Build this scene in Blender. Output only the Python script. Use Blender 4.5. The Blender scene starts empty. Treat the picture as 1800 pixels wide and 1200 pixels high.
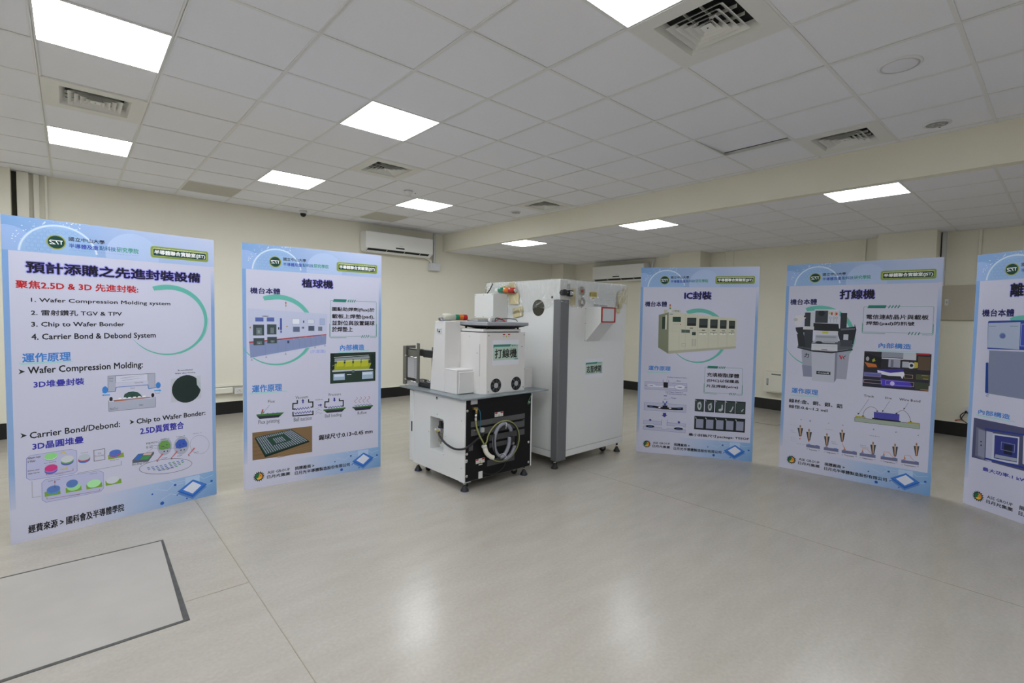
import bpy, bmesh, math, random, json
from mathutils import Vector, Matrix
random.seed(7)
C = bpy.context.scene.collection
# ------------------------------------------------------------------ camera
cam = bpy.data.cameras.new('camera'); camo = bpy.data.objects.new('camera', cam); C.objects.link(camo)
cam.sensor_width = 36.0; cam.lens = 36.0 * 874.58 / 1800.0; cam.clip_start = .05; cam.clip_end = 60
YAW, PITCH, ROLL = 0.84463, -0.047885, 0.017322
fw = Vector((math.cos(PITCH) * math.cos(YAW), math.cos(PITCH) * math.sin(YAW), math.sin(PITCH)))
rt = fw.cross(Vector((0, 0, 1))).normalized(); up = rt.cross(fw)
r2 = rt * math.cos(ROLL) + up * math.sin(ROLL); u2 = -rt * math.sin(ROLL) + up * math.cos(ROLL)
mw = Matrix((r2, u2, -fw)).transposed().to_4x4(); mw.translation = (-1.072, -3.468, 1.466)
camo.matrix_world = mw
bpy.context.scene.camera = camo
# ------------------------------------------------------------------ world and exposure
w = bpy.data.worlds.new('world'); bpy.context.scene.world = w; w.use_nodes = True
w.node_tree.nodes['Background'].inputs[0].default_value = (.5, .52, .55, 1)
w.node_tree.nodes['Background'].inputs[1].default_value = .15
vs = bpy.context.scene.view_settings
vs.view_transform = 'Standard'; vs.look = 'None'; vs.exposure = 0.0; vs.gamma = 1.0; vs.use_curve_mapping = False
LAMP = 19.0
LAMP_COL = (.93, .97, 1.0)
PRINT_GAIN = 1.14
# ------------------------------------------------------------------ materials
MATS = {}
def lin(h):
    v = [int(h[i:i + 2], 16) / 255 for i in (0, 2, 4)]
    return [(x / 12.92 if x <= .04045 else ((x + .055) / 1.055) ** 2.4) for x in v]
def mat(name, col, rough=.5, metal=0, spec=.5, noise=0, nscale=20, bump=0, bscale=200, emit=0, alpha=1, coat=0):
    if name in MATS: return MATS[name]
    m = bpy.data.materials.new(name); m.use_nodes = True; nt = m.node_tree; b = nt.nodes['Principled BSDF']
    c = lin(col) if isinstance(col, str) else list(col)
    b.inputs['Base Color'].default_value = (*c, 1); b.inputs['Roughness'].default_value = rough
    b.inputs['Metallic'].default_value = metal; b.inputs['Specular IOR Level'].default_value = spec
    b.inputs['Coat Weight'].default_value = coat; b.inputs['Alpha'].default_value = alpha
    if emit:
        b.inputs['Emission Color'].default_value = (*LAMP_COL, 1); b.inputs['Emission Strength'].default_value = emit
    tc = nt.nodes.new('ShaderNodeTexCoord')
    if noise:
        n = nt.nodes.new('ShaderNodeTexNoise'); n.inputs['Scale'].default_value = nscale; n.inputs['Detail'].default_value = 4
        nt.links.new(tc.outputs['Object'], n.inputs['Vector'])
        mx = nt.nodes.new('ShaderNodeMix'); mx.data_type = 'RGBA'
        mx.inputs[6].default_value = (*[v * (1 - noise) for v in c], 1); mx.inputs[7].default_value = (*[min(1, v * (1 + noise)) for v in c], 1)
        nt.links.new(n.outputs['Fac'], mx.inputs[0]); nt.links.new(mx.outputs[2], b.inputs['Base Color'])
    if bump:
        n = nt.nodes.new('ShaderNodeTexNoise'); n.inputs['Scale'].default_value = bscale; n.inputs['Detail'].default_value = 3
        nt.links.new(tc.outputs['Object'], n.inputs['Vector'])
        bp = nt.nodes.new('ShaderNodeBump'); bp.inputs['Strength'].default_value = bump; bp.inputs['Distance'].default_value = .002
        nt.links.new(n.outputs['Fac'], bp.inputs['Height']); nt.links.new(bp.outputs[0], b.inputs['Normal'])
    MATS[name] = m
    return m
wall_m = mat('cream_wall_paint', (.80, .775, .665), .6, spec=.3, noise=.02, nscale=3, bump=.12, bscale=90)
trim_m = mat('cream_conduit', (.80, .78, .68), .5, noise=.02, nscale=8)
tile_m = mat('mineral_fibre_tile', (.865, .87, .92), .9, spec=.1, noise=.02, nscale=60, bump=.35, bscale=300)
tile2_m = mat('grey_mesh_tile', (.55, .535, .48), .8, spec=.2, noise=.05, nscale=300, bump=.3, bscale=500)
rail_m = mat('ceiling_rail_paint', (.79, .79, .785), .5, noise=.02, nscale=30)
slab_m = mat('dark_plenum', (.05, .05, .05), .9, noise=.1)
panel_m = mat('light_diffuser', (.9, .9, .9), .4, emit=LAMP)
frame_m = mat('lamp_frame_white', (.75, .76, .78), .35, noise=.01)
black_m = mat('black_rubber_skirting', (.006, .006, .006), .45, noise=.1, nscale=40)
vent_m = mat('vent_plastic', (.76, .76, .73), .45, noise=.02, nscale=20)
dark_m = mat('dark_recess', (.012, .012, .014), .8, noise=.1)
white_m = mat('white_powder_coat', (.70, .71, .71), .38, noise=.015, nscale=6, bump=.08, bscale=400)
beige_m = mat('warm_white_powder_coat', (.68, .665, .66), .42, noise=.012, nscale=8, bump=.08, bscale=500)
acw_m = mat('air_conditioner_plastic', (.84, .84, .83), .3, noise=.01, nscale=9)
grey_m = mat('grey_extrusion', (.135, .14, .15), .5, noise=.03, nscale=30)
lgrey_m = mat('light_grey_plastic', (.40, .40, .42), .45, noise=.02, nscale=30)
steel_m = mat('brushed_steel', (.20, .20, .19), .36, metal=.8, noise=.12, nscale=70)
plate_m = mat('steel_table_plate', (.30, .34, .36), .3, metal=.6, noise=.08, nscale=40)
chrome_m = mat('chrome', (.75, .75, .74), .15, metal=1, noise=.03)
blackp_m = mat('black_panel_paint', (.008, .008, .009), .55, spec=.2, noise=.08, nscale=30)
mesh_m = mat('grey_filter_mesh', (.085, .085, .09), .8, noise=.4, nscale=180)
rub_m = mat('black_rubber', (.012, .012, .014), .5, noise=.1, nscale=60)
bluer_m = mat('blue_rubber_ring', (.02, .04, .22), .4, noise=.05)
red_m = mat('red_plastic', (.42, .015, .012), .25, noise=.05)
orange_m = mat('orange_plastic', (.62, .16, .02), .25, noise=.05)
green_m = mat('green_plastic', (.01, .20, .11), .25, noise=.05)
brass_m = mat('brass', (.45, .32, .12), .3, metal=.9, noise=.05)
hose_m = mat('grey_corrugated_hose', (.24, .25, .30), .45, noise=.15, nscale=120)
yel_m = mat('yellow_green_hose', (.30, .31, .10), .35, noise=.05)
blue_m = mat('blue_hose', (.02, .13, .22), .35, noise=.05)
gw_m = mat('green_wire', (.03, .2, .08), .4, noise=.05)
tape_m = mat('masking_tape', (.60, .52, .30), .6, noise=.05, nscale=20)
ylab_m = mat('yellow_label', (.55, .42, .04), .5, noise=.05)
paper_m = mat('white_paper', (.72, .73, .80), .55, noise=.01, nscale=30)
bowl_m = mat('clear_bowl', (.35, .32, .26), .15, noise=.06, alpha=.8)
win_m = mat('dark_round_window', (.03, .028, .022), .12, noise=.1)
white2_m = mat('white_label', (.66, .66, .66), .5, noise=.01)
pipe_m = mat('pale_grey_conduit', (.66, .67, .70), .45, noise=.02)
mglass_m = mat('hood_window_film', (.60, .63, .66), .3, noise=.02)

def floor_mat():
    m = bpy.data.materials.new('beige_vinyl_floor'); m.use_nodes = True; nt = m.node_tree; b = nt.nodes['Principled BSDF']
    tc = nt.nodes.new('ShaderNodeTexCoord')
    mp = nt.nodes.new('ShaderNodeMapping'); mp.inputs['Scale'].default_value = (1.2, 4.0, 1); nt.links.new(tc.outputs['Object'], mp.inputs['Vector'])
    n = nt.nodes.new('ShaderNodeTexNoise'); n.inputs['Scale'].default_value = 2.2; n.inputs['Detail'].default_value = 7; nt.links.new(mp.outputs[0], n.inputs['Vector'])
    n2 = nt.nodes.new('ShaderNodeTexNoise'); n2.inputs['Scale'].default_value = 60; n2.inputs['Detail'].default_value = 3; nt.links.new(tc.outputs['Object'], n2.inputs['Vector'])
    r = nt.nodes.new('ShaderNodeValToRGB'); r.color_ramp.elements[0].position = .3; r.color_ramp.elements[1].position = .75
    r.color_ramp.elements[0].color = (.385, .354, .312, 1); r.color_ramp.elements[1].color = (.425, .392, .352, 1)
    nt.links.new(n.outputs['Fac'], r.inputs[0])
    mx = nt.nodes.new('ShaderNodeMix'); mx.data_type = 'RGBA'; mx.blend_type = 'OVERLAY'; mx.inputs[0].default_value = .12
    nt.links.new(r.outputs[0], mx.inputs[6]); nt.links.new(n2.outputs['Fac'], mx.inputs[7]); nt.links.new(mx.outputs[2], b.inputs['Base Color'])
    mr = nt.nodes.new('ShaderNodeMapRange'); mr.inputs[3].default_value = .225; mr.inputs[4].default_value = .265
    nt.links.new(n.outputs['Fac'], mr.inputs[0]); nt.links.new(mr.outputs[0], b.inputs['Roughness'])
    b.inputs['Specular IOR Level'].default_value = .5
    return m
floor_m = floor_mat()

def print_mat():
    m = bpy.data.materials.new('printed_ink'); m.use_nodes = True; nt = m.node_tree; b = nt.nodes['Principled BSDF']
    a = nt.nodes.new('ShaderNodeAttribute'); a.attribute_name = 'ink'; nt.links.new(a.outputs['Color'], b.inputs['Base Color'])
    b.inputs['Roughness'].default_value = .5; b.inputs['Specular IOR Level'].default_value = .25
    return m
ink_m = print_mat()

def film_mat():
    m = bpy.data.materials.new('clear_stretch_film'); m.use_nodes = True; nt = m.node_tree
    out = nt.nodes['Material Output']; nt.nodes.remove(nt.nodes['Principled BSDF'])
    tr = nt.nodes.new('ShaderNodeBsdfTransparent'); tr.inputs[0].default_value = (.96, .965, .96, 1)
    gl = nt.nodes.new('ShaderNodeBsdfGlossy'); gl.inputs['Roughness'].default_value = .06
    tc = nt.nodes.new('ShaderNodeTexCoord'); mp = nt.nodes.new('ShaderNodeMapping'); mp.inputs['Scale'].default_value = (16, 16, 4); mp.inputs['Rotation'].default_value = (.5, .6, .2)
    n = nt.nodes.new('ShaderNodeTexNoise'); n.inputs['Scale'].default_value = 1.6; n.inputs['Detail'].default_value = 2; n.inputs['Distortion'].default_value = 1.4
    bp = nt.nodes.new('ShaderNodeBump'); bp.inputs['Strength'].default_value = 1; bp.inputs['Distance'].default_value = .09
    L = nt.links.new
    L(tc.outputs['Object'], mp.inputs[0]); L(mp.outputs[0], n.inputs[0]); L(n.outputs['Fac'], bp.inputs['Height']); L(bp.outputs[0], gl.inputs['Normal'])
    ms = nt.nodes.new('ShaderNodeMixShader'); ms.inputs[0].default_value = .13
    L(tr.outputs[0], ms.inputs[1]); L(gl.outputs[0], ms.inputs[2]); L(ms.outputs[0], out.inputs[0])
    return m
film_m = film_mat()

# ------------------------------------------------------------------ mesh helpers
class MB:
    def __init__(s): s.bm = bmesh.new(); s.mats = []
    def mi(s, m):
        if m not in s.mats: s.mats.append(m)
        return s.mats.index(m)
    def face(s, pts, m):
        f = s.bm.faces.new([s.bm.verts.new(p) for p in pts]); f.material_index = s.mi(m); return f
    def hexa(s, p, m, bev=0, seg=1):
        v = [s.bm.verts.new(q) for q in p]
        fs = [s.bm.faces.new([v[i] for i in q]) for q in ((3, 2, 1, 0), (4, 5, 6, 7), (0, 1, 5, 4), (1, 2, 6, 5), (2, 3, 7, 6), (3, 0, 4, 7))]
        k = s.mi(m)
        for f in fs: f.material_index = k
        if bev:
            es = list({e for f in fs for e in f.edges})
            r = bmesh.ops.bevel(s.bm, geom=es, offset=bev, segments=seg, affect='EDGES', profile=.5)
            for f in r['faces']: f.material_index = k
    def box(s, x0, y0, z0, x1, y1, z1, m, bev=0, seg=1):
        x0, x1 = min(x0, x1), max(x0, x1); y0, y1 = min(y0, y1), max(y0, y1); z0, z1 = min(z0, z1), max(z0, z1)
        s.hexa([(x0, y0, z0), (x1, y0, z0), (x1, y1, z0), (x0, y1, z0), (x0, y0, z1), (x1, y0, z1), (x1, y1, z1), (x0, y1, z1)], m, bev, seg)
    def cyl(s, p0, p1, r, m, r1=None, n=20, caps=True):
        p0, p1 = Vector(p0), Vector(p1); r1 = r if r1 is None else r1
        d = (p1 - p0).normalized(); a = d.orthogonal().normalized(); b = d.cross(a)
        k = s.mi(m)
        A = [s.bm.verts.new(p0 + (a * math.cos(2 * math.pi * i / n) + b * math.sin(2 * math.pi * i / n)) * r) for i in range(n)]
        B = [s.bm.verts.new(p1 + (a * math.cos(2 * math.pi * i / n) + b * math.sin(2 * math.pi * i / n)) * r1) for i in range(n)]
        for i in range(n):
            f = s.bm.faces.new([A[i], A[(i + 1) % n], B[(i + 1) % n], B[i]]); f.material_index = k; f.smooth = True
        if caps:
            for q in (A[::-1], B): f = s.bm.faces.new(q); f.material_index = k
    def lathe(s, c, prof, m, axis=(0, 0, 1), n=24):
        c = Vector(c); d = Vector(axis).normalized(); a = d.orthogonal().normalized(); b = d.cross(a); k = s.mi(m)
        rings = [[s.bm.verts.new(c + d * h + (a * math.cos(2 * math.pi * i / n) + b * math.sin(2 * math.pi * i / n)) * max(r, 1e-4)) for i in range(n)] for r, h in prof]
        for A, B in zip(rings, rings[1:]):
            for i in range(n):
                f = s.bm.faces.new([A[i], A[(i + 1) % n], B[(i + 1) % n], B[i]]); f.material_index = k; f.smooth = True
        f = s.bm.faces.new(rings[0][::-1]); f.material_index = k
        f = s.bm.faces.new(rings[-1]); f.material_index = k
    def tube(s, pts, r, m, n=8, sub=6):
        P = [Vector(p) for p in pts]; path = []
        if sub > 1 and len(P) > 2:
            for i in range(len(P) - 1):
                a, b, c, d = P[max(i - 1, 0)], P[i], P[i + 1], P[min(i + 2, len(P) - 1)]
                for j in range(sub):
                    t = j / sub
                    path.append(.5 * ((2 * b) + (c - a) * t + (2 * a - 5 * b + 4 * c - d) * t * t + (-a + 3 * b - 3 * c + d) * t ** 3))
            path.append(P[-1])
        else: path = P
        k = s.mi(m); prev = None; nrm = None
        for i, p in enumerate(path):
            d = (path[min(i + 1, len(path) - 1)] - path[max(i - 1, 0)]).normalized()
            if nrm is None: nrm = d.orthogonal().normalized()
            nrm = (nrm - d * nrm.dot(d)).normalized(); b = d.cross(nrm)
            rr = r(i) if callable(r) else r
            R = [s.bm.verts.new(p + (nrm * math.cos(2 * math.pi * q / n) + b * math.sin(2 * math.pi * q / n)) * rr) for q in range(n)]
            if prev:
                for q in range(n):
                    f = s.bm.faces.new([prev[q], prev[(q + 1) % n], R[(q + 1) % n], R[q]]); f.material_index = k; f.smooth = True
            else: f = s.bm.faces.new(R[::-1]); f.material_index = k
            prev = R
        f = s.bm.faces.new(prev); f.material_index = k
    def prism(s, pts, m, off):
        # pts: closed 3D outline, off: extrusion vector
        k = s.mi(m); off = Vector(off)
        A = [s.bm.verts.new(p) for p in pts]; B = [s.bm.verts.new(Vector(p) + off) for p in pts]; n = len(A)
        for q in (A[::-1], B): f = s.bm.faces.new(q); f.material_index = k
        for i in range(n): f = s.bm.faces.new([A[i], A[(i + 1) % n], B[(i + 1) % n], B[i]]); f.material_index = k
    def build(s, name, parent=None, loc=None):
        bmesh.ops.recalc_face_normals(s.bm, faces=s.bm.faces)
        me = bpy.data.meshes.new(name); s.bm.to_mesh(me); s.bm.free()
        for m in s.mats: me.materials.append(m)
        o = bpy.data.objects.new(name, me); C.objects.link(o)
        if parent: o.parent = parent
        if loc: o.location = loc
        return o
def B1(name, args, parent=None, bev=0, **k):
    b = MB(); b.box(*args, **({'bev': bev} if bev else {})); return b.build(name, parent)
def thing(name, label, cat, loc=(0, 0, 0), rz=0, group=None):
    o = bpy.data.objects.new(name, None); C.objects.link(o); o.location = loc; o.rotation_euler = (0, 0, rz); o.empty_display_size = .1
    return tag(o, label, cat, group)
def tag(o, label, cat, group=None):
    o['label'] = label; o['category'] = cat
    if group: o['group'] = group
    return o
def struct(o, label=None):
    o['kind'] = 'structure'
    if label: o['label'] = label
    return o
def dup(root, loc, label, rz=None):
    r = root.copy(); C.objects.link(r); r.location = loc; r['label'] = label
    if rz is not None: r.rotation_euler = (0, 0, rz)
    for ch in root.children:
        c = ch.copy(); C.objects.link(c); c.parent = r
        for g in ch.children:
            d = g.copy(); C.objects.link(d); d.parent = c
    return r
def text_mesh(s, cjk_bold=0, res=2, cache={}):
    key = (s, cjk_bold, res)
    if key in cache: return cache[key]
    cu = bpy.data.curves.new('lettering', 'FONT'); cu.body = s; cu.resolution_u = res; cu.offset = cjk_bold; cu.fill_mode = 'FRONT'
    o = bpy.data.objects.new('lettering', cu); C.objects.link(o)
    bpy.context.view_layer.update()
    me = bpy.data.meshes.new_from_object(o.evaluated_get(bpy.context.evaluated_depsgraph_get()))
    v = [(p.co.x, p.co.y) for p in me.vertices]; f = [tuple(p.vertices) for p in me.polygons]
    bpy.data.objects.remove(o); bpy.data.curves.remove(cu); bpy.data.meshes.remove(me)
    if v:
        x0 = min(a for a, b in v); x1 = max(a for a, b in v); y0 = min(b for a, b in v); y1 = max(b for a, b in v)
        v = [((a - x0) / max(x1 - x0, 1e-6), (b - y0) / max(y1 - y0, 1e-6)) for a, b in v]
    cache[key] = (v, f); return cache[key]
# ------------------------------------------------------------------ the room
T = .6; HC = 3.027; H2 = 2.708; BX = 4.292; WX = 7.72; WY = 4.62; X0 = -4.2; Y0 = -7.2
struct(B1('floor', (X0 - .2, Y0 - .2, -.12, WX + .2, WY + .2, 0, floor_m)), 'beige glossy vinyl floor')
floor = bpy.data.objects['floor']
struct(B1('wall_back', (X0 - .2, WY, 0, WX + .2, WY + .15, HC + .15, wall_m)), 'cream wall behind the two left posters')
struct(B1('wall_right', (WX, Y0, 0, WX + .15, WY, HC + .15, wall_m)), 'cream wall behind the right posters')
struct(B1('wall_left', (X0 - .15, Y0, 0, X0, WY, HC + .15, wall_m)), 'cream wall on the left side')
struct(B1('wall_front', (X0 - .2, Y0 - .15, 0, WX + .2, Y0, HC + .15, wall_m)), 'cream wall behind the viewer')
struct(B1('wall_soffit', (BX, Y0, H2, BX + .10, WY, HC + .15, wall_m)), 'cream step between the high and the lowered ceiling')
struct(B1('baseboard_back', (X0, WY - .014, 0, WX - .40, WY, .18, black_m, .001)), 'black skirting along the back wall')
b = MB()
b.box(WX - .014, Y0, 0, WX, WY, .18, black_m, .001)
struct(b.build('baseboard_right'), 'black skirting along the right wall')
struct(B1('trim_1', (X0, WY - .022, .18, WX - .44, WY, .190, trim_m)), 'cream capping strip over the back skirting')
struct(B1('trim_2', (WX - .022, Y0, .18, WX, WY - .36, .188, trim_m)), 'cream capping strip over the right skirting')
# columns
def column(x0, y0, x1, y1, z1, n, label):
    c = struct(B1('wall_column_' + n, (x0, y0, 0, x1, y1, z1, wall_m)), label)
    B1('skirting', (x0 - .012, y0 - .012, 0, x1 - .001, y1 + .012, .18, black_m), c)
column(7.30, 4.26, WX - .001, WY - .001, H2 + .05, 'corner', 'cream column in the far corner')
column(7.33, .99, WX - .001, 1.60, H2 + .05, 'middle', 'cream column beside the right air conditioner')
column(7.40, -2.235, WX - .001, -1.595, H2 + .05, 'near', 'cream column behind the fourth poster')
column(-2.5, 4.45, -1.545, WY - .001, HC + .05, 'left', 'cream column behind the leftmost poster')
# conduits: vertical boxes on walls
def trim(n, args, m=trim_m, label=None, bev=.003):
    return struct(B1('trim_%d' % n, (*args, m), bev=bev), label)
trim(3, (-1.50, 4.53, .19, -1.40, WY, HC))
trim(4, (-1.365, 4.575, .19, -1.315, WY, HC))
trim(5, (-1.270, 4.59, .19, -1.245, WY, HC))
trim(6, (WX - .025, -1.392, .19, WX, -1.362, H2))
trim(7, (WX - .012, .725, .19, WX, .745, H2)); trim(8, (WX - .012, .565, .19, WX, .585, H2))
trim(9, (WX - .035, -2.295, 1.99, WX, -2.25, H2), pipe_m, 'grey conduit beside the near column')
trim(10, (WX - .025, -2.64, 1.99, WX, -2.608, H2))
gap_shade_m = mat('dark_gap_shade', (.06, .055, .04), .8, noise=.1)  # dark brown strips paint the shade in the gaps beside two columns
trim(14, (-1.544, 4.60, .19, -1.502, WY, HC), gap_shade_m, 'dark strip painted as gap shade beside the left column', 0)
trim(15, (WX - .02, -2.25, .19, WX, -2.236, H2), gap_shade_m, 'dark strip painted as gap shade beside the near column', 0)
# horizontal wiring ducts low on the back wall
trim(11, (X0, WY - .03, .398, 2.0, WY, .443), bev=.006)
trim(12, (X0, WY - .055, .30, .68, WY, .39), bev=.012)
trim(13, (.81, WY - .055, .30, 2.0, WY, .39), bev=.012)
# floor joints and the access hatch with metal edging
line_m = mat('floor_joint', (.30, .26, .19), .5, noise=.1)
edge_m = mat('dark_metal_edging', (.085, .085, .08), .5, metal=.3, noise=.6, nscale=22)
def fl(name, x0, y0, x1, y1, m, z=.0012):
    return B1(name, (x0, y0, .0002, x1, y1, z, m), floor)
fl('floor_joint', -.369, Y0, -.3655, WY - .02, line_m); fl('floor_joint', -.66, -.5515, -.369, -.5485, line_m)
fl('floor_joint', 2.63, Y0, 2.6325, WY - .02, line_m); fl('floor_joint', X0, 2.748, -.369, 2.7505, line_m); fl('floor_joint', X0, 3.745, -.369, 3.748, line_m)
bq = MB(); bq.hexa([(-.697, -.741, .0002), (-.672, -.741, .0002), (-.652, .352, .0002), (-.664, .352, .0002), (-.697, -.741, .002), (-.672, -.741, .002), (-.652, .352, .002), (-.664, .352, .002)], edge_m); bq.build('hatch_edging', floor)
fl('hatch_edging', -1.95, .338, -.665, .350, edge_m, .002)
fl('hatch_edging', -1.95, -.742, -.697, -.722, edge_m, .002)
fl('hatch_edging', -1.962, -.742, -1.95, .350, edge_m, .002)
hatch_m = mat('scuffed_hatch_vinyl', (.40, .375, .345), .42, noise=.10, nscale=5)
bq = MB(); bq.hexa([(-1.948, -.722, .0002), (-.6985, -.722, .0002), (-.666, .337, .0002), (-1.948, .337, .0002), (-1.948, -.722, .0014), (-.6985, -.722, .0014), (-.666, .337, .0014), (-1.948, .337, .0014)], hatch_m); bq.build('hatch_panel', floor)
fl('far_hatch_edging', 6.385, -.75, 6.40, .62, edge_m); fl('far_hatch_edging', 6.40, -.75, 7.5, -.735, edge_m)
fl('far_hatch_edging', 7.05, 2.30, 7.06, 2.9, edge_m)
# ------------------------------------------------------------------ ceilings
ceil = struct(B1('ceiling', (X0 - .2, Y0 - .2, HC + .16, BX + .1, WY + .15, HC + .22, slab_m)), 'high suspended ceiling of square mineral fibre tiles')
ceil2 = struct(B1('ceiling', (BX + .02, Y0 - .2, H2 + .16, WX + .15, WY + .15, H2 + .2, slab_m)), 'lowered suspended ceiling strip along the right wall')
lights_hi = [(-2, 0), (-2, 4), (1, 0), (1, 4), (4, 4), (1, -4), (-2, -4), (-5, 0), (-5, 4), (-5, -4), (1, -8), (-2, -8), (-5, -8)]
vents_hi = [(-2, 2), (2, 2), (6, 2), (2, -4), (6, -4)]
grey_hi = [(0, 6), (4, 6)]
me_cache = {}
def tile_mesh(w, d, m, key):
    if key not in me_cache:
        b = MB(); b.box(.002, .002, 0, w - .002, d - .002, .014, m); o = b.build('ceiling_tile'); me_cache[key] = o.data; bpy.data.objects.remove(o)
    return me_cache[key]
def tile(x, y, z, w, d, par, m=tile_m, name='ceiling_tile'):
    o = bpy.data.objects.new(name, tile_mesh(w, d, m, (round(w, 3), round(d, 3), m.name))); C.objects.link(o); o.parent = par
    o.location = (x, y, z); return o
for a in range(-7, 8):
    for b_ in range(-12, 8):
        x, y = a * T, b_ * T
        if (a, b_) in lights_hi or (a, b_) in vents_hi: continue
        wd = min(T, BX - x); dp = min(T, WY - y)
        if wd < .02 or dp < .02: continue
        if (a, b_) in grey_hi: t = tile(x, y, HC + .003, wd, dp, ceil, tile2_m); t['label'] = 'greyish return air grille tile'; continue
        t = tile(x, y, HC + .003 + (.0015 if random.random() < .3 else 0), wd, dp, ceil)
        if (a, b_) == (5, -3):
            t.location = (x - .030, y, HC + .004); t.rotation_euler = (0, -.035, 0); t['label'] = 'loose tile lifted along one edge'
for i in range(6):
    for b_ in range(-12, 8):
        x, y = BX + .10 * 0 + i * T, b_ * T
        if (i, b_) in ((0, -4), (0, 0), (0, 4), (0, -8)): continue
        wd = min(T, WX - x); dp = min(T, WY - y)
        tile(x, y, H2 + .003, wd, dp, ceil2)
def rail(par, x0, y0, x1, y1, z, w=.012):
    bb = MB()
    if abs(x1 - x0) < 1e-6: bb.box(x0 - w, y0, z, x0 + w, y1, z + .003, rail_m); bb.box(x0 - .001, y0, z, x0 + .001, y1, z + .03, rail_m)
    else: bb.box(x0, y0 - w, z + .0003, x1, y0 + w, z + .0033, rail_m); bb.box(x0, y0 - .001, z, x1, y0 + .001, z + .03, rail_m)
    return bb.build('ceiling_rail', par)
for a in range(-6, 8): rail(ceil, a * T, Y0, a * T, WY, HC - .0005)
for b_ in range(-11, 8): rail(ceil, X0, b_ * T, BX, b_ * T, HC - .0005, .011)
for i in range(1, 6): rail(ceil2, BX + i * T, Y0, BX + i * T, WY, H2 - .0005)
for b_ in range(-11, 8): rail(ceil2, BX, b_ * T, WX, b_ * T, H2 - .0005, .009)
# ceiling light panels
lp = None
def light_panel(x, y, z, label):
    global lp
    if lp is None:
        t = thing('ceiling_light', label, 'ceiling light', (x, y, z), 0, 'square light panels in the ceiling')
        b = MB()
        for q in ((.002, .002, .598, .010), (.002, .590, .598, .598), (.002, .010, .010, .590), (.590, .010, .598, .590)):
            b.box(q[0], q[1], 0, q[2], q[3], .012, frame_m)
        b.build('frame', t); B1('diffuser', (.0102, .0102, .001, .5898, .5898, .008, panel_m), t)
        B1('housing', (.02, .02, .0122, .58, .58, .05, frame_m), t)
        lp = t; return t
    return dup(lp, (x, y, z), label)
names_hi = {(-2, 0): 'large light panel at the upper left edge, nearest of the left row', (-2, 4): 'light panel left of the ceiling, just beyond the leftmost air vent',
 (1, 0): 'light panel in the upper middle, directly above the white machines', (1, 4): 'light panel above the second poster from the left',
 (4, 4): 'light panel just above the left air conditioner', (1, -4): 'light panel cut off by the top edge beside the largest air vent'}
for a, b_ in lights_hi:
    light_panel(a * T, b_ * T, HC + .001, names_hi.get((a, b_), 'square light panel in the ceiling behind the viewer'))
for i, b_, s in ((0, -4, 'light panel of the lowered ceiling, nearest and above the fourth poster'), (0, 0, 'middle light panel of the lowered ceiling, above the third poster'),
                 (0, 4, 'farthest light panel of the lowered ceiling, above the plastic wrapped oven'), (0, -8, 'square light panel in the ceiling behind the viewer')):
    light_panel(BX + .002, b_ * T + .002, H2 + .001, s)
# air vents
vt = None
def vent(x, y, z, label):
    global vt
    if vt: return dup(vt, (x, y, z), label)
    t = thing('air_vent', label, 'air vent', (x, y, z), 0, 'square ceiling air vents'); vt = t
    b = MB(); k = .205
    for q in ((-.298, -.298, .298, -k), (-.298, k, .298, .298), (-.298, -k, -k, k), (k, -k, .298, k)): b.box(q[0], q[1], -.001, q[2], q[3], .008, vent_m)
    b.build('face_plate', t)
    def ring(name, h0, z0, h1, z1, th=.0025):
        b = MB()
        for sgn in range(4):
            R = Matrix.Rotation(sgn * math.pi / 2, 3, 'Z')
            P = [Vector(p) for p in ((-h0, -h0, z0), (h0, -h0, z0), (h1, -h1, z1), (-h1, -h1, z1))]
            Q = [p + Vector((0, th, 0)) for p in P]
            Q[0].x += th; Q[1].x -= th; Q[2].x -= th; Q[3].x += th
            b.hexa([R @ v for v in (P[0], P[1], Q[1], Q[0], P[3], P[2], Q[2], Q[3])], vent_m)
        return b.build(name, t)
    ring('neck', .205, -.001, .172, .045)
    for h in (.157, .122, .087, .054): ring('louver', h, -.003, h - .036, .026)
    b = MB(); b.box(-.03, -.03, .0, .03, .03, .004, vent_m); b.cyl((.0, .0, -.002), (0, 0, .002), .004, dark_m, n=8)
    for s_ in (-1, 1):
        for q in (-.045, .045):
            b.box(q - .001, s_ * .03, .012, q + .001, s_ * .175, .030, vent_m); b.box(s_ * .03, q - .001, .0125, s_ * .175, q + .001, .0305, vent_m)
    b.build('core', t)
    b = MB(); b.box(-.172, -.172, .05, .172, .172, .1, dark_m); b.build('duct', t)
    return t
for (a, b_), s in (((2, -4), 'largest square air vent at the top edge of the ceiling'), ((-2, 2), 'air vent between the two left light panels'),
                   ((2, 2), 'air vent in the ceiling centre, beyond the middle light panel'), ((6, 2), 'far air vent touching the soffit step'),
                   ((6, -4), 'air vent at the soffit on the right, beside the round downlight')):
    vent(a * T + .3, b_ * T + .3, HC - .0012, s)
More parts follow.
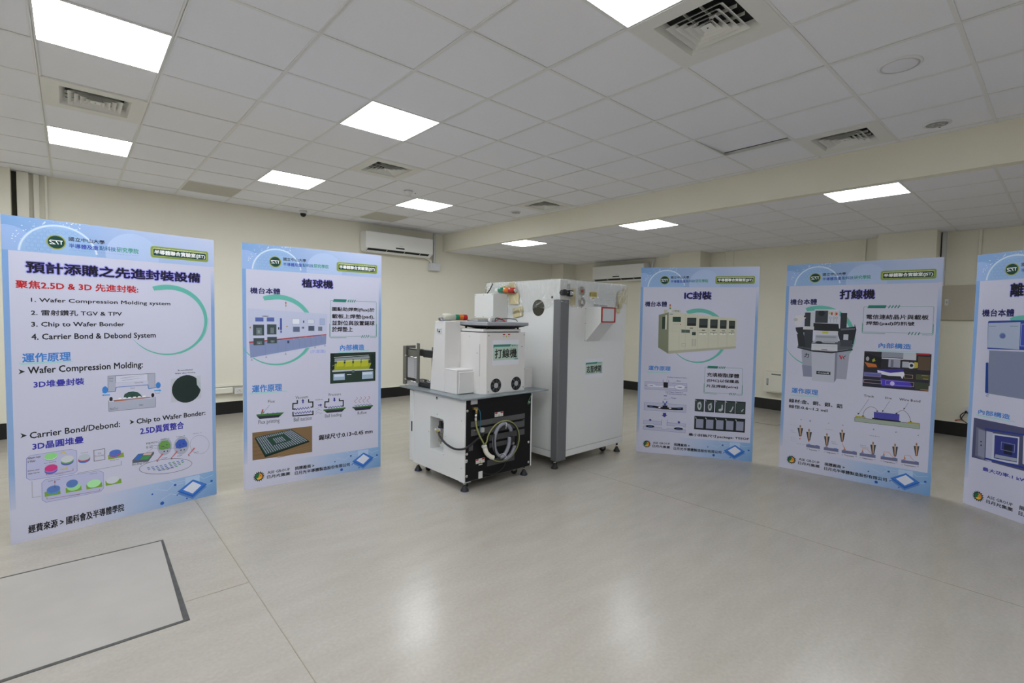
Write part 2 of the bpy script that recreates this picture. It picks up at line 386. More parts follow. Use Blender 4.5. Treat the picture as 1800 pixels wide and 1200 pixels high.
# small ceiling devices
spk_m = mat('speaker_grille', (.80, .80, .86), .7, noise=.08, nscale=300, bump=.5, bscale=700)
t = thing('ceiling_speaker', 'round flat white speaker in a ceiling tile on the right', 'speaker', (2.70, -2.70, HC))
b = MB(); b.lathe((0, 0, -.006), [(.112, .012), (.112, .006), (.106, 0), (.098, 0)][::-1], frame_m); b.build('rim', t)
b = MB(); b.lathe((0, 0, -.0078), [(.0, 0), (.08, .0002), (.097, .0018)], spk_m); b.build('grille', t)
def downlight(x, y, label, r):
    t = thing('downlight', label, 'downlight', (x, y, HC), 0, 'round ceiling downlights')
    b = MB(); n = 28
    b.lathe((0, 0, -.008), [(r * .80, .03), (r * .84, .0), (r, .002), (r + .004, .010)], frame_m, n=n); o = b.build('trim_ring', t)
    b = MB(); b.lathe((0, 0, -.0095), [(.0, .0), (r * .60, .0005), (r * .78, .0035)], mat('downlight_lens', (.33, .34, .35), .25, noise=.25, nscale=60), n=n); b.build('lens', t)
    b = MB()
    for i in range(5): b.lathe((r * .42 * math.cos(i * 1.257), r * .42 * math.sin(i * 1.257), -.012), [(.0, 0), (r * .16, .001), (r * .18, .004)], lgrey_m, n=10)
    b.build('lamp_cup', t)
    b = MB(); b.box(r * .82, -.012, -.0095, r * .95, .0, -.006, red_m); b.build('indicator', t)
    return t
downlight(4.0, -2.69, 'round downlight in the ceiling tile right of the near soffit vent', .085)
downlight(3.90, 2.10, 'small round downlight left of the far soffit vent', .075)
t = thing('smoke_detector', 'small white smoke detector in front of the far left light panels', 'smoke detector', (2.13, 2.14, HC))
b = MB(); b.lathe((0, 0, -.055), [(.0, 0), (.030, .0), (.034, .02), (.052, .032), (.056, .054)], frame_m); b.build('body', t)
b = MB(); b.lathe((.12, .04, -.006), [(.0, 0), (.006, 0), (.007, .005)], red_m, n=10); b.build('indicator_lamp', t)
t = thing('dome_camera', 'small black dome camera on the ceiling near the back wall', 'camera', (1.60, 4.36, HC))
b = MB(); b.lathe((0, 0, -.04), [(.050, 0), (.056, .01), (.056, .04)], frame_m); b.build('base', t)
b = MB(); b.lathe((0, 0, -.092), [(.002, 0), (.024, .006), (.040, .025), (.045, .053)], mat('smoked_dome', (.008, .008, .01), .1, noise=.05)); b.build('dome', t)
# ------------------------------------------------------------------ air conditioners
def aircon(label, loc, rz, W, pipe_side):
    t = thing('air_conditioner', label, 'air conditioner', loc, rz, 'split air conditioners on the walls')
    D = .22
    pr = [(0, .30), (0, .01), (.07, -.04), (.15, -.045), (D - .005, .02), (D, .04), (D, .285), (D - .015, .30)]
    pr = [(0, .30), (0, .005), (.06, -.035), (.10, -.04), (D, .022), (D, .29), (D - .01, .30)]
    b = MB(); b.prism([(0, -y, z) for y, z in pr], acw_m, (W, 0, 0))
    bmesh.ops.recalc_face_normals(b.bm, faces=b.bm.faces)
    bmesh.ops.bevel(b.bm, geom=[e for e in b.bm.edges if abs(e.verts[0].co.x - e.verts[1].co.x) < 1e-5 and e.calc_length() > .05], offset=.008, segments=2, affect='EDGES')
    b.build('housing', t)
    b = MB(); b.box(.035, -D - .004, .02, W - .006, -D + .001, .292, acw_m, .002); b.build('front_panel', t)
    def ch(t, o): # point on the sloping lower front, o above its surface
        return (-(.2201 - .1201 * t) - .46 * o, .0221 - .0621 * t - .89 * o)
    def strip(t0, t1, o0, o1, x0, x1, m, name):
        a, b2, c, d = ch(t0, o0), ch(t1, o0), ch(t1, o1), ch(t0, o1)
        q = MB(); q.prism([(x0, *a), (x0, *b2), (x0, *c), (x0, *d)], m, (x1 - x0, 0, 0)); q.build(name, t)
    strip(.06, .80, .0006, .002, .045, W - .075, dark_m, 'outlet_slot')
    strip(.50, .95, .0025, .009, .05, W - .08, acw_m, 'louver')
    for k in (.30, .56, .80): strip(.08, .5, .002, .0045, W * k, W * k + .008, acw_m, 'slot_divider')
    b = MB(); b.box(W * .42, -D - .006, .048, W * .42 + .17, -D - .0035, .070, mat('display_window', (.015, .015, .018), .15, noise=.1), .001); b.build('display', t)
    b = MB(); b.box(W * .47, -D - .0048, .100, W * .47 + .07, -D - .0036, .106, lgrey_m); b.build('badge', t)
    return t
aircon('white wall air conditioner above the second poster', (2.628, WY, 2.575), 0, 1.31, 1)
b = MB(); b.box(3.972, WY - .10, 2.32, 4.182, WY - .001, 2.462, pipe_m, .006); tag(b.build('junction_box'), 'grey plastic box on the wall below the left air conditioner', 'junction box')
b = MB(); b.tube([(3.885, WY - .04, 2.545), (3.93, WY - .04, 2.535), (3.99, WY - .04, 2.505), (4.02, WY - .04, 2.4625)], .022, trim_m); tag(b.build('drain_pipe'), 'short bent pipe from the left air conditioner into the grey box', 'pipe')
b = MB(); b.tube([(4.09, WY - .03, HC - .003), (4.09, WY - .03, 2.62), (4.085, WY - .03, 2.55), (4.075, WY - .03, 2.463)], .022, pipe_m, sub=3)
tag(b.build('conduit'), 'grey conduit dropping from the ceiling beside the left air conditioner', 'conduit')
aircon('white wall air conditioner partly hidden by the third poster', (WX, 3.574, 2.305), -math.pi / 2, 1.31, 0)
b = MB(); b.tube([(WX - .03, 2.155, H2 - .003), (WX - .03, 2.165, 2.66), (WX - .03, 2.20, 2.55), (WX - .03, 2.20, 2.35)], .026, pipe_m, sub=4)
tag(b.build('conduit'), 'grey conduit dropping beside the right air conditioner', 'conduit')
# wall outlets, cabinet, panel
t = thing('wall_outlet', 'white outlet box on the low wiring duct between the left posters', 'wall outlet', (.745, WY, .33))
b = MB(); b.box(-.055, -.075, -.042, .062, -.001, .040, white2_m, .004); b.build('box', t)
b = MB(); b.box(-.002, -.0765, .008, .022, -.0748, .018, ylab_m); b.build('switch', t)
b = MB(); b.box(-.02, -.0765, -.012, -.012, -.0748, -.006, dark_m); b.box(.022, -.0765, -.012, .03, -.0748, -.006, dark_m); b.build('socket_slots', t)
t = thing('electrical_cabinet', 'small cream electrical cabinet on the wall between the third and fourth posters', 'cabinet', (WX, 0, 0))
b = MB(); b.box(-.13, -.62, .305, -.001, -.065, .648, trim_m, .003); b.build('body', t)
b = MB(); b.box(-.138, -.60, .322, -.1305, -.095, .632, trim_m, .002); d = b.build('door', t)
b = MB(); b.box(-.142, -.155, .42, -.1382, -.122, .535, lgrey_m, .002); b.cyl((-.144, -.139, .435), (-.1415, -.139, .435), .008, dark_m, n=10); b.build('handle', d)
b = MB(); b.box(-.1395, -.342, .596, -.1382, -.196, .618, mat('dark_nameplate', (.18, .18, .17), .5, noise=.3, nscale=90)); b.build('nameplate', d)
t = thing('wall_panel', 'beige box panel on the wall between the fourth and fifth posters', 'panel', (WX, 0, 0))
b = MB(); b.box(-.055, -3.2, 1.536, -.001, -2.275, 1.99, mat('beige_panel', (.47, .42, .33), .5, noise=.02), .003); b.build('box', t)
t = thing('light_switch', 'small white switch on the beige wall panel', 'switch', (WX - .0555, -2.335, 1.77))
b = MB(); b.box(-.012, -.02, -.042, -.0002, .02, .042, white2_m, .002); b.build('plate', t)
b = MB(); b.box(-.018, -.007, -.016, -.0122, .007, .016, lgrey_m, .001); b.build('rocker', t)
t = thing('wall_outlet', 'white outlet with black cables beside the fifth poster', 'wall outlet', (WX, -2.60, .365))
b = MB(); b.box(-.045, -.06, -.032, -.001, .035, .035, white2_m, .003); b.build('box', t)
b = MB(); b.box(-.07, -.0, -.032, -.0455, .02, -.012, rub_m, .002)
b.tube([(-.06, .01, -.03), (-.05, .035, -.045), (-.03, .062, -.08), (-.035, .06, -.12), (-.04, .04, -.15)], .006, rub_m)
b.tube([(-.06, -.03, -.045), (-.05, .01, -.04), (-.035, .035, -.08), (-.035, .05, -.12), (-.04, .03, -.15), (-.05, -.03, -.19)], .0055, rub_m); b.build('cable', t)
b = MB(); b.tube([(-.04, .045, -.138), (-.04, .08, -.145), (-.04, .115, -.158)], .008, red_m, sub=3); b.build('red_connector', t)
# printed artwork of the posters, in millimetres on each board: [part, shape, colour, numbers, ...]
ART_JSON = '''
{"common":[["header_band","g",["7a9fd0","a9b9dc","bac2de","789ecf"],[0,1826,1183,2036]],
["header_band","g",["8aa6d0","8aa6d0","7aa0d4","7aa0d4"],[0,440,28,1826]],
["header_band","g",["b8bcd4","b8bcd4","8aa6d0","8aa6d0"],[0,218,28,440]],
["header_band","g",["8aa6cf","8aa6cf","7f9fcf","7f9fcf"],[1157,190,1183,1500]],
["header_band","g",["7f9fcf","7f9fcf","bcc2dc","bcc2dc"],[1157,1500,1183,1790]],
["header_band","p","93aedc",[159.5,1826,159.9,1843.8,158,1861.6,153.9,1878.9,147.6,1895.6,139.3,1911.3,129,1925.9,116.9,1939,103.3,1950.5,88.3,1960.2,72.2,1967.9,55.3,1973.5,37.8,1976.9,20,1978,2.2,1976.9,0,1973.5,0,1967.9,0,1960.2,0,1950.5,0,1939,0,1925.9,0,1911.3,0,1895.6,0,1878.9,0,1861.6,0,1843.8,0,1826]],
["header_band","p","93b2da",[454.7,1826,452.1,1847.9,447,1869.5,439.5,1890.2,429.6,1910,417.4,1928.4,403.2,1945.4,387.1,1960.5,369.4,1973.7,350.3,1984.8,330,1993.5,308.8,1999.9,287.1,2003.7,265,2005,242.9,2003.7,221.2,1999.9,200,1993.5,179.7,1984.8,160.6,1973.7,142.9,1960.5,126.8,1945.4,112.6,1928.4,100.4,1910,90.5,1890.2,83,1869.5,77.9,1847.9,75.3,1826]],
["header_band","p","a8bbde",[807.3,1826,809.8,1846.8,809.5,1867.8,806.3,1888.5,800.4,1908.6,791.9,1927.7,780.8,1945.5,767.5,1961.7,752.0,1975.9,734.9,1987.8,716.2,1997.4,696.4,2004.4,675.9,2008.6,655,2010,634.1,2008.6,613.6,2004.4,593.8,1997.4,575.1,1987.8,558.0,1975.9,542.5,1961.7,529.2,1945.5,518.1,1927.7,509.6,1908.6,503.7,1888.5,500.5,1867.8,500.2,1846.8,502.7,1826]],
["header_band","l","9fbbe2",[16,453.2,1841.4,449.7,1859.7,444.4,1877.5,437.5,1894.7,428.9,1911.1,418.7,1926.7,407.1,1941.1,394.1,1954.4,379.9,1966.3,364.6,1976.8,348.3,1985.8,331.2,1993.1,313.5,1998.7,295.4,2002.6,276.9,2004.6,258.4,2004.9,239.9,2003.3,221.6,2000,203.8,1994.9,186.5,1988,170,1979.5,154.4,1969.5,139.8,1958.0,126.5,1945.1,114.5,1930.9,103.9,1915.7,94.8,1899.5,87.4,1882.5,81.6,1864.8,77.7,1846.7,75.5,1828.3]],
["header_band","l","bccfe9",[10,453.2,1841.4,449.7,1859.7,444.4,1877.5,437.5,1894.7,428.9,1911.1,418.7,1926.7,407.1,1941.1,394.1,1954.4,379.9,1966.3,364.6,1976.8,348.3,1985.8,331.2,1993.1,313.5,1998.7,295.4,2002.6,276.9,2004.6,258.4,2004.9,239.9,2003.3,221.6,2000,203.8,1994.9,186.5,1988,170,1979.5,154.4,1969.5,139.8,1958.0,126.5,1945.1,114.5,1930.9,103.9,1915.7,94.8,1899.5,87.4,1882.5,81.6,1864.8,77.7,1846.7,75.5,1828.3]],
["header_band","l","d0dcf0",[5,453.2,1841.4,449.7,1859.7,444.4,1877.5,437.5,1894.7,428.9,1911.1,418.7,1926.7,407.1,1941.1,394.1,1954.4,379.9,1966.3,364.6,1976.8,348.3,1985.8,331.2,1993.1,313.5,1998.7,295.4,2002.6,276.9,2004.6,258.4,2004.9,239.9,2003.3,221.6,2000,203.8,1994.9,186.5,1988,170,1979.5,154.4,1969.5,139.8,1958.0,126.5,1945.1,114.5,1930.9,103.9,1915.7,94.8,1899.5,87.4,1882.5,81.6,1864.8,77.7,1846.7,75.5,1828.3]],
["header_band","l","7d9fd2",[2,131.3,1851.5,120,1858,108.7,1851.5,108.7,1838.5,120,1832,131.3,1838.5,131.3,1851.5]],
["header_band","l","7d9fd2",[2,161.3,1851.5,150,1858,138.7,1851.5,138.7,1838.5,150,1832,161.3,1838.5,161.3,1851.5]],
["header_band","l","7d9fd2",[2,191.3,1851.5,180,1858,168.7,1851.5,168.7,1838.5,180,1832,191.3,1838.5,191.3,1851.5]],
["header_band","l","7d9fd2",[2,221.3,1851.5,210,1858,198.7,1851.5,198.7,1838.5,210,1832,221.3,1838.5,221.3,1851.5]],
["header_band","l","7d9fd2",[2,146.3,1875.5,135,1882,123.7,1875.5,123.7,1862.5,135,1856,146.3,1862.5,146.3,1875.5]],
["header_band","l","7d9fd2",[2,176.3,1875.5,165,1882,153.7,1875.5,153.7,1862.5,165,1856,176.3,1862.5,176.3,1875.5]],
["header_band","l","7d9fd2",[2,206.3,1875.5,195,1882,183.7,1875.5,183.7,1862.5,195,1856,206.3,1862.5,206.3,1875.5]],
["header_band","l","7d9fd2",[2,236.3,1875.5,225,1882,213.7,1875.5,213.7,1862.5,225,1856,236.3,1862.5,236.3,1875.5]],
["header_band","l","7d9fd2",[2,131.3,1899.5,120,1906,108.7,1899.5,108.7,1886.5,120,1880,131.3,1886.5,131.3,1899.5]],
["header_band","l","7d9fd2",[2,161.3,1899.5,150,1906,138.7,1899.5,138.7,1886.5,150,1880,161.3,1886.5,161.3,1899.5]],
["header_band","l","7d9fd2",[2,191.3,1899.5,180,1906,168.7,1899.5,168.7,1886.5,180,1880,191.3,1886.5,191.3,1899.5]],
["header_band","l","7d9fd2",[2,221.3,1899.5,210,1906,198.7,1899.5,198.7,1886.5,210,1880,221.3,1886.5,221.3,1899.5]],
["header_band","l","7d9fd2",[2,146.3,1923.5,135,1930,123.7,1923.5,123.7,1910.5,135,1904,146.3,1910.5,146.3,1923.5]],
["header_band","l","7d9fd2",[2,176.3,1923.5,165,1930,153.7,1923.5,153.7,1910.5,165,1904,176.3,1910.5,176.3,1923.5]],
["header_band","l","7d9fd2",[2,206.3,1923.5,195,1930,183.7,1923.5,183.7,1910.5,195,1904,206.3,1910.5,206.3,1923.5]],
["header_band","l","7d9fd2",[2,236.3,1923.5,225,1930,213.7,1923.5,213.7,1910.5,225,1904,236.3,1910.5,236.3,1923.5]],
["header_band","l","7d9fd2",[2,161.3,1947.5,150,1954,138.7,1947.5,138.7,1934.5,150,1928,161.3,1934.5,161.3,1947.5]],
["header_band","l","7d9fd2",[2,191.3,1947.5,180,1954,168.7,1947.5,168.7,1934.5,180,1928,191.3,1934.5,191.3,1947.5]],
["header_band","l","7d9fd2",[2,221.3,1947.5,210,1954,198.7,1947.5,198.7,1934.5,210,1928,221.3,1934.5,221.3,1947.5]],
["header_band","l","7d9fd2",[2,206.3,1971.5,195,1978,183.7,1971.5,183.7,1958.5,195,1952,206.3,1958.5,206.3,1971.5]],
["header_band","l","7d9fd2",[2,236.3,1971.5,225,1978,213.7,1971.5,213.7,1958.5,225,1952,236.3,1958.5,236.3,1971.5]],
["header_band","l","7d9fd2",[2,266.3,1971.5,255,1978,243.7,1971.5,243.7,1958.5,255,1952,266.3,1958.5,266.3,1971.5]],
["header_band","l","7d9fd2",[2,296.3,1971.5,285,1978,273.7,1971.5,273.7,1958.5,285,1952,296.3,1958.5,296.3,1971.5]],
["header_band","l","7d9fd2",[2,326.3,1971.5,315,1978,303.7,1971.5,303.7,1958.5,315,1952,326.3,1958.5,326.3,1971.5]],
["header_band","l","7d9fd2",[2,356.3,1971.5,345,1978,333.7,1971.5,333.7,1958.5,345,1952,356.3,1958.5,356.3,1971.5]],
["header_band","r","e0eaf6",[283.2,2014.0,287.6,2017.1]],
["header_band","r","e0eaf6",[311.9,2007.1,316.4,2010.3]],
["header_band","r","e0eaf6",[46.2,1910.7,52.2,1915]],
["header_band","r","e0eaf6",[268.4,2018.6,271.6,2021.0]],
["header_band","r","e0eaf6",[64.3,1945.1,70.5,1949.5]],
["header_band","r","e0eaf6",[300.6,2023.3,306,2027.2]],
["header_band","r","e0eaf6",[88.6,1980.4,95.0,1985.1]],
["header_band","r","e0eaf6",[346.3,2027.9,351.9,2032.0]],
["header_band","r","e0eaf6",[184.9,2002.6,189.7,2006]],
["header_band","r","e0eaf6",[68.7,1924.3,72.8,1927.2]],
["header_band","r","e0eaf6",[59.4,1909,65.9,1913.6]],
["header_band","r","e0eaf6",[74.2,1929.4,78.8,1932.7]],
["header_band","r","e0eaf6",[146.6,1998.2,150,2000.7]],
["header_band","r","e0eaf6",[349.5,1992.5,354.9,1996.4]],
["header_band","r","e0eaf6",[193.9,2016,200.9,2021]],
["header_band","r","e0eaf6",[300.7,2029.2,304.4,2031.8]],
["header_band","r","e0eaf6",[140.6,1983.5,144.9,1986.6]],
["header_band","r","e0eaf6",[106.4,1955.6,111.6,1959.3]],
["header_band","r","e0eaf6",[84.1,1899.5,87.2,1901.7]],
["header_band","r","e0eaf6",[147.2,1985.6,151.4,1988.6]],
["header_band","r","e0eaf6",[365.3,2025.3,371.9,2030]],
["header_band","r","e0eaf6",[43.7,1894.5,50.5,1899.4]],
["header_band","r","e0eaf6",[364,2000.4,370.8,2005.3]],
["header_band","r","e0eaf6",[95.4,1950.4,102.2,1955.2]],
["header_band","r","e0eaf6",[126.9,2011.1,131,2013.9]],
["header_band","r","e0eaf6",[323.2,2022.4,330,2027.2]],
["header_band","r","e0eaf6",[248.8,2008.8,251.8,2011]],
["header_band","r","e0eaf6",[235.4,2023.2,238.6,2025.5]],
["header_band","r","e0eaf6",[56.7,1878.4,60.4,1881]],
["header_band","r","e0eaf6",[344.4,1995.4,347.9,1997.9]],
["header_band","r","e0eaf6",[132.0,1967.6,135,1969.7]],
["header_band","r","e0eaf6",[188.7,2008.5,195.7,2013.4]],
["header_band","r","e0eaf6",[331,2028.7,337,2033]],
["header_band","r","e0eaf6",[193.5,2009.8,198,2013.1]],
["header_band","r","e0eaf6",[360.8,2010.4,364.7,2013.1]],
["header_band","r","e0eaf6",[50,1922.8,54.9,1926.3]],
["header_band","l","9fb6da",[3,28,1825,1157,1825]],
["emblem","e","9aa04c",[249.2,1899.4,47.9,46.2]],
["emblem","e","17403a",[249.1,1899.5,41.1,40.4]],
["emblem","l","e4e8ee",[5.2,280.3,1909.3,221.2,1909.3,217.4,1905.5,220.2,1901.6,242.6,1886.9,217.4,1886.9]],
["emblem","l","e4e8ee",[5.2,246.9,1909.3,259.8,1886.4]],
["emblem","l","e4e8ee",[5.2,272.7,1909.3,273.2,1886.4]],
["university_lettering#1","t","2f2f3c",[311.1,1915.7,496.3,1942.3],"國立中山大學",1],
["university_lettering#2","t","3a4aa8",[311,1870.8,461.9,1900.1],"半導體及重",1],
["university_lettering#3","t","3d6ea0",[468.2,1874,557.7,1903.2],"點科技",1],
["university_lettering#4","t","3f9080",[562.3,1872.9,687.6,1906.7],"研究學院",1],
["university_lettering#5","t","5a70b4",[310.9,1855.5,687.6,1859.7],"College of Semiconductor and Advanced Technology Research, NSYSU",0],
["laboratory_badge","p","8a9c4e",[1141.4,1924.5,1140.2,1930.6,1136.7,1935.8,1131.5,1939.3,1125.4,1940.5,775.9,1940.5,769.8,1939.3,764.6,1935.8,761.1,1930.6,759.9,1924.5,759.9,1873.2,761.1,1867.1,764.6,1861.9,769.8,1858.4,775.9,1857.2,1125.4,1857.2,1131.5,1858.4,1136.7,1861.9,1140.2,1867.1,1141.4,1873.2]],
["laboratory_badge","p","5c7040",[1133.4,1920.5,1132.5,1925.1,1129.9,1929,1126,1931.6,1121.4,1932.5,779.9,1932.5,775.3,1931.6,771.4,1929,768.8,1925.1,767.9,1920.5,767.9,1877.2,768.8,1872.6,771.4,1868.7,775.3,1866.1,779.9,1865.2,1121.4,1865.2,1126,1866.1,1129.9,1868.7,1132.5,1872.6,1133.4,1877.2]],
["laboratory_badge","p","95a557",[1131.4,1919.5,1130.6,1923.7,1128.2,1927.3,1124.6,1929.6,1120.4,1930.5,780.9,1930.5,776.7,1929.6,773.1,1927.3,770.7,1923.7,769.9,1919.5,769.9,1878.2,770.7,1874,773.1,1870.4,776.7,1868,780.9,1867.2,1120.4,1867.2,1124.6,1868,1128.2,1870.4,1130.6,1874,1131.4,1878.2]],
["laboratory_badge","p","163e3c",[1123.4,1914.5,1122.9,1916.8,1121.6,1918.7,1119.7,1920,1117.4,1920.5,783.9,1920.5,781.6,1920,779.7,1918.7,778.4,1916.8,777.9,1914.5,777.9,1880.2,778.4,1877.9,779.7,1875.9,781.6,1874.6,783.9,1874.2,1117.4,1874.2,1119.7,1874.6,1121.6,1875.9,1122.9,1877.9,1123.4,1880.2]],
["laboratory_badge","t","e8ecf0",[783.9,1879.2,1117.4,1914.5],"半導體聯合實驗室(JST)",2],
["laboratory_badge","t","eceed0",[775.9,1923.5,1125.4,1929.5],"COLLEGE OF SEMICONDUCTOR AND ADVANCED TECHNOLOGY RESEARCH",1],
["laboratory_badge","t","1e3a2a",[849.9,1867.2,1123.4,1872.2],"JOINT LAB FOR SEMICONDUCTOR TECHNOLOGY",1],
["footer_band","g",["c2c3d8","9fb3d6","a6b9da","c2c3d8"],[400,0,700,195.6]],
["footer_band","g",["9fb3d6","6f96c6","7fa6d2","a6b9da"],[700,0,1183,195.6]],
["footer_band","l","b4c8e4",[2.5,760,150,840,120,900,170,960,168]],
["footer_band","l","b4c8e4",[2.5,800,60,860,90,930,60]],
["footer_band","l","b4c8e4",[2.5,1010,40,1060,95,1150,100]],
["footer_band","l","b4c8e4",[2.5,1040,190,1090,150,1160,165]],
["footer_band","l","b4c8e4",[2.5,850,195,905,150,950,150]],
["footer_band","e","2a58ac",[745,118,6,6]],
["footer_band","e","2a58ac",[892,150,9,9]],
["footer_band","e","2a58ac",[806,33,13,13]],
["footer_band","e","2a58ac",[905,68,5,5]],
["footer_band","e","2a58ac",[1146,117,9,9]],
["footer_band","e","2a58ac",[970,24,6,6]],
["footer_band","e","2a58ac",[1096,80,7,7]],
["footer_band","r","a9c0e0",[960,110,1060,187.6]],
["footer_band","p","5a80bc",[905,76,1010,8,1111,80,1015,140]],
["footer_band","p","2e62b8",[905,94,1010,24,1113,99,1014,162]],
["footer_band","p","3f78cc",[912,99,1010,38,1102,103,1014,156]],
["footer_band","p","d3d8ea",[945,98,1010,52,1072,102,1013,146]]],"ase":[["sponsor_logo","p","14241c",[159.1,100.1,143,104.5,153.8,117.3,137.2,115.1,142.3,131.1,127.8,122.7,126.4,139.4,116.2,126.2,108.5,141.1,104.2,124.9,91.4,135.7,93.5,119.1,77.6,124.3,85.9,109.7,69.2,108.4,82.5,98.1,67.6,90.5,83.7,86.1,72.9,73.4,89.5,75.5,84.4,59.6,98.9,67.9,100.3,51.2,110.5,64.4,118.2,49.6,122.5,65.7,135.3,54.9,133.2,71.5,149.1,66.4,140.8,80.9,157.5,82.2,144.2,92.5]],
["sponsor_logo","e","1e6a44",[113.4,95.3,27,27]],
["sponsor_logo","p","d98a34",[113.4,68.3,121.7,69.6,129.2,73.5,135.2,79.4,139,87,140.4,95.3,139,103.7,135.2,111.2,129.2,117.2,121.7,121,113.4,122.3,118.4,107.3,109.4,97.3,117.4,87.3,107.4,79.3]],
["sponsor_logo","p","dcb440",[93.4,77.3,111.4,89.3,127.4,85.3,135.4,81.3,121.4,69.3,105.4,69.3]],
["sponsor_logo","e","1c1a16",[126.4,101.8,3,2.5]],
["sponsor_lettering#6","t","24222a",[179.4,103.9,356.5,127.1],"ASE GROUP",1],
["sponsor_lettering#7","t","24222a",[175.8,64.3,356.5,91.9],"日月光集團",2],
["sponsor_lettering#8","t","1e1c24",[398.8,98.2,561.6,130.7],"捐贈廠商 >",2],
["sponsor_lettering#9","t","1e1c24",[398.8,55.9,881.8,87.1],"日月光半導體製造股份有限公司",2]],"p1":[["title_lettering","t","a3a3dc",[106.5,1695.5,1079.3,1763.8],"預計添購之先進封裝設備",6],
["title_lettering","t","6a62c0",[106.5,1695.5,1079.3,1763.8],"預計添購之先進封裝設備",4],
["title_lettering","t","14121c",[106.5,1695.5,1079.3,1763.8],"預計添購之先進封裝設備",2],
["body_lettering#10","t","b02028",[56.6,1595.6,681.2,1644.2],"聚焦2.5D & 3D 先進封裝:",2],
["body_lettering#11","t","1c1a22",[123.3,1506.0,878.6,1537.7],"1. Wafer Compression Molding system",1],
["body_lettering#12","t","1c1a22",[122,1428.7,584.4,1463.2],"2. 雷射鑽孔 TGV & TPV",1],
["body_lettering#13","t","1c1a22",[122,1349.1,597.3,1386.7],"3. Chip to Wafer Bonder",1],
["body_lettering#14","t","1c1a22",[121.4,1263.5,782.5,1311.9],"4. Carrier Bond & Debond System",1],
["brush_circle","a","62b0a6",[868.5,1404.1,262,113,-151,36,4]],
["heading_brush#u4148","p","9cc8cc",[58.9,1132.9,310.6,1133.7,316.2,1124,71.3,1119.8,61.9,1125.7]],
["body_lettering#15","t","3f7cc8",[77.6,1134,305.6,1190.3],"運作原理",2],
["body_lettering","p","2a2a30",[58.1,1094.4,87.1,1076.8,57.5,1061.3,66.1,1077.3]],
["body_lettering#16","t","1c1a22",[100.3,1048.2,700.2,1104.3],"Wafer Compression Molding:",1],
["body_lettering#17","t","3232a0",[125.2,969.3,371.2,1013.7],"3D堆疊封裝",2],
["body_lettering","p","2a2a30",[57.4,693.5,87.3,673.5,57.5,661.0,66.2,676.2]],
["body_lettering#18","t","1c1a22",[100.4,651.1,560.1,691.1],"Carrier Bond/Debond:",1],
["body_lettering#19","t","3232a0",[111.4,575.1,359.2,621.3],"3D晶圓堆疊",2],
["body_lettering","p","2a2a30",[614.7,694,644.8,672.5,616.2,657.8,624.6,675.6]],
["body_lettering#20","t","1c1a22",[658,645.8,1106,692.1],"Chip to Wafer Bonder:",1],
["body_lettering#21","t","3232a0",[678.9,573.1,954.8,627.4],"2.5D異質整合",2],
["body_lettering#22","t","18161e",[81.8,45.5,573.7,98.7],"經費來源 > 國科會及半導體學院",2],
["compression_diagram","p","a8acc0",[498.9,1015.1,773.6,1013.3,772.6,904.8,732,905.3,729.7,960.5,541.7,962.5,539.2,903.4,497.5,904.5]],
["compression_diagram","p","c8cade",[540.5,1010.8,730.2,1009.6,729.7,961.6,540,964.8]],
["compression_diagram","l","3c3c48",[2,498.9,1015.1,773.6,1013.3,772.6,904.8]],
["compression_diagram","l","3c3c48",[2,498.9,1015.1,497.5,904.5]],
["compression_diagram","l","3c3c48",[2,540.6,1013,540,964.8]],
["compression_diagram","l","3c3c48",[2,730.2,1011.9,729.7,961.6]],
["compression_diagram","l","3c3c48",[2,568.6,993.1,706.3,1004.6,586.4,987.3,710.9,986,577.3,977]],
["compression_diagram","l","2c6cc0",[4,467.5,904.4,536.6,902.6,543.1,932.7,729.4,931.9,733.9,902.8,802.1,907.7]],
["compression_diagram","e","3c80cc",[481.4,920.7,15.9,24.9]],
["compression_diagram","e","3c80cc",[793.4,922.4,15.5,23.5]],
["compression_diagram","p","4a98d4",[463,885.4,473.3,892.9,473.3,888.6,508.5,887,508.4,879.4,473.1,880,473.1,876.7]],
["compression_diagram","p","4a98d4",[813.7,882.1,800,892.8,799.9,888.2,767.6,888.0,767.5,881,799.9,880,799.8,874.2]],
["compression_diagram","p","33504a",[583,851.2,589.6,878.2,612.4,891.4,639.8,893.0,669.4,883.2,688.8,860.7,690.6,846.9]],
["compression_diagram","p","b06030",[529.7,840.8,741,842.4,740.9,836.6,529.6,833.1]],
["compression_diagram","p","a8acc0",[498.3,833.6,774.8,830.5,774.2,763.2,500.1,767.9]],
["compression_diagram","l","3c3c48",[2,498.4,842.3,774.9,837.4,774.2,763.2,500.1,767.9,498.4,842.3]],
["compression_diagram","e","1e1e22",[513.3,853.6,9.4,14.2]],
["compression_diagram","e","1e1e22",[758.5,853.1,9.6,14.9]],
["compression_diagram","r","e8e8f0",[555.4,848.1,571.4,855.4]],
["compression_diagram","r","e8e8f0",[583.1,847.8,599.2,855.2]],
["compression_diagram","r","e8e8f0",[611.1,847.5,627.4,854.9]],
["compression_diagram","r","e8e8f0",[639.4,847.2,656,854.6]],
["compression_diagram","r","e8e8f0",[668.1,846.8,684.9,854.4]],
["compression_diagram","r","e8e8f0",[697.2,846.5,714.2,854.1]],
["compression_diagram","t","2a2a34",[505.6,992.2,526.3,1002.7],"Mold",0],
["compression_diagram","t","2a2a34",[505.4,973.8,524.3,985.3],"Tool",0],
["compression_diagram","t","2a2a34",[651.6,949.3,701.0,958.2],"Release Film",0],
["compression_diagram","t","2a2a34",[623.7,911,651.1,922.7],"Cavity",0],
["compression_diagram","t","2a2a34",[628.6,860.4,650.6,871.8],"EMC",0],
["compression_diagram","t","2a2a34",[674.1,784.3,699.3,796.6],"Wafer",0],
["compression_diagram","t","2a2a34",[506.4,776.6,550.1,791.1],"Mold Tool",0],
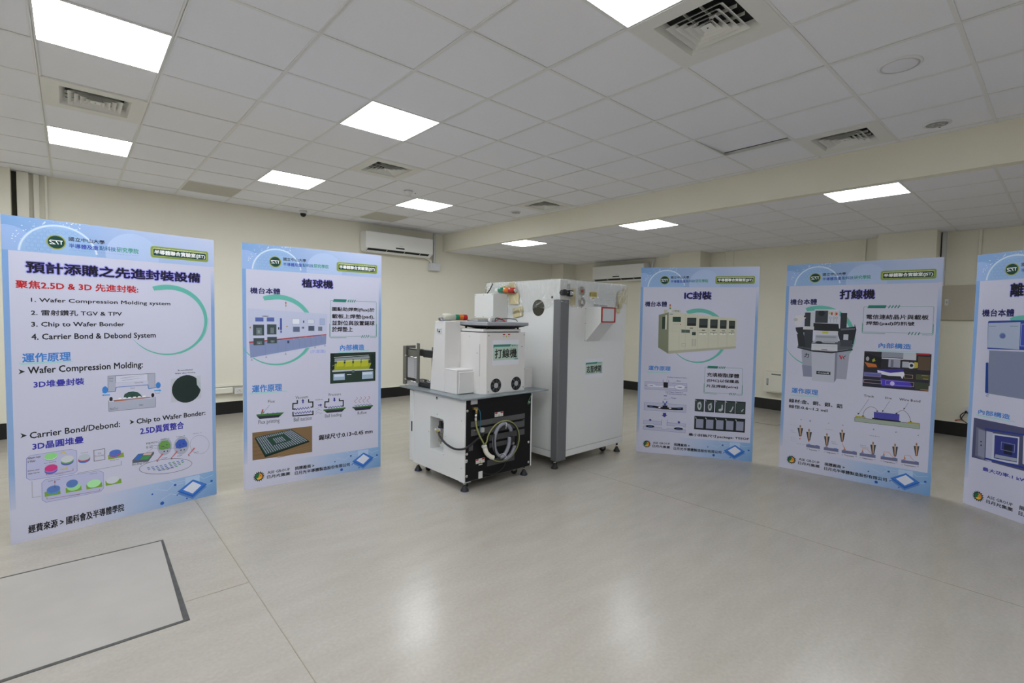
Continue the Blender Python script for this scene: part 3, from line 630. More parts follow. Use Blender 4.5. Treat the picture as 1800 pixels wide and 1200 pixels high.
["compression_diagram","t","2a2a34",[770.3,861,803.6,870.3],"Vacuum",0],
["wafer_photograph","t","30303c",[922.6,1016.9,1020,1028.4],"Reconstituted",1],
["wafer_photograph","t","30303c",[901.8,992.4,1039.4,1005],"Wafer after Molding",1],
["wafer_photograph","p","b8bac8",[874.8,963.3,1076.7,973.6,1078.9,794.6,873.3,782.5]],
["wafer_photograph","e","22302f",[978.3,876.6,98.2,106.4]],
["wafer_photograph","p","aab4bc",[1046.8,957.6,1076.3,912.1,1077.1,856.5,1049.8,902.2]],
["bonding_diagram","p","b4b6d6",[81.3,527.6,99.4,543.7,294.7,545.2,323.8,528.9,324.3,391.3,308.1,379.2,96.7,386.2,79.2,403.5]],
["bonding_diagram","l","6a74b4",[2,81.3,527.6,99.4,543.7,294.7,545.2,323.8,528.9,324.3,391.3,308.1,379.2,96.7,386.2,79.2,403.5,81.3,527.6]],
["bonding_diagram","p","b4b6d6",[149.3,355.9,165.8,372.1,439.3,366.7,462.9,348.1,461.5,238.7,445.9,218.7,167.1,223.4,148.9,243.9]],
["bonding_diagram","l","6a74b4",[2,149.3,355.9,165.8,372.1,439.3,366.7,462.9,348.1,461.5,238.7,445.9,218.7,167.1,223.4,148.9,243.9,149.3,355.9]],
["bonding_diagram","e","a0b0c8",[195.9,508.3,31.2,20.9]],
["bonding_diagram","e","6a4a80",[195.9,512.6,31.2,20.9]],
["bonding_diagram","e","c8d4d8",[196.0,514.4,31.2,20.9]],
["bonding_diagram","e","8ed488",[196.0,520.5,31.2,20.8]],
["bonding_diagram","e","4060c0",[195.3,425.3,31.3,22.6]],
["bonding_diagram","e","6a4a80",[195.4,431.1,31.3,22.6]],
["bonding_diagram","e","8080d0",[195.4,433.5,31.3,22.6]],
["bonding_diagram","e","c83c80",[195.6,441.7,31.2,22.5]],
["bonding_diagram","e","4a64b8",[275.7,464.3,31.7,22.6]],
["bonding_diagram","e","6a4a80",[275.8,470.8,31.7,22.5]],
["bonding_diagram","e","68a070",[275.8,473.6,31.7,22.5]],
["bonding_diagram","e","c4c8d0",[276,483,31.7,22.4]],
["bonding_diagram","e","4a78c8",[361.9,459.4,31.5,21.7]],
["bonding_diagram","e","6a4a80",[361.9,465.3,31.5,21.6]],
["bonding_diagram","e","b05070",[362,467.9,31.5,21.6]],
["bonding_diagram","e","b0bcc8",[362.1,476.4,31.5,21.6]],
["bonding_diagram","l","3c3c48",[3,413.5,513.2,472.6,513.2,472.6,437.9,413.5,437.9,413.5,513.2]],
["bonding_diagram","t","3c3c48",[434.2,479.1,453.5,490.7],"TSV",0],
["bonding_diagram","t","3c3c48",[418.9,461.2,466.1,477.6],"Processing",0],
["bonding_diagram","p","78a038",[160.8,291.7,236.3,288.1,238.9,258.3,161.8,260.7]],
["bonding_diagram","p","78a038",[263.5,290.4,342.9,286.7,345.7,256.1,264.5,258.7]],
["bonding_diagram","p","78a038",[369,286.5,452.7,282.6,455.7,251.2,370.2,253.9]],
["bonding_diagram","p","78a038",[472.4,285.4,560.2,281.4,563.5,249.2,473.7,252]],
["bonding_diagram","p","8aa040",[489.4,465.2,577.7,464.8,580.9,432.8,490.7,431.9]],
["bonding_diagram","e","4a98c0",[203.8,290.4,33,23.2]],
["bonding_diagram","e","6a4a80",[203.8,294,33,23.2]],
["bonding_diagram","e","6090c8",[203.9,295.5,33,23.2]],
["bonding_diagram","e","5878b8",[203.9,300.7,33,23.1]],
["bonding_diagram","e","9ad49c",[305.9,288.7,34.3,24.7]],
["bonding_diagram","e","5878b8",[296.7,313.3,30.1,26.6]],
["bonding_diagram","e","a8e0a8",[409.9,284.6,36.5,26.6]],
["bonding_diagram","e","c8ccd8",[512.7,283,35.7,24.4]],
["bonding_diagram","e","5080c8",[529.8,461.1,33.3,20.1]],
["bonding_diagram","e","6a4a80",[529.8,465.8,33.3,20.1]],
["bonding_diagram","e","c04878",[529.8,467.8,33.3,20.1]],
["bonding_diagram","e","5070c0",[529.9,474.4,33.3,20.0]],
["bonding_diagram","l","c8b830",[5,239.9,522.9,255.5,536.3,274.6,515.8]],
["bonding_diagram","l","c8b830",[5,238.3,421.7,273.2,418.9,273.4,432.5]],
["bonding_diagram","l","8a3040",[2,171.7,416.6,171.4,400.4,302.8,398.4,303.1,415.2]],
["bonding_diagram","l","8a3040",[2,172.1,254.8,171.9,242.6,440.9,226.6,441,238.6]],
["bonding_diagram","l","a8aabc",[5,103.7,377.4,104.1,271.6,144.2,270.7]],
["bonding_diagram","l","8a8a9c",[3,324,375.5,563.2,378.3,563.5,408.4]],
["bonding_diagram","l","5a3040",[1.5,211.2,345.4,210.5,304.2]],
["bonding_diagram","e","a03038",[211.6,346.3,3.3,6]],
["bonding_diagram","t","3a2a3a",[86.4,517.4,148.2,534.5],"Adhesive Layer",1],
["bonding_diagram","t","3a2a3a",[86,498.6,123.1,512.6],"Si Wafer",1],
["bonding_diagram","t","3a2a3a",[162.4,475.5,220.0,481.9],"Spin Coating",1],
["bonding_diagram","t","3a2a3a",[171,462.7,212.3,465.8],"& Curing",1],
["bonding_diagram","t","3a2a3a",[86.4,440.1,141.1,450.7],"Release Layer",1],
["bonding_diagram","t","3a2a3a",[86.1,423.9,140.8,432.8],"Glass Carrier",1],
["bonding_diagram","t","3a2a3a",[216.5,391.2,253.3,395.8],"Bonding",1],
["bonding_diagram","t","3a2a3a",[343.6,504.3,382.7,509.1],"Thinning",1],
["bonding_diagram","t","3a2a3a",[501.9,418.9,551.1,425.1],"Dicing Tape",1],
["bonding_diagram","t","3a2a3a",[180.5,355.5,237.3,361.3],"Laser Source",1],
["bonding_diagram","t","3a2a3a",[388.9,351.7,429,356.9],"Cleaning",1],
["bonding_diagram","t","3a2a3a",[280.6,229.3,334,233.3],"De-Bonding",1],
["chip_bonder_diagram","e","a4a8bc",[828.4,457.3,46.7,64.7]],
["chip_bonder_diagram","p","6aa048",[793.9,443.4,788.2,475,810.3,503.8,848.5,501.5,866.5,464.8,864.3,441.4,837.9,439.5,817.7,434]],
["chip_bonder_diagram","l","5a6478",[1,792.3,488.3,793.8,438.7]],
["chip_bonder_diagram","l","5a6478",[1,809.2,493.4,810.7,437.7]],
["chip_bonder_diagram","l","5a6478",[1,826.3,498.5,827.8,436.7]],
["chip_bonder_diagram","l","5a6478",[1,843.3,487.1,844.9,435.7]],
["chip_bonder_diagram","l","5a6478",[1,860.5,475.5,862.2,434.7]],
["chip_bonder_diagram","l","5a6478",[1,790.3,488.7,866.7,481.5]],
["chip_bonder_diagram","l","5a6478",[1,790.2,473.5,866.5,466.0]],
["chip_bonder_diagram","l","5a6478",[1,790,458.3,866.4,450.6]],
["chip_bonder_diagram","l","5a6478",[1,789.9,443,866.3,435.1]],
["chip_bonder_diagram","e","3c3c48",[817.9,461.1,4,4.3]],
["chip_bonder_diagram","e","3c3c48",[842.2,468.3,4,4.3]],
["chip_bonder_diagram","e","2c2c38",[824.6,421.9,5,4.6]],
["chip_bonder_diagram","e","2c2c38",[845.8,420.1,4,4.4]],
["chip_bonder_diagram","e","a4a8bc",[938.6,445.6,52.2,70.6]],
["chip_bonder_diagram","p","3c5cb8",[902.3,431.6,896.4,464,919.5,493.4,959.5,491,978.4,453.4,976.1,429.4,948.4,427.4,927.3,421.9]],
["chip_bonder_diagram","l","5a6478",[1,900.6,477.6,902.3,426.8]],
["chip_bonder_diagram","l","5a6478",[1,918.3,482.7,920,425.7]],
["chip_bonder_diagram","l","5a6478",[1,936.2,487.9,937.8,424.6]],
["chip_bonder_diagram","l","5a6478",[1,954.1,476.2,955.8,423.6]],
["chip_bonder_diagram","l","5a6478",[1,972.1,464.3,973.9,422.5]],
["chip_bonder_diagram","l","5a6478",[1,898.5,478,978.6,470.4]],
["chip_bonder_diagram","l","5a6478",[1,898.4,462.4,978.4,454.6]],
["chip_bonder_diagram","l","5a6478",[1,898.3,446.8,978.3,438.7]],
["chip_bonder_diagram","l","5a6478",[1,898.2,431.2,978.2,422.9]],
["chip_bonder_diagram","e","3c3c48",[927.5,449.6,4.2,4.4]],
["chip_bonder_diagram","e","3c3c48",[952.9,456.9,4.2,4.4]],
["chip_bonder_diagram","e","2c2c38",[934.6,409.5,5.2,4.7]],
["chip_bonder_diagram","e","2c2c38",[956.8,407.5,4.2,4.5]],
["chip_bonder_diagram","l","8a8ca0",[2,1131.9,414.4,1129.4,395.6,1122.4,379.1,1111.3,365.9,1097,357,1080.5,353,1062.9,354.1,1045.4,360.2,1029.3,370.8,1015.6,385.1,1005.2,402.2,998.7,421,996.6,440.1,999,458.4,1005.7,474.6,1016.3,487.7,1030.2,496.8,1046.3,501.2,1063.8,500.7,1081.3,495.1,1097.7,484.9,1111.9,470.6,1122.8,453.3,1129.6,434.1,1131.9,414.4]],
["chip_bonder_diagram","t","33333e",[800.5,512.2,861.8,518.5],"Wafer A",0],
["chip_bonder_diagram","t","33333e",[899.9,513.5,962.9,519.8],"Wafer B",0],
["chip_bonder_diagram","t","33333e",[1016.7,518.1,1078.3,523.7],"Wafer C",0],
["chip_bonder_diagram","t","33333e",[713.7,494.2,792.3,508.9],"MEMS/IC",0],
["chip_bonder_diagram","t","33333e",[714.4,463.6,756.7,483.4],"KGD",0],
["chip_bonder_diagram","t","33333e",[805.2,365.4,845.3,376.3],"C2W",0],
["chip_bonder_diagram","t","33333e",[907.1,363,942.6,374],"C2W",0],
["chip_bonder_diagram","t","33333e",[1020.1,366.4,1057.4,375.2],"C2W",0],
["chip_bonder_diagram","t","33333e",[627.7,351.8,723.6,375.3],"Binding-sites",0],
["chip_bonder_diagram","t","33333e",[786.5,281.4,889.7,293.1],"Carrier Wafer",0],
["chip_bonder_diagram","p","b86a74",[821.4,403.6,781.2,362.6,787.1,354.2,775.2,352.1,775.4,373.2,779.3,367.7,811.5,410.4]],
["chip_bonder_diagram","p","b86a74",[915.6,403.6,873.9,361.7,880,353.2,867.6,351.1,867.8,372.6,871.9,367.0,905.3,410.5]],
["chip_bonder_diagram","p","b86a74",[1033.4,404.7,989.6,361.8,996,353.1,983.1,350.9,983.2,372.9,987.5,367.1,1022.5,411.8]],
["chip_bonder_diagram","l","33333e",[1.5,756.9,482.2,822.9,458.9,853,435.3]],
["chip_bonder_diagram","l","33333e",[1.5,753.7,460.7,700.4,425]],
["chip_bonder_diagram","l","33333e",[1.5,758.6,459.7,888.9,434.2]],
["chip_bonder_diagram","p","5a606c",[628.0,397.9,662.8,436.2,760.3,432.5,760.2,418.5,723.8,368,627.7,377.5]],
["chip_bonder_diagram","p","3c68b8",[634.4,398.8,664.6,432.4,692.9,430,666.9,389.5]],
["chip_bonder_diagram","p","4a9058",[669.8,391.2,686.0,413,743.5,410.3,719.1,385.2]],
["chip_bonder_diagram","p","c8b0a8",[689,421.6,700.5,433.1,750.5,429.8,738.7,413.6]],
["chip_bonder_diagram","l","3a3a48",[2.5,1007.5,290.3,1004.7,280.7,996.4,272,983,264.5,964.9,258.3,942.9,253.8,917.6,251.0,889.9,249.9,860.8,250.6,831.2,253.1,801.9,257.1,773.9,262.7,748,269.5,724.8,277.3,705,286.0,689.1,295.3,677.5,304.9,670.4,314.5,668.1,323.9,670.6,332.8,677.9,341,689.6,348.2,705.7,354.3,725.6,359.1,748.9,362.3,774.9,364,802.9,364,832.1,362.3,861.7,358.8,890.8,353.8,918.3,347.3,943.5,339.5,965.4,330.6,983.4,320.9,996.7,310.7,1004.8,300.4,1007.5,290.3]],
["chip_bonder_diagram","p","3c9050",[713.7,323.8,729.1,325,731,319.9,715.6,318.8]],
["chip_bonder_diagram","p","2a58b0",[719.4,312.1,734.8,313.2,736.7,308.1,721.2,307]],
["chip_bonder_diagram","p","2a58b0",[739.8,323.2,755.3,324.3,757.2,319.2,741.6,318.1]],
["chip_bonder_diagram","p","2a58b0",[745.5,311.4,761.1,312.5,763,307.3,747.4,306.2]],
["chip_bonder_diagram","p","3c9050",[751.2,299.5,766.9,300.6,768.8,295.5,753.1,294.4]],
["chip_bonder_diagram","p","2a58b0",[766.1,322.5,781.9,323.6,783.8,318.5,768,317.3]],
["chip_bonder_diagram","p","3c9050",[771.9,310.6,787.7,311.7,789.6,306.6,773.8,305.5]],
["chip_bonder_diagram","p","2a58b0",[777.7,298.7,793.5,299.8,795.5,294.6,779.6,293.5]],
["chip_bonder_diagram","p","2a58b0",[783.5,286.8,799.4,287.8,801.3,282.6,785.4,281.6]],
["chip_bonder_diagram","p","3c9050",[792.7,321.8,808.7,322.9,810.6,317.8,794.7,316.6]],
["chip_bonder_diagram","p","2a58b0",[798.6,309.8,814.6,310.9,816.5,305.8,800.5,304.7]],
["chip_bonder_diagram","p","2a58b0",[804.5,297.9,820.5,298.9,822.5,293.7,806.4,292.7]],
["chip_bonder_diagram","p","3c9050",[810.4,285.8,826.4,286.9,828.4,281.7,812.3,280.7]],
["chip_bonder_diagram","p","2a58b0",[819.7,321.1,835.8,322.2,837.8,317,821.7,315.9]],
["chip_bonder_diagram","p","2a58b0",[825.6,309.1,841.8,310.2,843.8,305.0,827.6,303.9]],
["chip_bonder_diagram","p","3c9050",[831.6,297,847.8,298.1,849.8,292.9,833.5,291.8]],
["chip_bonder_diagram","p","2a58b0",[837.5,284.9,853.8,286,855.8,280.7,839.5,279.7]],
["chip_bonder_diagram","p","2a58b0",[847,329.9,863.4,331.1,865.4,325.8,849,324.7]],
["chip_bonder_diagram","p","3c9050",[853,317.8,869.4,319,871.4,313.7,855,312.6]],
["chip_bonder_diagram","p","2a58b0",[859.1,305.7,875.5,306.8,877.5,301.6,861.1,300.5]],
["chip_bonder_diagram","p","2a58b0",[865.1,293.6,881.5,294.6,883.6,289.4,867.1,288.3]],
["chip_bonder_diagram","p","3c9050",[874.6,329.2,891.1,330.4,893.2,325.2,876.6,324]],
["chip_bonder_diagram","p","2a58b0",[880.7,317.1,897.3,318.2,899.3,313.0,882.7,311.8]],
["chip_bonder_diagram","p","2a58b0",[886.8,304.9,903.4,306,905.4,300.7,888.8,299.6]],
["chip_bonder_diagram","p","3c9050",[892.9,292.7,909.5,293.8,911.6,288.5,894.9,287.4]],
["chip_bonder_diagram","p","2a58b0",[902.5,328.5,919.2,329.7,921.3,324.4,904.6,323.3]],
["chip_bonder_diagram","p","2a58b0",[908.7,316.3,925.4,317.5,927.5,312.2,910.7,311]],
["chip_bonder_diagram","p","3c9050",[914.9,304.1,931.7,305.2,933.7,299.9,916.9,298.8]],
["chip_bonder_diagram","p","2a58b0",[930.8,327.8,947.7,329.1,949.8,323.7,932.8,322.5]],
["chip_bonder_diagram","p","3c9050",[937,315.6,954.0,316.7,956.0,311.4,939.1,310.2]]],"p2":[["title_lettering","t","a3a3dc",[463.6,1699.3,725.6,1769.5],"植球機",6],
["title_lettering","t","6a62c0",[463.6,1699.3,725.6,1769.5],"植球機",4],
["title_lettering","t","14121c",[463.6,1699.3,725.6,1769.5],"植球機",2],
["body_lettering#23","t","1e1c58",[58.7,1628.2,285.3,1676.7],"機台本體",2],
["body_lettering#24","t","9aa6dc",[530.3,1117.6,662.2,1152.1],"(示意圖)",1],
["heading_brush#u4824","p","9cc8cc",[769.2,1126.6,1055.6,1139.7,1064.1,1129.2,789,1112.1,774.2,1118.5]],
["body_lettering#25","t","3f7cc8",[791.7,1138.6,1016.5,1190.7],"內部構造",2],
["brush_circle","a","62b0a6",[262.9,1327,300.2,112,-165,42,4]],
["callout_box","l","3f8a7c",[3,745.6,1593,708.6,1593,702.6,1585,702.6,1275.8,708.6,1267.8,1012.4,1267.8]],
["callout_box","l","3f8a7c",[3,960.7,1593,1126.8,1593,1132.8,1585,1132.8,1275.8,1126.8,1267.8,1046.8,1267.8]],
["callout_box","l","3f8a7c",[4,698.6,1381.6,698.6,1263.8,706.6,1255.8,848.9,1255.8]],
["callout_box","l","3f8a7c",[4,1136.8,1381.6,1136.8,1263.8,1128.8,1255.8,1072.6,1255.8]],
["callout_box","l","3f8a7c",[3,810.2,1593,969.3,1593]],
["callout_box","p","2c7a6c",[734.4,1606,851.7,1606,843.7,1580,726.4,1580]],
["callout_box","p","2c7a6c",[869.8,1606,877.8,1606,865.8,1580,857.8,1580]],
["callout_box","p","2c7a6c",[998.8,1277.8,1005.8,1277.8,994.8,1251.8,987.8,1251.8]],
["callout_box","p","2c7a6c",[889.2,1606,897.2,1606,885.2,1580,877.2,1580]],
["callout_box","p","2c7a6c",[1018.2,1277.8,1025.2,1277.8,1014.2,1251.8,1007.2,1251.8]],
["callout_box","p","2c7a6c",[908.5,1606,916.5,1606,904.5,1580,896.5,1580]],
["callout_box","p","2c7a6c",[1037.6,1277.8,1044.6,1277.8,1033.6,1251.8,1026.6,1251.8]],
["callout_box","p","2c7a6c",[927.9,1606,935.9,1606,923.9,1580,915.9,1580]],
["callout_box","p","2c7a6c",[1056.9,1277.8,1063.9,1277.8,1052.9,1251.8,1045.9,1251.8]],
["callout_box","t","1c1a22",[719.2,1493.1,1115.0,1533.0],"圖點助焊劑(flux)於",2],
["callout_box","t","1c1a22",[719.4,1426.0,1112.3,1470.3],"載板上焊墊(pad),",2],
["callout_box","t","1c1a22",[719.5,1369.3,1115.9,1411.4],"並對位與放置錫球",2],
["callout_box","t","1c1a22",[719.6,1309.8,905.9,1356.4],"於焊墊上",2],
["machine_picture","p","b6bcd6",[37.6,1504.0,676.0,1469.5,666.9,1195.9,53.2,1092.9]],
["machine_picture","p","7f8cb4",[48.2,1221.9,668.6,1285.9,665.0,1199.8,55.6,1098.3]],
["machine_picture","p","a83c38",[46.6,1231.8,668.6,1289.8,668.6,1282,46.6,1219.2]],
["machine_picture","r","3e4a4e",[76.6,1281.4,160.3,1372]],
["machine_picture","r","68747a",[101,1288.8,142,1345.1]],
["machine_picture","r","8a949c",[112.4,1299.8,127.1,1325.2]],
["machine_picture","r","3e4a4e",[182.4,1290,255.1,1374.5]],
["machine_picture","r","68747a",[207.6,1297.5,236.3,1347.2]],
["machine_picture","r","8a949c",[219.4,1308.6,221,1327]],
["machine_picture","r","3e4a4e",[79.3,1201,161.6,1260.3]],
["machine_picture","r","68747a",[103.7,1208.6,143.3,1232.9]],
["machine_picture","r","8a949c",[115.2,1212.7,128.4,1219.8]],
["machine_picture","r","3e4a4e",[183.7,1214.1,258.3,1268.4]],
["machine_picture","r","68747a",[208.9,1221.8,239.5,1240.6]],
["machine_picture","r","8a949c",[220.7,1220.2,224.2,1233.1]],
["machine_picture","r","5262a4",[94,1398,155.8,1431.6]],
["machine_picture","r","5262a4",[181,1398.8,238.3,1432.9]],
["machine_picture","r","3c4c9c",[283,1327,298.3,1427]],
["machine_picture","r","5864a0",[284.5,1302.8,298.3,1323.3]],
["machine_picture","r","d8dce8",[380.9,1377.2,441.7,1423.7]],
["machine_picture","l","8088a8",[2,380.9,1423.7,441.7,1423.7,441.7,1377.2,380.9,1377.2,380.9,1423.7]],
["machine_picture","r","5a6480",[387.9,1310.9,441.6,1355.2]],
["machine_picture","l","8088a8",[2,387.9,1355.2,441.6,1355.2,441.6,1310.9,387.9,1310.9,387.9,1355.2]],
["machine_picture","r","c8cedc",[507.2,1382.8,562.7,1420.5]],
["machine_picture","l","8088a8",[2,507.2,1420.5,562.7,1420.5,562.7,1382.8,507.2,1382.8,507.2,1420.5]],
["machine_picture","r","4a5468",[514.5,1320.2,564.6,1361.4]],
["machine_picture","l","8088a8",[2,514.5,1361.4,564.6,1361.4,564.6,1320.2,514.5,1320.2,514.5,1361.4]],
["machine_picture","r","9cacd0",[611.4,1373.7,653.2,1427.7]],
["machine_picture","l","8088a8",[2,611.4,1427.7,653.2,1427.7,653.2,1373.7,611.4,1373.7,611.4,1427.7]],
["machine_picture","r","6a7480",[598.2,1320.1,632.3,1356]],
["machine_picture","l","8088a8",[2,598.2,1356,632.3,1356,632.3,1320.1,598.2,1320.1,598.2,1356]],
["machine_picture","r","2c3040",[470.7,1389.8,479.8,1408.7]],
["machine_picture","r","2c3040",[459.7,1338.4,467,1355.5]],
["machine_picture","r","2c3040",[470.6,1338.4,477.9,1355.5]],
["machine_picture","r","3a3c48",[267.3,1329.8,277.6,1351]],
["machine_picture","e","b08040",[56.6,1347.6,6,8.1]],
["machine_picture","e","b08040",[338.1,1356.9,4.8,5.6]],
["machine_picture","r","3a4668",[340.9,1212.5,356.7,1236.2]],
["machine_picture","e","3a3c48",[170.2,1441.8,27.6,3.2]],
["machine_picture","l","6c78a0",[1.5,166.8,1235.7,168.8,1116.6]],
["machine_picture","l","6c78a0",[1.5,265.3,1245.1,267.6,1135.2]],
["machine_picture","l","6c78a0",[1.5,326,1251,328.4,1146.7]],
["machine_picture","l","6c78a0",[1.5,385.1,1256.7,387.7,1157.9]],
["machine_picture","l","6c78a0",[1.5,438.9,1261.8,441.5,1168]],
["machine_picture","l","6c78a0",[1.5,484.3,1266.2,487,1176.6]],
["machine_picture","l","6c78a0",[1.5,533,1270.9,535.8,1185.8]],
["machine_picture","l","6c78a0",[1.5,576.7,1275.1,579.6,1194.1]],
["machine_picture","l","6c78a0",[1.5,621.9,1279.4,624.9,1202.7]],
["machine_picture","r","b8b040",[271.3,1231.4,281.6,1236.2]],
["machine_picture","r","b8b040",[385.1,1244.6,395.8,1249.4]],
["machine_picture","r","b8b040",[438.9,1250.8,449.7,1255.7]],
["machine_picture","r","b8b040",[484.3,1256.1,495.2,1261.0]],
["machine_picture","r","b8b040",[537.6,1262.3,548.8,1267.2]],
["machine_picture","r","b8b040",[628.6,1272.8,640,1277.8]],
["machine_picture","r","b02c2c",[326.7,1550.5,334.5,1567.0]],
["machine_picture","r","c89a30",[326.7,1539.3,334.5,1548.4]],
["machine_picture","r","3c8050",[326.6,1528.2,334.5,1537.3]],
["machine_picture","r","b8bccc",[328.4,1494.7,332.7,1526.2]],
["machine_picture","l","585c74",[3,67,1092.5,66.9,1079.8,60.4,1076.4,73.5,1077.7]],
["machine_picture","l","585c74",[3,174.7,1110,174.6,1097.1,167.9,1093.7,181.4,1095.0]],
["machine_picture","l","585c74",[3,327.5,1133.4,327.5,1120.3,320.5,1116.7,334.5,1118.2]],
["machine_picture","l","585c74",[3,570.3,1185,570.3,1171.4,562.8,1167.7,577.8,1169.3]],
["machine_picture","l","585c74",[3,655.4,1200,655.4,1186.3,647.8,1182.5,663.1,1184.2]],
["interior_photograph","r","28362e",[703.7,950.4,1128.6,1116.4]],
["interior_photograph","r","2a3a32",[701.9,839.7,1127.3,1036.6]],
["interior_photograph","p","98a02c",[744.9,1020.1,1088.3,1014.6,1062.0,955.6,730.4,961.1]],
["interior_photograph","p","b8bcc8",[720.6,959.6,1102.7,957.9,1102.8,945.4,720.6,945.7]],
["interior_photograph","p","b4b634",[764.5,1059.1,826.1,1059,824.3,994.8,760.7,991.6]],
["interior_photograph","p","b4b634",[842.2,1056.4,905,1056.3,903.3,991.4,838.4,988.2]],
["interior_photograph","p","b4b634",[920.4,1053.7,984.5,1053.5,982.8,988,916.6,984.8]],
["interior_photograph","p","b4b634",[992.9,1051.2,1058.2,1050.9,1056.5,984.8,989.1,981.6]],
["interior_photograph","r","9cb0c8",[730.5,867.5,834.8,926.4]],
["interior_photograph","r","c8d4e4",[740.3,898.2,826.7,920.9]],
["interior_photograph","r","9cb0c8",[996.7,864.0,1105.5,933]],
["interior_photograph","r","c8d4e4",[1004.1,904.2,1094.5,927.5]],
["interior_photograph","r","d0d0d8",[854.8,910.6,895.5,917.8]],
["interior_photograph","r","566a60",[900.4,931.4,926.1,953]],
["interior_photograph","p","8a9298",[739.9,1067.8,1066.6,1079.5,1069.9,1056.7,742.9,1042.9]],
["interior_photograph","r","1c2824",[705.7,968.5,740.2,1112.4]],
["interior_photograph","r","1e2a26",[1084.6,955.7,1126.4,1095.5]],
["interior_photograph","l","c4ccd0",[4,735,1077.9,1061.2,1088.0]],
["interior_photograph","l","c4ccd0",[4,740,1038.1,1072.1,1044.2]],
["interior_photograph","l","98a0a4",[3,720.5,999.2,740.0,1008.3]],
["heading_brush#u33343","p","9cc8cc",[39.5,808.6,335.6,805.4,342.7,795.5,55.7,794.6,43.5,801]],
["body_lettering#26","t","3f7cc8",[67.5,808.3,295.3,868.4],"運作原理",2],
["body_lettering#27","t","1c1a22",[603.1,335.7,1100.5,382.3],"錫球尺寸:0.13~0.45 mm",2],
["process_diagram","p","2c2c3c",[99.9,608.6,295.7,603.7,269.5,580,120.6,581.6]],
["process_diagram","p","3c7038",[95.9,623.7,313.2,619,291.3,600.4,99.9,606.8]],
["process_diagram","l","b4b8dc",[3,95.9,623.7,313.2,622.8]],
["process_diagram","p","903c40",[130.8,626.7,141.8,662.6,151.9,658.9,140.8,621.1]],
["process_diagram","e","68b060",[145,626.7,7.5,8.6]],
["process_diagram","r","5a5a90",[175.3,618.1,188.9,625.1]],
["process_diagram","r","5a5a90",[217.9,616.7,231.6,623.7]],
["process_diagram","r","5a5a90",[252.3,615.5,266.1,622.5]],
["process_diagram","l","3a3a90",[2,196.8,690,152.6,636.6]],
["process_diagram","p","3a3a90",[147.5,627.8,151,644.1,161,635.8]],
["process_diagram","l","1c1c22",[10,420.3,716,420.3,687.3,384.3,687.5,382.4,639.9,404.9,637.8]],
["process_diagram","l","1c1c22",[10,514.6,715,514.6,688.8,550.9,687.6,550.9,643.6,530.4,642.6]],
["process_diagram","l","1c1c22",[10,384.2,615.9,385.0,579.4,551.9,575.1,550.9,609.4]],
["process_diagram","l","3a3a90",[5,402.2,644.8,413,629.6,423.9,645.1,434.7,629.8,445.7,645.4,456.6,630.1,467.6,645.7,478.6,630.3,489.6,646.0,500.7,630.6,511.8,646.2,522.9,630.8]],
["process_diagram","l","3a3a90",[5,397.7,608.8,408.4,593.6,419.3,609,430.2,593.7,441.1,609.2,452,593.8,463,609.4,474,594,485,609.6,496.1,594.1,507.2,609.7,518.3,594.3,529.5,609.9,540.7,594.4]],
["process_diagram","p","3a3a90",[466.7,721.8,479.5,703.4,473.1,703.9,473.1,682.7,461.2,683.7,461.2,704.9,453.9,705.5]],
["process_diagram","l","1c1c22",[10,689.1,707.6,689.1,677.7,656.3,678.6,654.4,631.2,675.7,627.3]],
["process_diagram","l","1c1c22",[10,785.4,699.7,785.5,677.6,820.5,676.7,820.7,626.1,800.6,625.9]],
["process_diagram","l","3a3a90",[5,679.5,630.9,691.2,617.1,702.9,631.1,714.6,617.3,726.3,631.4,738.1,617.5,749.9,631.7,761.8,617.7,773.7,631.9,785.7,617.9,797.6,632.2]],
["process_diagram","p","3a3a90",[740,671.4,753.7,688.3,746.8,688.8,746.8,708.9,733,710,733.0,690,726.2,690.6]],
["process_diagram","p","3a3a90",[631.4,653.1,615.1,667.3,615.1,658.5,596.1,658.2,596.1,650.3,615.1,649.6,615.2,640.7]],
["process_diagram","p","3c7038",[641,610.7,840.9,612.1,840.9,595.8,643.9,596.5]],
["process_diagram","p","2c2c3c",[650.6,597.9,833.8,597.5,810.8,574.4,672.9,575.9]],
["process_diagram","l","5a6478",[2,570.6,629.1,578.2,623.7,585.8,623,593.3,628.1,600.9,635.7,608.5,640.7,616.1,639.8,623.7,634.4,631.4,629]],
["process_diagram","l","5a6478",[2,570.7,598,578.2,597.9,585.8,603.5,593.3,611,600.9,615.4,608.5,613.9,616.1,608.2,623.8,603.1,631.4,603.2]],
["process_diagram","l","5a6478",[2,570.7,572.9,578.2,578.9,585.8,586.3,593.4,590.1,600.9,587.9,608.6,582,616.2,577.3,623.8,578,631.5,584.1]],
["process_diagram","p","3c7038",[905.0,608.2,1104,608.8,1104.1,594.1,907.2,595.7]],
["process_diagram","p","2c2c3c",[915.4,597,1096.6,595.8,1075.2,569.5,936.1,572.4]],
["process_diagram","l","3a3a90",[4,927.6,624.6,942.2,612.2,956.6,624.5,971.3,612,985.9,624.3,1000.6,611.8,1015.3,624.2,1030.2,611.7,1045,624.1,1060,611.5,1074.9,623.9,1090,611.3]],
["process_diagram","l","a02c38",[3,939.7,700.5,951.5,691.3,953.5,683.0,943.9,675.5,931.0,668.4,925.4,660.7,931.9,651.9,945.1,642.5]],
["process_diagram","l","a02c38",[3,979.2,699.4,991.2,690.2,993.2,681.8,983.5,674.3,970.4,667.1,964.8,659.4,971.4,650.6,984.8,641.2]],
["process_diagram","l","a02c38",[3,1019.1,698.3,1031.2,689.1,1033.2,680.6,1023.5,673.1,1010.3,665.9,1004.6,658.1,1011.3,649.2,1024.8,639.8]],
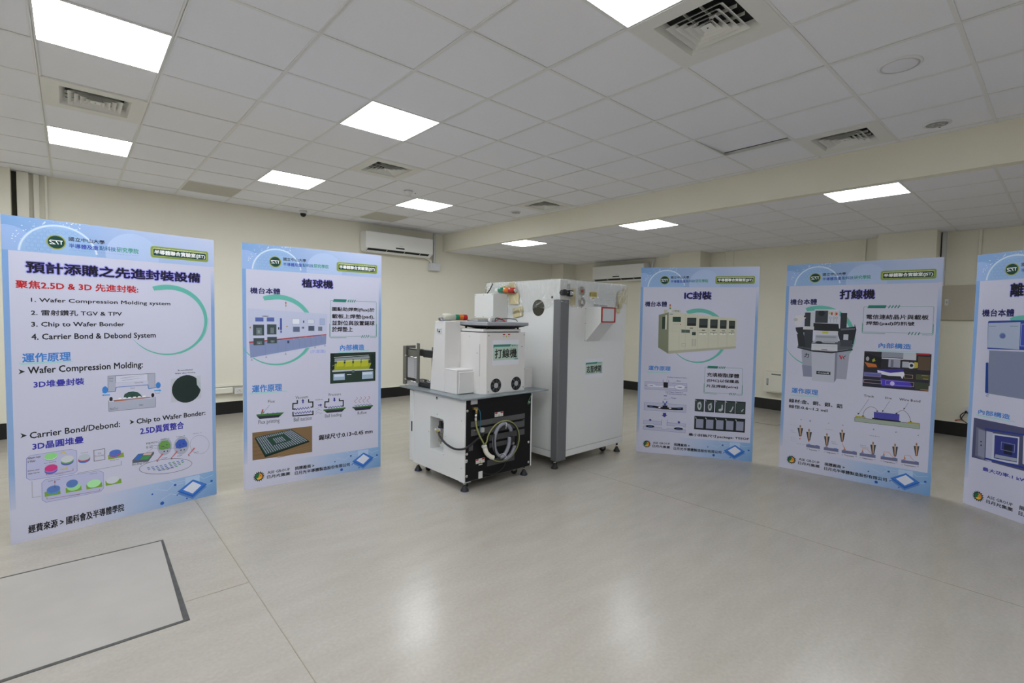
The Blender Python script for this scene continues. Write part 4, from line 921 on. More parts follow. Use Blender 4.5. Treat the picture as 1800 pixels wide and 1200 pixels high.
["process_diagram","l","a02c38",[3,1059.4,697.2,1071.7,687.9,1073.7,679.4,1063.9,671.8,1050.5,664.6,1044.8,656.8,1051.5,647.9,1065.2,638.4]],
["process_diagram","t","26262e",[186.8,710.5,239.6,735.5],"Flux",0],
["process_diagram","t","26262e",[405,726,509.9,750.8],"Vacuum",0],
["process_diagram","t","26262e",[689,726.7,800.3,753.2],"Pressure",0],
["process_diagram","t","26262e",[574.4,698,637,710.1],"N2flow",0],
["process_diagram","t","26262e",[112.2,527.4,275.4,571.4],"Flux printing",0],
["process_diagram","t","26262e",[391.3,529.3,540.7,563.5],"Ball suction",0],
["process_diagram","t","26262e",[656.5,526.3,805.9,563.6],"Ball loading",0],
["process_diagram","t","26262e",[955.9,530.9,1043.4,560.2],"Reflow",0],
["chip_photograph","r","7c6448",[65.4,239.2,544.5,472.8]],
["chip_photograph","l","6c563c",[4,68.6,454,221.5,444.3]],
["chip_photograph","l","6c563c",[4,68.5,419.1,221.4,412.4]],
["chip_photograph","l","6c563c",[4,68.3,384.1,221.3,380.4]],
["chip_photograph","l","6c563c",[4,68.1,349.1,221.2,348.4]],
["chip_photograph","l","6c563c",[4,67.9,314.1,221.1,316.4]],
["chip_photograph","l","6c563c",[4,67.7,279.1,221,284.4]],
["chip_photograph","l","8a7252",[5,255.4,232,540.8,257.4]],
["chip_photograph","l","8a7252",[5,255.5,247.1,540.8,275.1]],
["chip_photograph","l","8a7252",[5,255.5,262.3,540.8,292.9]],
["chip_photograph","p","14241e",[82.5,424.6,370.5,459.4,523.9,333.5,161.2,251.0]],
["chip_photograph","p","26443a",[86.7,431.5,370.5,464.2,516.5,344.2,165.5,269.1]],
["chip_photograph","r","a8acc4",[97.0,419.5,103.6,426.8]],
["chip_photograph","r","a8acc4",[102.1,409.7,108.7,417]],
["chip_photograph","r","a8acc4",[107.1,399.8,113.7,407.2]],
["chip_photograph","r","a8acc4",[112.1,390,118.8,397.3]],
["chip_photograph","r","a8acc4",[117.2,380.1,123.8,387.5]],
["chip_photograph","r","a8acc4",[122.3,370.2,128.9,377.6]],
["chip_photograph","r","a8acc4",[127.3,360.3,134,367.7]],
["chip_photograph","r","a8acc4",[132.4,350.4,139.1,357.8]],
["chip_photograph","r","a8acc4",[137.5,340.5,144.2,347.9]],
["chip_photograph","r","a8acc4",[142.6,330.5,149.3,338]],
["chip_photograph","r","a8acc4",[147.7,320.5,154.4,328]],
["chip_photograph","r","a8acc4",[152.8,310.6,159.5,318.1]],
["chip_photograph","r","a8acc4",[157.9,300.6,164.7,308.1]],
["chip_photograph","r","a8acc4",[163.1,290.5,169.8,298.1]],
["chip_photograph","r","a8acc4",[168.2,280.5,174.9,288.1]],
["chip_photograph","r","a8acc4",[111.3,421.1,117.9,428.5]],
["chip_photograph","r","a8acc4",[116.5,411.4,123.2,418.8]],
["chip_photograph","r","a8acc4",[121.8,401.7,128.4,409.1]],
["chip_photograph","r","a8acc4",[127,392,133.7,399.4]],
["chip_photograph","r","a8acc4",[132.3,382.3,139.0,389.7]],
["chip_photograph","r","a8acc4",[137.5,372.5,144.2,379.9]],
["chip_photograph","r","a8acc4",[142.8,362.7,149.5,370.2]],
["chip_photograph","r","a8acc4",[148.1,352.9,154.8,360.4]],
["chip_photograph","r","a8acc4",[153.4,343.1,160.1,350.6]],
["chip_photograph","r","a8acc4",[158.7,333.3,165.5,340.8]],
["chip_photograph","r","a8acc4",[164.0,323.5,170.8,330.9]],
["chip_photograph","r","a8acc4",[169.4,313.6,176.1,321.1]],
["chip_photograph","r","a8acc4",[174.7,303.7,181.5,311.2]],
["chip_photograph","r","a8acc4",[180.1,293.8,186.8,301.4]],
["chip_photograph","r","a8acc4",[185.4,283.9,192.2,291.5]],
["chip_photograph","r","a8acc4",[125.6,422.8,132.2,430.1]],
["chip_photograph","r","a8acc4",[131,413.2,137.7,420.6]],
["chip_photograph","r","a8acc4",[136.5,403.7,143.1,411]],
["chip_photograph","r","a8acc4",[141.9,394.1,148.6,401.4]],
["chip_photograph","r","a8acc4",[147.4,384.4,154.1,391.8]],
["chip_photograph","r","a8acc4",[152.9,374.8,159.6,382.2]],
["chip_photograph","r","a8acc4",[158.4,365.1,165.1,372.6]],
["chip_photograph","r","a8acc4",[163.9,355.5,170.6,362.9]],
["chip_photograph","r","a8acc4",[169.4,345.8,176.2,353.3]],
["chip_photograph","r","a8acc4",[174.9,336.1,181.7,343.6]],
["chip_photograph","r","a8acc4",[180.5,326.4,187.3,333.9]],
["chip_photograph","r","a8acc4",[186,316.6,192.8,324.2]],
["chip_photograph","r","a8acc4",[191.6,306.9,198.4,314.4]],
["chip_photograph","r","a8acc4",[197.1,297.1,204.0,304.7]],
["chip_photograph","r","a8acc4",[202.7,287.3,209.5,294.9]],
["chip_photograph","r","a8acc4",[139.9,424.5,146.6,431.8]],
["chip_photograph","r","a8acc4",[145.6,415,152.3,422.4]],
["chip_photograph","r","a8acc4",[151.2,405.6,157.9,413]],
["chip_photograph","r","a8acc4",[156.9,396.1,163.6,403.5]],
["chip_photograph","r","a8acc4",[162.6,386.6,169.3,394]],
["chip_photograph","r","a8acc4",[168.3,377.1,175.1,384.5]],
["chip_photograph","r","a8acc4",[174,367.6,180.8,375]],
["chip_photograph","r","a8acc4",[179.7,358,186.5,365.5]],
["chip_photograph","r","a8acc4",[185.5,348.5,192.3,356]],
["chip_photograph","r","a8acc4",[191.2,338.9,198,346.4]],
["chip_photograph","r","a8acc4",[197,329.3,203.8,336.8]],
["chip_photograph","r","a8acc4",[202.7,319.7,209.6,327.2]],
["chip_photograph","r","a8acc4",[208.5,310.1,215.4,317.6]],
["chip_photograph","r","a8acc4",[214.3,300.4,221.2,308]],
["chip_photograph","r","a8acc4",[220.1,290.8,227,298.3]],
["chip_photograph","r","a8acc4",[154.3,426.1,161,433.5]],
["chip_photograph","r","a8acc4",[160.2,416.8,166.9,424.2]],
["chip_photograph","r","a8acc4",[166.1,407.5,172.8,414.9]],
["chip_photograph","r","a8acc4",[172,398.2,178.7,405.6]],
["chip_photograph","r","a8acc4",[177.9,388.8,184.6,396.2]],
["chip_photograph","r","a8acc4",[183.8,379.4,190.6,386.9]],
["chip_photograph","r","a8acc4",[189.7,370,196.5,377.5]],
["chip_photograph","r","a8acc4",[195.7,360.6,202.5,368.1]],
["chip_photograph","r","a8acc4",[201.6,351.2,208.4,358.7]],
["chip_photograph","r","a8acc4",[207.6,341.7,214.4,349.2]],
["chip_photograph","r","a8acc4",[213.6,332.3,220.4,339.8]],
["chip_photograph","r","a8acc4",[219.5,322.8,226.4,330.3]],
["chip_photograph","r","a8acc4",[225.5,313.3,232.4,320.8]],
["chip_photograph","r","a8acc4",[231.6,303.7,238.4,311.3]],
["chip_photograph","r","a8acc4",[237.6,294.2,244.5,301.8]],
["chip_photograph","r","a8acc4",[168.8,427.8,175.5,435.2]],
["chip_photograph","r","a8acc4",[174.9,418.6,181.6,426.0]],
["chip_photograph","r","a8acc4",[230.2,335.2,237.1,342.8]],
["chip_photograph","r","a8acc4",[236.4,325.9,243.3,333.4]],
["chip_photograph","r","a8acc4",[242.6,316.5,249.5,324.1]],
["chip_photograph","r","a8acc4",[248.9,307.1,255.8,314.7]],
["chip_photograph","r","a8acc4",[255.1,297.7,262.1,305.3]],
["chip_photograph","r","a8acc4",[183.3,429.5,190.1,436.9]],
["chip_photograph","r","a8acc4",[189.6,420.5,196.4,427.9]],
["chip_photograph","r","a8acc4",[246.9,338.2,253.9,345.8]],
["chip_photograph","r","a8acc4",[253.4,329.0,260.3,336.5]],
["chip_photograph","r","a8acc4",[259.8,319.7,266.8,327.3]],
["chip_photograph","r","a8acc4",[266.3,310.4,273.2,318.1]],
["chip_photograph","r","a8acc4",[272.8,301.1,279.7,308.8]],
["chip_photograph","r","a8acc4",[197.9,431.2,204.7,438.6]],
["chip_photograph","r","a8acc4",[204.4,422.3,211.2,429.7]],
["chip_photograph","r","a8acc4",[224.0,395.4,230.9,402.9]],
["chip_photograph","r","a8acc4",[230.6,386.4,237.5,393.9]],
["chip_photograph","r","a8acc4",[237.2,377.4,244.1,384.9]],
["chip_photograph","r","a8acc4",[243.8,368.4,250.7,375.9]],
["chip_photograph","r","a8acc4",[250.5,359.3,257.4,366.9]],
["chip_photograph","r","a8acc4",[263.7,341.2,270.7,348.8]],
["chip_photograph","r","a8acc4",[270.4,332.1,277.4,339.7]],
["chip_photograph","r","a8acc4",[277.1,323.0,284.1,330.6]],
["chip_photograph","r","a8acc4",[283.8,313.8,290.8,321.4]],
["chip_photograph","r","a8acc4",[290.5,304.6,297.5,312.3]],
["chip_photograph","r","a8acc4",[212.5,432.9,219.3,440.3]],
["chip_photograph","r","a8acc4",[219.2,424.1,226.1,431.6]],
["chip_photograph","r","a8acc4",[239.6,397.6,246.5,405.1]],
["chip_photograph","r","a8acc4",[246.4,388.8,253.3,396.3]],
["chip_photograph","r","a8acc4",[253.2,379.9,260.1,387.4]],
["chip_photograph","r","a8acc4",[260,371,267,378.5]],
["chip_photograph","r","a8acc4",[266.9,362.1,273.8,369.6]],
["chip_photograph","r","a8acc4",[280.6,344.2,287.6,351.8]],
["chip_photograph","r","a8acc4",[287.5,335.2,294.5,342.8]],
["chip_photograph","r","a8acc4",[294.4,326.2,301.4,333.8]],
["chip_photograph","r","a8acc4",[301.4,317.2,308.4,324.8]],
["chip_photograph","r","a8acc4",[308.3,308.2,315.3,315.8]],
["chip_photograph","r","a8acc4",[227.2,434.6,234,442.1]],
["chip_photograph","r","a8acc4",[234.2,426,241,433.4]],
["chip_photograph","r","a8acc4",[255.2,399.9,262.1,407.4]],
["chip_photograph","r","a8acc4",[262.2,391.1,269.1,398.7]],
["chip_photograph","r","a8acc4",[269.2,382.4,276.2,389.9]],
["chip_photograph","r","a8acc4",[276.3,373.6,283.3,381.2]],
["chip_photograph","r","a8acc4",[283.4,364.8,290.4,372.4]],
["chip_photograph","r","a8acc4",[297.6,347.2,304.6,354.8]],
["chip_photograph","r","a8acc4",[304.7,338.4,311.7,346]],
["chip_photograph","r","a8acc4",[311.9,329.5,318.9,337.1]],
["chip_photograph","r","a8acc4",[319,320.6,326.1,328.3]],
["chip_photograph","r","a8acc4",[326.2,311.7,333.3,319.4]],
["chip_photograph","r","a8acc4",[241.9,436.3,248.8,443.8]],
["chip_photograph","r","a8acc4",[249.1,427.8,256,435.3]],
["chip_photograph","r","a8acc4",[270.8,402.1,277.8,409.6]],
["chip_photograph","r","a8acc4",[278.1,393.5,285.0,401.1]],
["chip_photograph","r","a8acc4",[285.4,384.9,292.3,392.5]],
["chip_photograph","r","a8acc4",[292.6,376.3,299.6,383.8]],
["chip_photograph","r","a8acc4",[300.0,367.6,307,375.2]],
["chip_photograph","r","a8acc4",[314.6,350.2,321.7,357.9]],
["chip_photograph","r","a8acc4",[322,341.5,329.0,349.2]],
["chip_photograph","r","a8acc4",[329.4,332.8,336.4,340.4]],
["chip_photograph","r","a8acc4",[336.8,324,343.8,331.7]],
["chip_photograph","r","a8acc4",[344.2,315.2,351.3,322.9]],
["chip_photograph","r","a8acc4",[256.7,438.1,263.7,445.5]],
["chip_photograph","r","a8acc4",[264.2,429.7,271.1,437.2]],
["chip_photograph","r","a8acc4",[286.5,404.4,293.5,411.9]],
["chip_photograph","r","a8acc4",[294,395.9,301,403.5]],
["chip_photograph","r","a8acc4",[301.5,387.4,308.6,395]],
["chip_photograph","r","a8acc4",[309.1,378.9,316.1,386.5]],
["chip_photograph","r","a8acc4",[316.6,370.4,323.7,378]],
["chip_photograph","r","a8acc4",[331.7,353.3,338.8,360.9]],
["chip_photograph","r","a8acc4",[339.3,344.7,346.4,352.3]],
["chip_photograph","r","a8acc4",[346.9,336.1,354.1,343.8]],
["chip_photograph","r","a8acc4",[354.6,327.5,361.7,335.1]],
["chip_photograph","r","a8acc4",[362.2,318.8,369.4,326.5]],
["chip_photograph","r","a8acc4",[271.6,439.8,278.6,447.3]],
["chip_photograph","r","a8acc4",[279.3,431.5,286.2,439]],
["chip_photograph","r","a8acc4",[348.9,356.3,356.1,364]],
["chip_photograph","r","a8acc4",[356.8,347.9,363.9,355.5]],
["chip_photograph","r","a8acc4",[364.6,339.4,371.8,347.1]],
["chip_photograph","r","a8acc4",[372.5,330.9,379.7,338.6]],
["chip_photograph","r","a8acc4",[380.4,322.4,387.6,330.1]],
["chip_photograph","r","a8acc4",[286.5,441.5,293.5,449]],
["chip_photograph","r","a8acc4",[294.4,433.4,301.4,440.9]],
["chip_photograph","r","a8acc4",[366.2,359.4,373.4,367.1]],
["chip_photograph","r","a8acc4",[374.3,351.1,381.4,358.8]],
["chip_photograph","r","a8acc4",[382.4,342.7,389.6,350.4]],
["chip_photograph","r","a8acc4",[390.5,334.4,397.7,342.1]],
["chip_photograph","r","a8acc4",[398.6,326,405.8,333.7]],
["chip_photograph","r","a8acc4",[301.5,443.3,308.5,450.8]],
["chip_photograph","r","a8acc4",[309.6,435.3,316.7,442.8]],
["chip_photograph","r","a8acc4",[317.8,427.3,324.8,434.8]],
["chip_photograph","r","a8acc4",[325.9,419.3,333,426.8]],
["chip_photograph","r","a8acc4",[334.1,411.2,341.2,418.8]],
["chip_photograph","r","a8acc4",[342.3,403.1,349.4,410.7]],
["chip_photograph","r","a8acc4",[350.5,395.0,357.6,402.6]],
["chip_photograph","r","a8acc4",[358.7,386.9,365.9,394.6]],
["chip_photograph","r","a8acc4",[367,378.8,374.1,386.4]],
["chip_photograph","r","a8acc4",[375.3,370.7,382.4,378.3]],
["chip_photograph","r","a8acc4",[383.6,362.5,390.7,370.2]],
["chip_photograph","r","a8acc4",[391.9,354.3,399.1,362]],
["chip_photograph","r","a8acc4",[400.2,346.1,407.4,353.8]],
["chip_photograph","r","a8acc4",[408.6,337.9,415.8,345.6]],
["chip_photograph","r","a8acc4",[416.9,329.6,424.2,337.4]],
["chip_photograph","r","a8acc4",[316.6,445,323.6,452.6]],
["chip_photograph","r","a8acc4",[324.9,437.2,332,444.7]],
["chip_photograph","r","a8acc4",[333.3,429.3,340.4,436.9]],
["chip_photograph","r","a8acc4",[341.7,421.4,348.8,429]],
["chip_photograph","r","a8acc4",[350.1,413.5,357.2,421.1]],
["chip_photograph","r","a8acc4",[358.5,405.6,365.7,413.2]],
["chip_photograph","r","a8acc4",[367,397.6,374.1,405.2]],
["chip_photograph","r","a8acc4",[375.5,389.6,382.6,397.3]],
["chip_photograph","r","a8acc4",[384.0,381.6,391.1,389.3]],
["chip_photograph","r","a8acc4",[392.5,373.6,399.7,381.3]],
["chip_photograph","r","a8acc4",[401,365.6,408.2,373.3]],
["chip_photograph","r","a8acc4",[409.6,357.5,416.8,365.2]],
["chip_photograph","r","a8acc4",[418.1,349.5,425.4,357.2]],
["chip_photograph","r","a8acc4",[426.7,341.4,434,349.1]],
["chip_photograph","r","a8acc4",[435.4,333.2,442.7,341]],
["chip_photograph","r","a8acc4",[331.7,446.8,338.8,454.3]],
["chip_photograph","r","a8acc4",[340.3,439.1,347.4,446.6]],
["chip_photograph","r","a8acc4",[348.9,431.3,356,438.9]],
["chip_photograph","r","a8acc4",[357.5,423.6,364.6,431.2]],
["chip_photograph","r","a8acc4",[366.2,415.8,373.3,423.4]],
["chip_photograph","r","a8acc4",[374.8,408,382,415.6]],
["chip_photograph","r","a8acc4",[383.5,400.2,390.7,407.8]],
["chip_photograph","r","a8acc4",[392.2,392.3,399.4,400]],
["chip_photograph","r","a8acc4",[401,384.5,408.2,392.2]],
["chip_photograph","r","a8acc4",[409.7,376.6,417,384.3]],
["chip_photograph","r","a8acc4",[418.5,368.7,425.8,376.4]],
["chip_photograph","r","a8acc4",[427.3,360.8,434.6,368.5]],
["chip_photograph","r","a8acc4",[436.1,352.8,443.4,360.6]],
["chip_photograph","r","a8acc4",[445,344.9,452.3,352.6]],
["chip_photograph","r","a8acc4",[453.9,336.9,461.2,344.7]],
["chip_photograph","r","a8acc4",[346.9,448.6,354,456.1]],
["chip_photograph","r","a8acc4",[355.7,441,362.8,448.5]],
["chip_photograph","r","a8acc4",[364.5,433.4,371.7,441.0]],
["chip_photograph","r","a8acc4",[373.4,425.8,380.6,433.3]],
["chip_photograph","r","a8acc4",[382.3,418.1,389.5,425.7]],
["chip_photograph","r","a8acc4",[391.2,410.4,398.4,418.1]],
["chip_photograph","r","a8acc4",[400.1,402.8,407.4,410.4]],
["chip_photograph","r","a8acc4",[409.1,395.1,416.3,402.7]],
["chip_photograph","r","a8acc4",[418.1,387.3,425.3,395]],
["chip_photograph","r","a8acc4",[427.1,379.6,434.4,387.3]],
["chip_photograph","r","a8acc4",[436.1,371.8,443.4,379.6]],
["chip_photograph","r","a8acc4",[445.2,364.0,452.5,371.8]],
["chip_photograph","r","a8acc4",[454.2,356.2,461.6,364]],
["chip_photograph","r","a8acc4",[463.3,348.4,470.7,356.2]],
["chip_photograph","r","a8acc4",[472.5,340.6,479.8,348.4]],
["chip_photograph","r","a8acc4",[362.1,450.3,369.3,457.9]],
["chip_photograph","r","a8acc4",[371.2,442.9,378.3,450.5]],
["chip_photograph","r","a8acc4",[380.3,435.4,387.4,443]],
["chip_photograph","r","a8acc4",[389.4,427.9,396.6,435.5]],
["chip_photograph","r","a8acc4",[398.5,420.4,405.7,428.1]],
["chip_photograph","r","a8acc4",[407.7,412.9,414.9,420.6]],
["chip_photograph","r","a8acc4",[416.8,405.4,424.1,413]],
["chip_photograph","r","a8acc4",[426,397.8,433.3,405.5]],
["chip_photograph","r","a8acc4",[435.3,390.2,442.6,397.9]],
["chip_photograph","r","a8acc4",[444.5,382.6,451.8,390.3]],
["chip_photograph","r","a8acc4",[453.8,375,461.1,382.7]],
["chip_photograph","r","a8acc4",[463.1,367.3,470.4,375.1]],
["chip_photograph","r","a8acc4",[472.4,359.7,479.8,367.4]],
["chip_photograph","r","a8acc4",[481.8,352,489.2,359.8]],
["chip_photograph","r","a8acc4",[491.2,344.3,498.6,352.1]]],"p3":[["title_lettering","t","a3a3dc",[458.4,1695.5,724.5,1775],"IC封裝",6],
["title_lettering","t","6a62c0",[458.4,1695.5,724.5,1775],"IC封裝",4],
["title_lettering","t","14121c",[458.4,1695.5,724.5,1775],"IC封裝",2],
["body_lettering#28","t","1e1c58",[51.6,1613.6,279,1668.7],"機台本體",2],
["brush_circle","a","62b0a6",[605.5,1306.7,291.4,116,-165,44,4]],
["machine_picture","p","7a806c",[198.2,1522.9,300.9,1553.4,309.6,1103.1,202,1168.7]],
["machine_picture","p","c2c2b2",[300.9,1553.4,472.4,1545.8,983.4,1495.4,984,1184.9,309.5,1105.1]],
["machine_picture","p","a8a898",[308.7,1134.6,983.3,1206.7,984,1184.9,309.6,1103.1]],
["machine_picture","r","2e3c34",[235.8,1372.4,278.2,1503.8]],
["machine_picture","r","c8c8b8",[267.6,1365.6,283.9,1523.8]],
["machine_picture","r","b4b4a4",[250.4,1543.5,286.4,1582.1]],
["machine_picture","p","b8b8a8",[335.0,1581.0,421.6,1578.1,425.1,1552.9,335.7,1555.8]],
["machine_picture","r","8c9088",[362.5,1562.1,381.2,1577.5]],
["machine_picture","r","8c9088",[389.9,1560.5,406.7,1575.8]],
["machine_picture","r","a02828",[305.9,1625.6,321.8,1638.1]],
["machine_picture","r","c89a30",[306.3,1611.0,322.2,1623.5]],
["machine_picture","r","a08c30",[306.7,1595.5,322.6,1608]],
["machine_picture","r","3c8050",[307,1585.8,322.9,1598.3]],
["machine_picture","r","d0d0c8",[310.1,1557.6,320.9,1584.7]],
["machine_picture","r","28443c",[344.4,1450.2,428.1,1505.3]],
["machine_picture","r","b8b8a8",[348.3,1422.9,417.9,1431.4]],
["machine_picture","e","b03030",[424.3,1424,4.7,4.8]],
["machine_picture","r","282c2c",[491.9,1410.5,584.4,1497.7]],
["machine_picture","r","3c4444",[499.3,1439.2,576.4,1490.1]],
["machine_picture","r","282c2c",[614.1,1392.5,699,1489.9]],
["machine_picture","r","3c4444",[621.5,1421.1,691,1482.3]],
["machine_picture","r","282c2c",[724.3,1389.7,797.8,1483.9]],
["machine_picture","r","3c4444",[731.6,1418.2,789.8,1476.4]],
["machine_picture","r","282c2c",[821.1,1387.7,885.2,1477.8]],
["machine_picture","r","3c4444",[828.3,1416,877.2,1470.3]],
["machine_picture","r","282c2c",[908.3,1389.3,967.4,1473.5]],
["machine_picture","r","3c4444",[915.4,1417.6,959.5,1466]],
["machine_picture","r","34383a",[522.2,1382.8,553,1390.0]],
["machine_picture","r","34383a",[643.7,1364.2,674.2,1371.2]],
["machine_picture","r","34383a",[748.3,1362.6,778.5,1369.6]],
["machine_picture","r","34383a",[842.2,1362.7,872.1,1369.6]],
["machine_picture","r","34383a",[929.1,1363.6,958.8,1370.5]],
["machine_picture","r","4c5c54",[436.8,1335.8,523.8,1368.8]],
["machine_picture","r","2c403a",[546,1311,583.9,1345.9]],
["machine_picture","r","b0b0a4",[545.6,1194.3,564.1,1271.4]],
["machine_picture","r","b0b0a4",[572.5,1195.1,591.0,1272.1]],
["machine_picture","l","8c8c80",[2,445.7,1220.0,484.7,1220.0,484.7,1189,445.7,1189,445.7,1220.0]],
["machine_picture","r","585c54",[615.1,1337.7,695.4,1342.7]],
["machine_picture","r","dcdcd4",[620.8,1320.3,690.6,1334.1]],
["machine_picture","e","a03030",[656.1,1330.1,4.6,4.7]],
["machine_picture","r","585c54",[726.2,1340,796.8,1345.1]],
["machine_picture","r","dcdcd4",[731.7,1322.7,792.1,1336.6]],
["machine_picture","e","a03030",[762.7,1332.5,4.6,4.7]],
["machine_picture","r","585c54",[821.1,1342,884.1,1347.3]],
["machine_picture","r","dcdcd4",[826.6,1324.8,879.5,1338.8]],
["machine_picture","e","a03030",[854.2,1334.7,4.5,4.7]],
["machine_picture","r","585c54",[908.2,1343.8,963.8,1349.2]],
["machine_picture","r","dcdcd4",[913.7,1326.6,959.2,1340.8]],
["machine_picture","e","a03030",[937.9,1336.6,4.5,4.6]],
["machine_picture","l","98988c",[1.5,472.7,1536.1,480.4,1152.8]],
["machine_picture","l","98988c",[1.5,596.1,1524.5,603.7,1163.3]],
["machine_picture","l","98988c",[1.5,705.7,1514.2,713.1,1172.7]],
["machine_picture","l","98988c",[1.5,802.7,1505.1,810,1181.0]],
["machine_picture","l","98988c",[1.5,890.1,1496.9,897.2,1188.4]],
["machine_picture","l","98988c",[1.5,304.5,1353.3,414.5,1352.8,418.7,1144]],
["machine_picture","l","98988c",[1.5,415.8,1370.3,983.3,1353.7]],
["machine_picture","r","4a4a90",[310.5,1529.7,347.4,1536]],
["heading_brush#u33211","p","9cc8cc",[85.9,899.6,335,902.1,343,892,106.2,885.8,91.1,891.4]],
["body_lettering#29","t","3f7cc8",[107.1,916.7,337.5,965.7],"運作原理",2],
["body_lettering#30","t","18161e",[547.2,219.2,1146.1,251.9],"最小封裝尺寸package: TSSOP",2],
["callout_box","l","3f8a7c",[3,726.2,976.8,695.2,976.8,689.2,968.8,689.2,712.1,695.2,704.1,955.2,704.1]],
["callout_box","l","3f8a7c",[3,910.9,976.8,1052.6,976.8,1058.6,968.8,1058.6,712.1,1052.6,704.1,984.8,704.1]],
["callout_box","l","3f8a7c",[4,685.2,799.5,685.2,700.1,693.2,692.1,814.8,692.1]],
["callout_box","l","3f8a7c",[4,1062.6,799.5,1062.6,700.1,1054.6,692.1,1006.9,692.1]],
["callout_box","l","3f8a7c",[3,781.6,976.8,918.3,976.8]],
["callout_box","p","2c7a6c",[717.4,989.8,820.1,989.8,812.1,963.8,709.4,963.8]],
["callout_box","p","2c7a6c",[833.9,989.8,841.9,989.8,829.9,963.8,821.9,963.8]],
["callout_box","p","2c7a6c",[944.7,714.1,951.7,714.1,940.7,688.1,933.7,688.1]],
["callout_box","p","2c7a6c",[850.5,989.8,858.5,989.8,846.5,963.8,838.5,963.8]],
["callout_box","p","2c7a6c",[961.4,714.1,968.4,714.1,957.4,688.1,950.4,688.1]],
["callout_box","p","2c7a6c",[867.2,989.8,875.2,989.8,863.2,963.8,855.2,963.8]],
["callout_box","p","2c7a6c",[978,714.1,985,714.1,974,688.1,967,688.1]],
["callout_box","p","2c7a6c",[883.8,989.8,891.8,989.8,879.8,963.8,871.8,963.8]],
["callout_box","p","2c7a6c",[994.6,714.1,1001.6,714.1,990.6,688.1,983.6,688.1]],
["callout_box","t","1c1a22",[711.8,873.8,1025.3,916.5],"充填樹酯膠體",2],
["callout_box","t","1c1a22",[712,813.4,1025.6,851.0],"(EMC)以保護晶",2],
["callout_box","t","1c1a22",[708.3,755.5,1018.6,791.5],"片及焊線(wire)",2],
["molding_diagram","p","b4b6d0",[72.7,787.2,269.7,788.4,270.9,742.4,319.9,742.8,318.7,786.6,512,787.9,514.5,703.1,74.7,704.8]],
["molding_diagram","l","4a4a98",[2,72.7,787.2,269.7,788.4,270.9,742.4,319.9,742.8,318.7,786.6,512,787.9,514.5,703.1,74.7,704.8,72.7,787.2]],
["molding_diagram","r","1c1c24",[270.6,732.1,316.3,790.5]],
["molding_diagram","l","4a4a98",[4,264.0,819.5,264.7,790.2]],
["molding_diagram","l","4a4a98",[4,321.6,820.2,322.5,788.9]],
["molding_diagram","p","d4d6e6",[177.2,746,270.8,748.6,271.1,736.1,177.5,733.4]],
["molding_diagram","p","d4d6e6",[319.8,747,392.7,748.6,393.1,734.1,320.1,734.4]],
["molding_diagram","e","d4d6e6",[143.4,747.5,44.1,15.7]],
["molding_diagram","e","d4d6e6",[442.5,744.5,55.3,26.8]],
["molding_diagram","l","4a4a98",[2,499.8,747.9,494.4,735,478.7,724.0,455.6,717.2,429.8,715.9,406.4,720.4,390.1,729.8,384.1,742.2,389.8,755.1,405.9,766,429.1,772.7,454.9,773.8,478.1,769.2,494.1,759.8,499.8,747.4]],
["molding_diagram","r","3c54a8",[125.5,744.1,161.4,750.7]],
["molding_diagram","r","3c54a8",[423.7,740.7,460.6,748.1]],
["molding_diagram","r","c8b860",[113.5,741.0,121.7,751.2]],
["molding_diagram","r","c8b860",[412,739.6,420.1,749.6]],
["molding_diagram","l","4a4a98",[4,73.8,744.9,101.7,744.3]],
["molding_diagram","l","4a4a98",[4,487.4,745.2,513.3,744.4]],
["molding_diagram","p","b4b6d0",[72.4,556.1,266,559.3,265.4,582.4,321.4,581.5,322.1,556.4,512.3,553.3,511.8,472,72.5,472.1]],
["molding_diagram","l","4a4a98",[2,72.4,556.1,266,559.3,265.4,582.4,321.4,581.5,322.1,556.4,512.3,553.3,511.8,472,72.5,472.1,72.4,556.1]],
["molding_diagram","p","1c1c24",[105.2,526.2,182.9,526.8,267.2,516.2,266.7,534.0,318.7,537.2,319.2,516.2,399.2,519.2,480.3,526.3,481.1,498.2,399.9,493,321.8,493.3,267.8,491.9,183.5,503.5,108.8,503.1]],
["molding_diagram","r","5a88c8",[128.3,515,163.3,520.2]],
["molding_diagram","r","5a88c8",[423.6,510.4,459.5,515.4]],
["molding_diagram","r","a8acc8",[279.4,534.3,305,611.6]],
["molding_diagram","r","3c54b0",[272.4,561,312.1,579.7]],
["molding_diagram","r","c8ccd8",[281.8,565.7,302.2,596]],
["molding_diagram","p","3a3a90",[293.4,528.3,310.6,547.3,300.8,546.7,300.4,560.3,284.7,559.4,285.1,545.7,275.3,545.1]],
["molding_diagram","r","3a3a90",[276.5,637.5,310.0,645.1]],
["molding_diagram","p","e4e6f0",[218,509.9,237.6,517.5,252.5,512.1,238,502.7]],
["molding_diagram","p","e4e6f0",[365.4,509.7,345.7,515.8,331.2,508.6,346.1,500.1]],
["molding_diagram","p","3a3a90",[290.9,404.8,321.5,432.2,307.8,431.3,307.2,454.4,273.8,452.2,274.5,429.0,260.7,428.1]],
["molding_diagram","p","3a3a90",[141.9,379.8,160.3,361.9,150.3,361.2,150.6,348.5,134.6,349.5,134.4,360.1,124.3,361.5]],
["molding_diagram","p","3a3a90",[442.1,377.3,462,359.8,451.3,359.1,451.7,346.5,435.2,345.3,434.9,357.9,425.1,359.3]],
["molding_diagram","p","b4b6d0",[70.3,354.6,207.2,356.7,264.6,354.3,265.6,316.3,188.4,315,173.1,328.8,113.2,326.6,93.4,314.6,71.3,315.1]],
["molding_diagram","l","4a4a98",[2,70.3,354.6,207.2,356.7,264.6,354.3,265.6,316.3,188.4,315,173.1,328.8,113.2,326.6,93.4,314.6,71.3,315.1,70.3,354.6]],
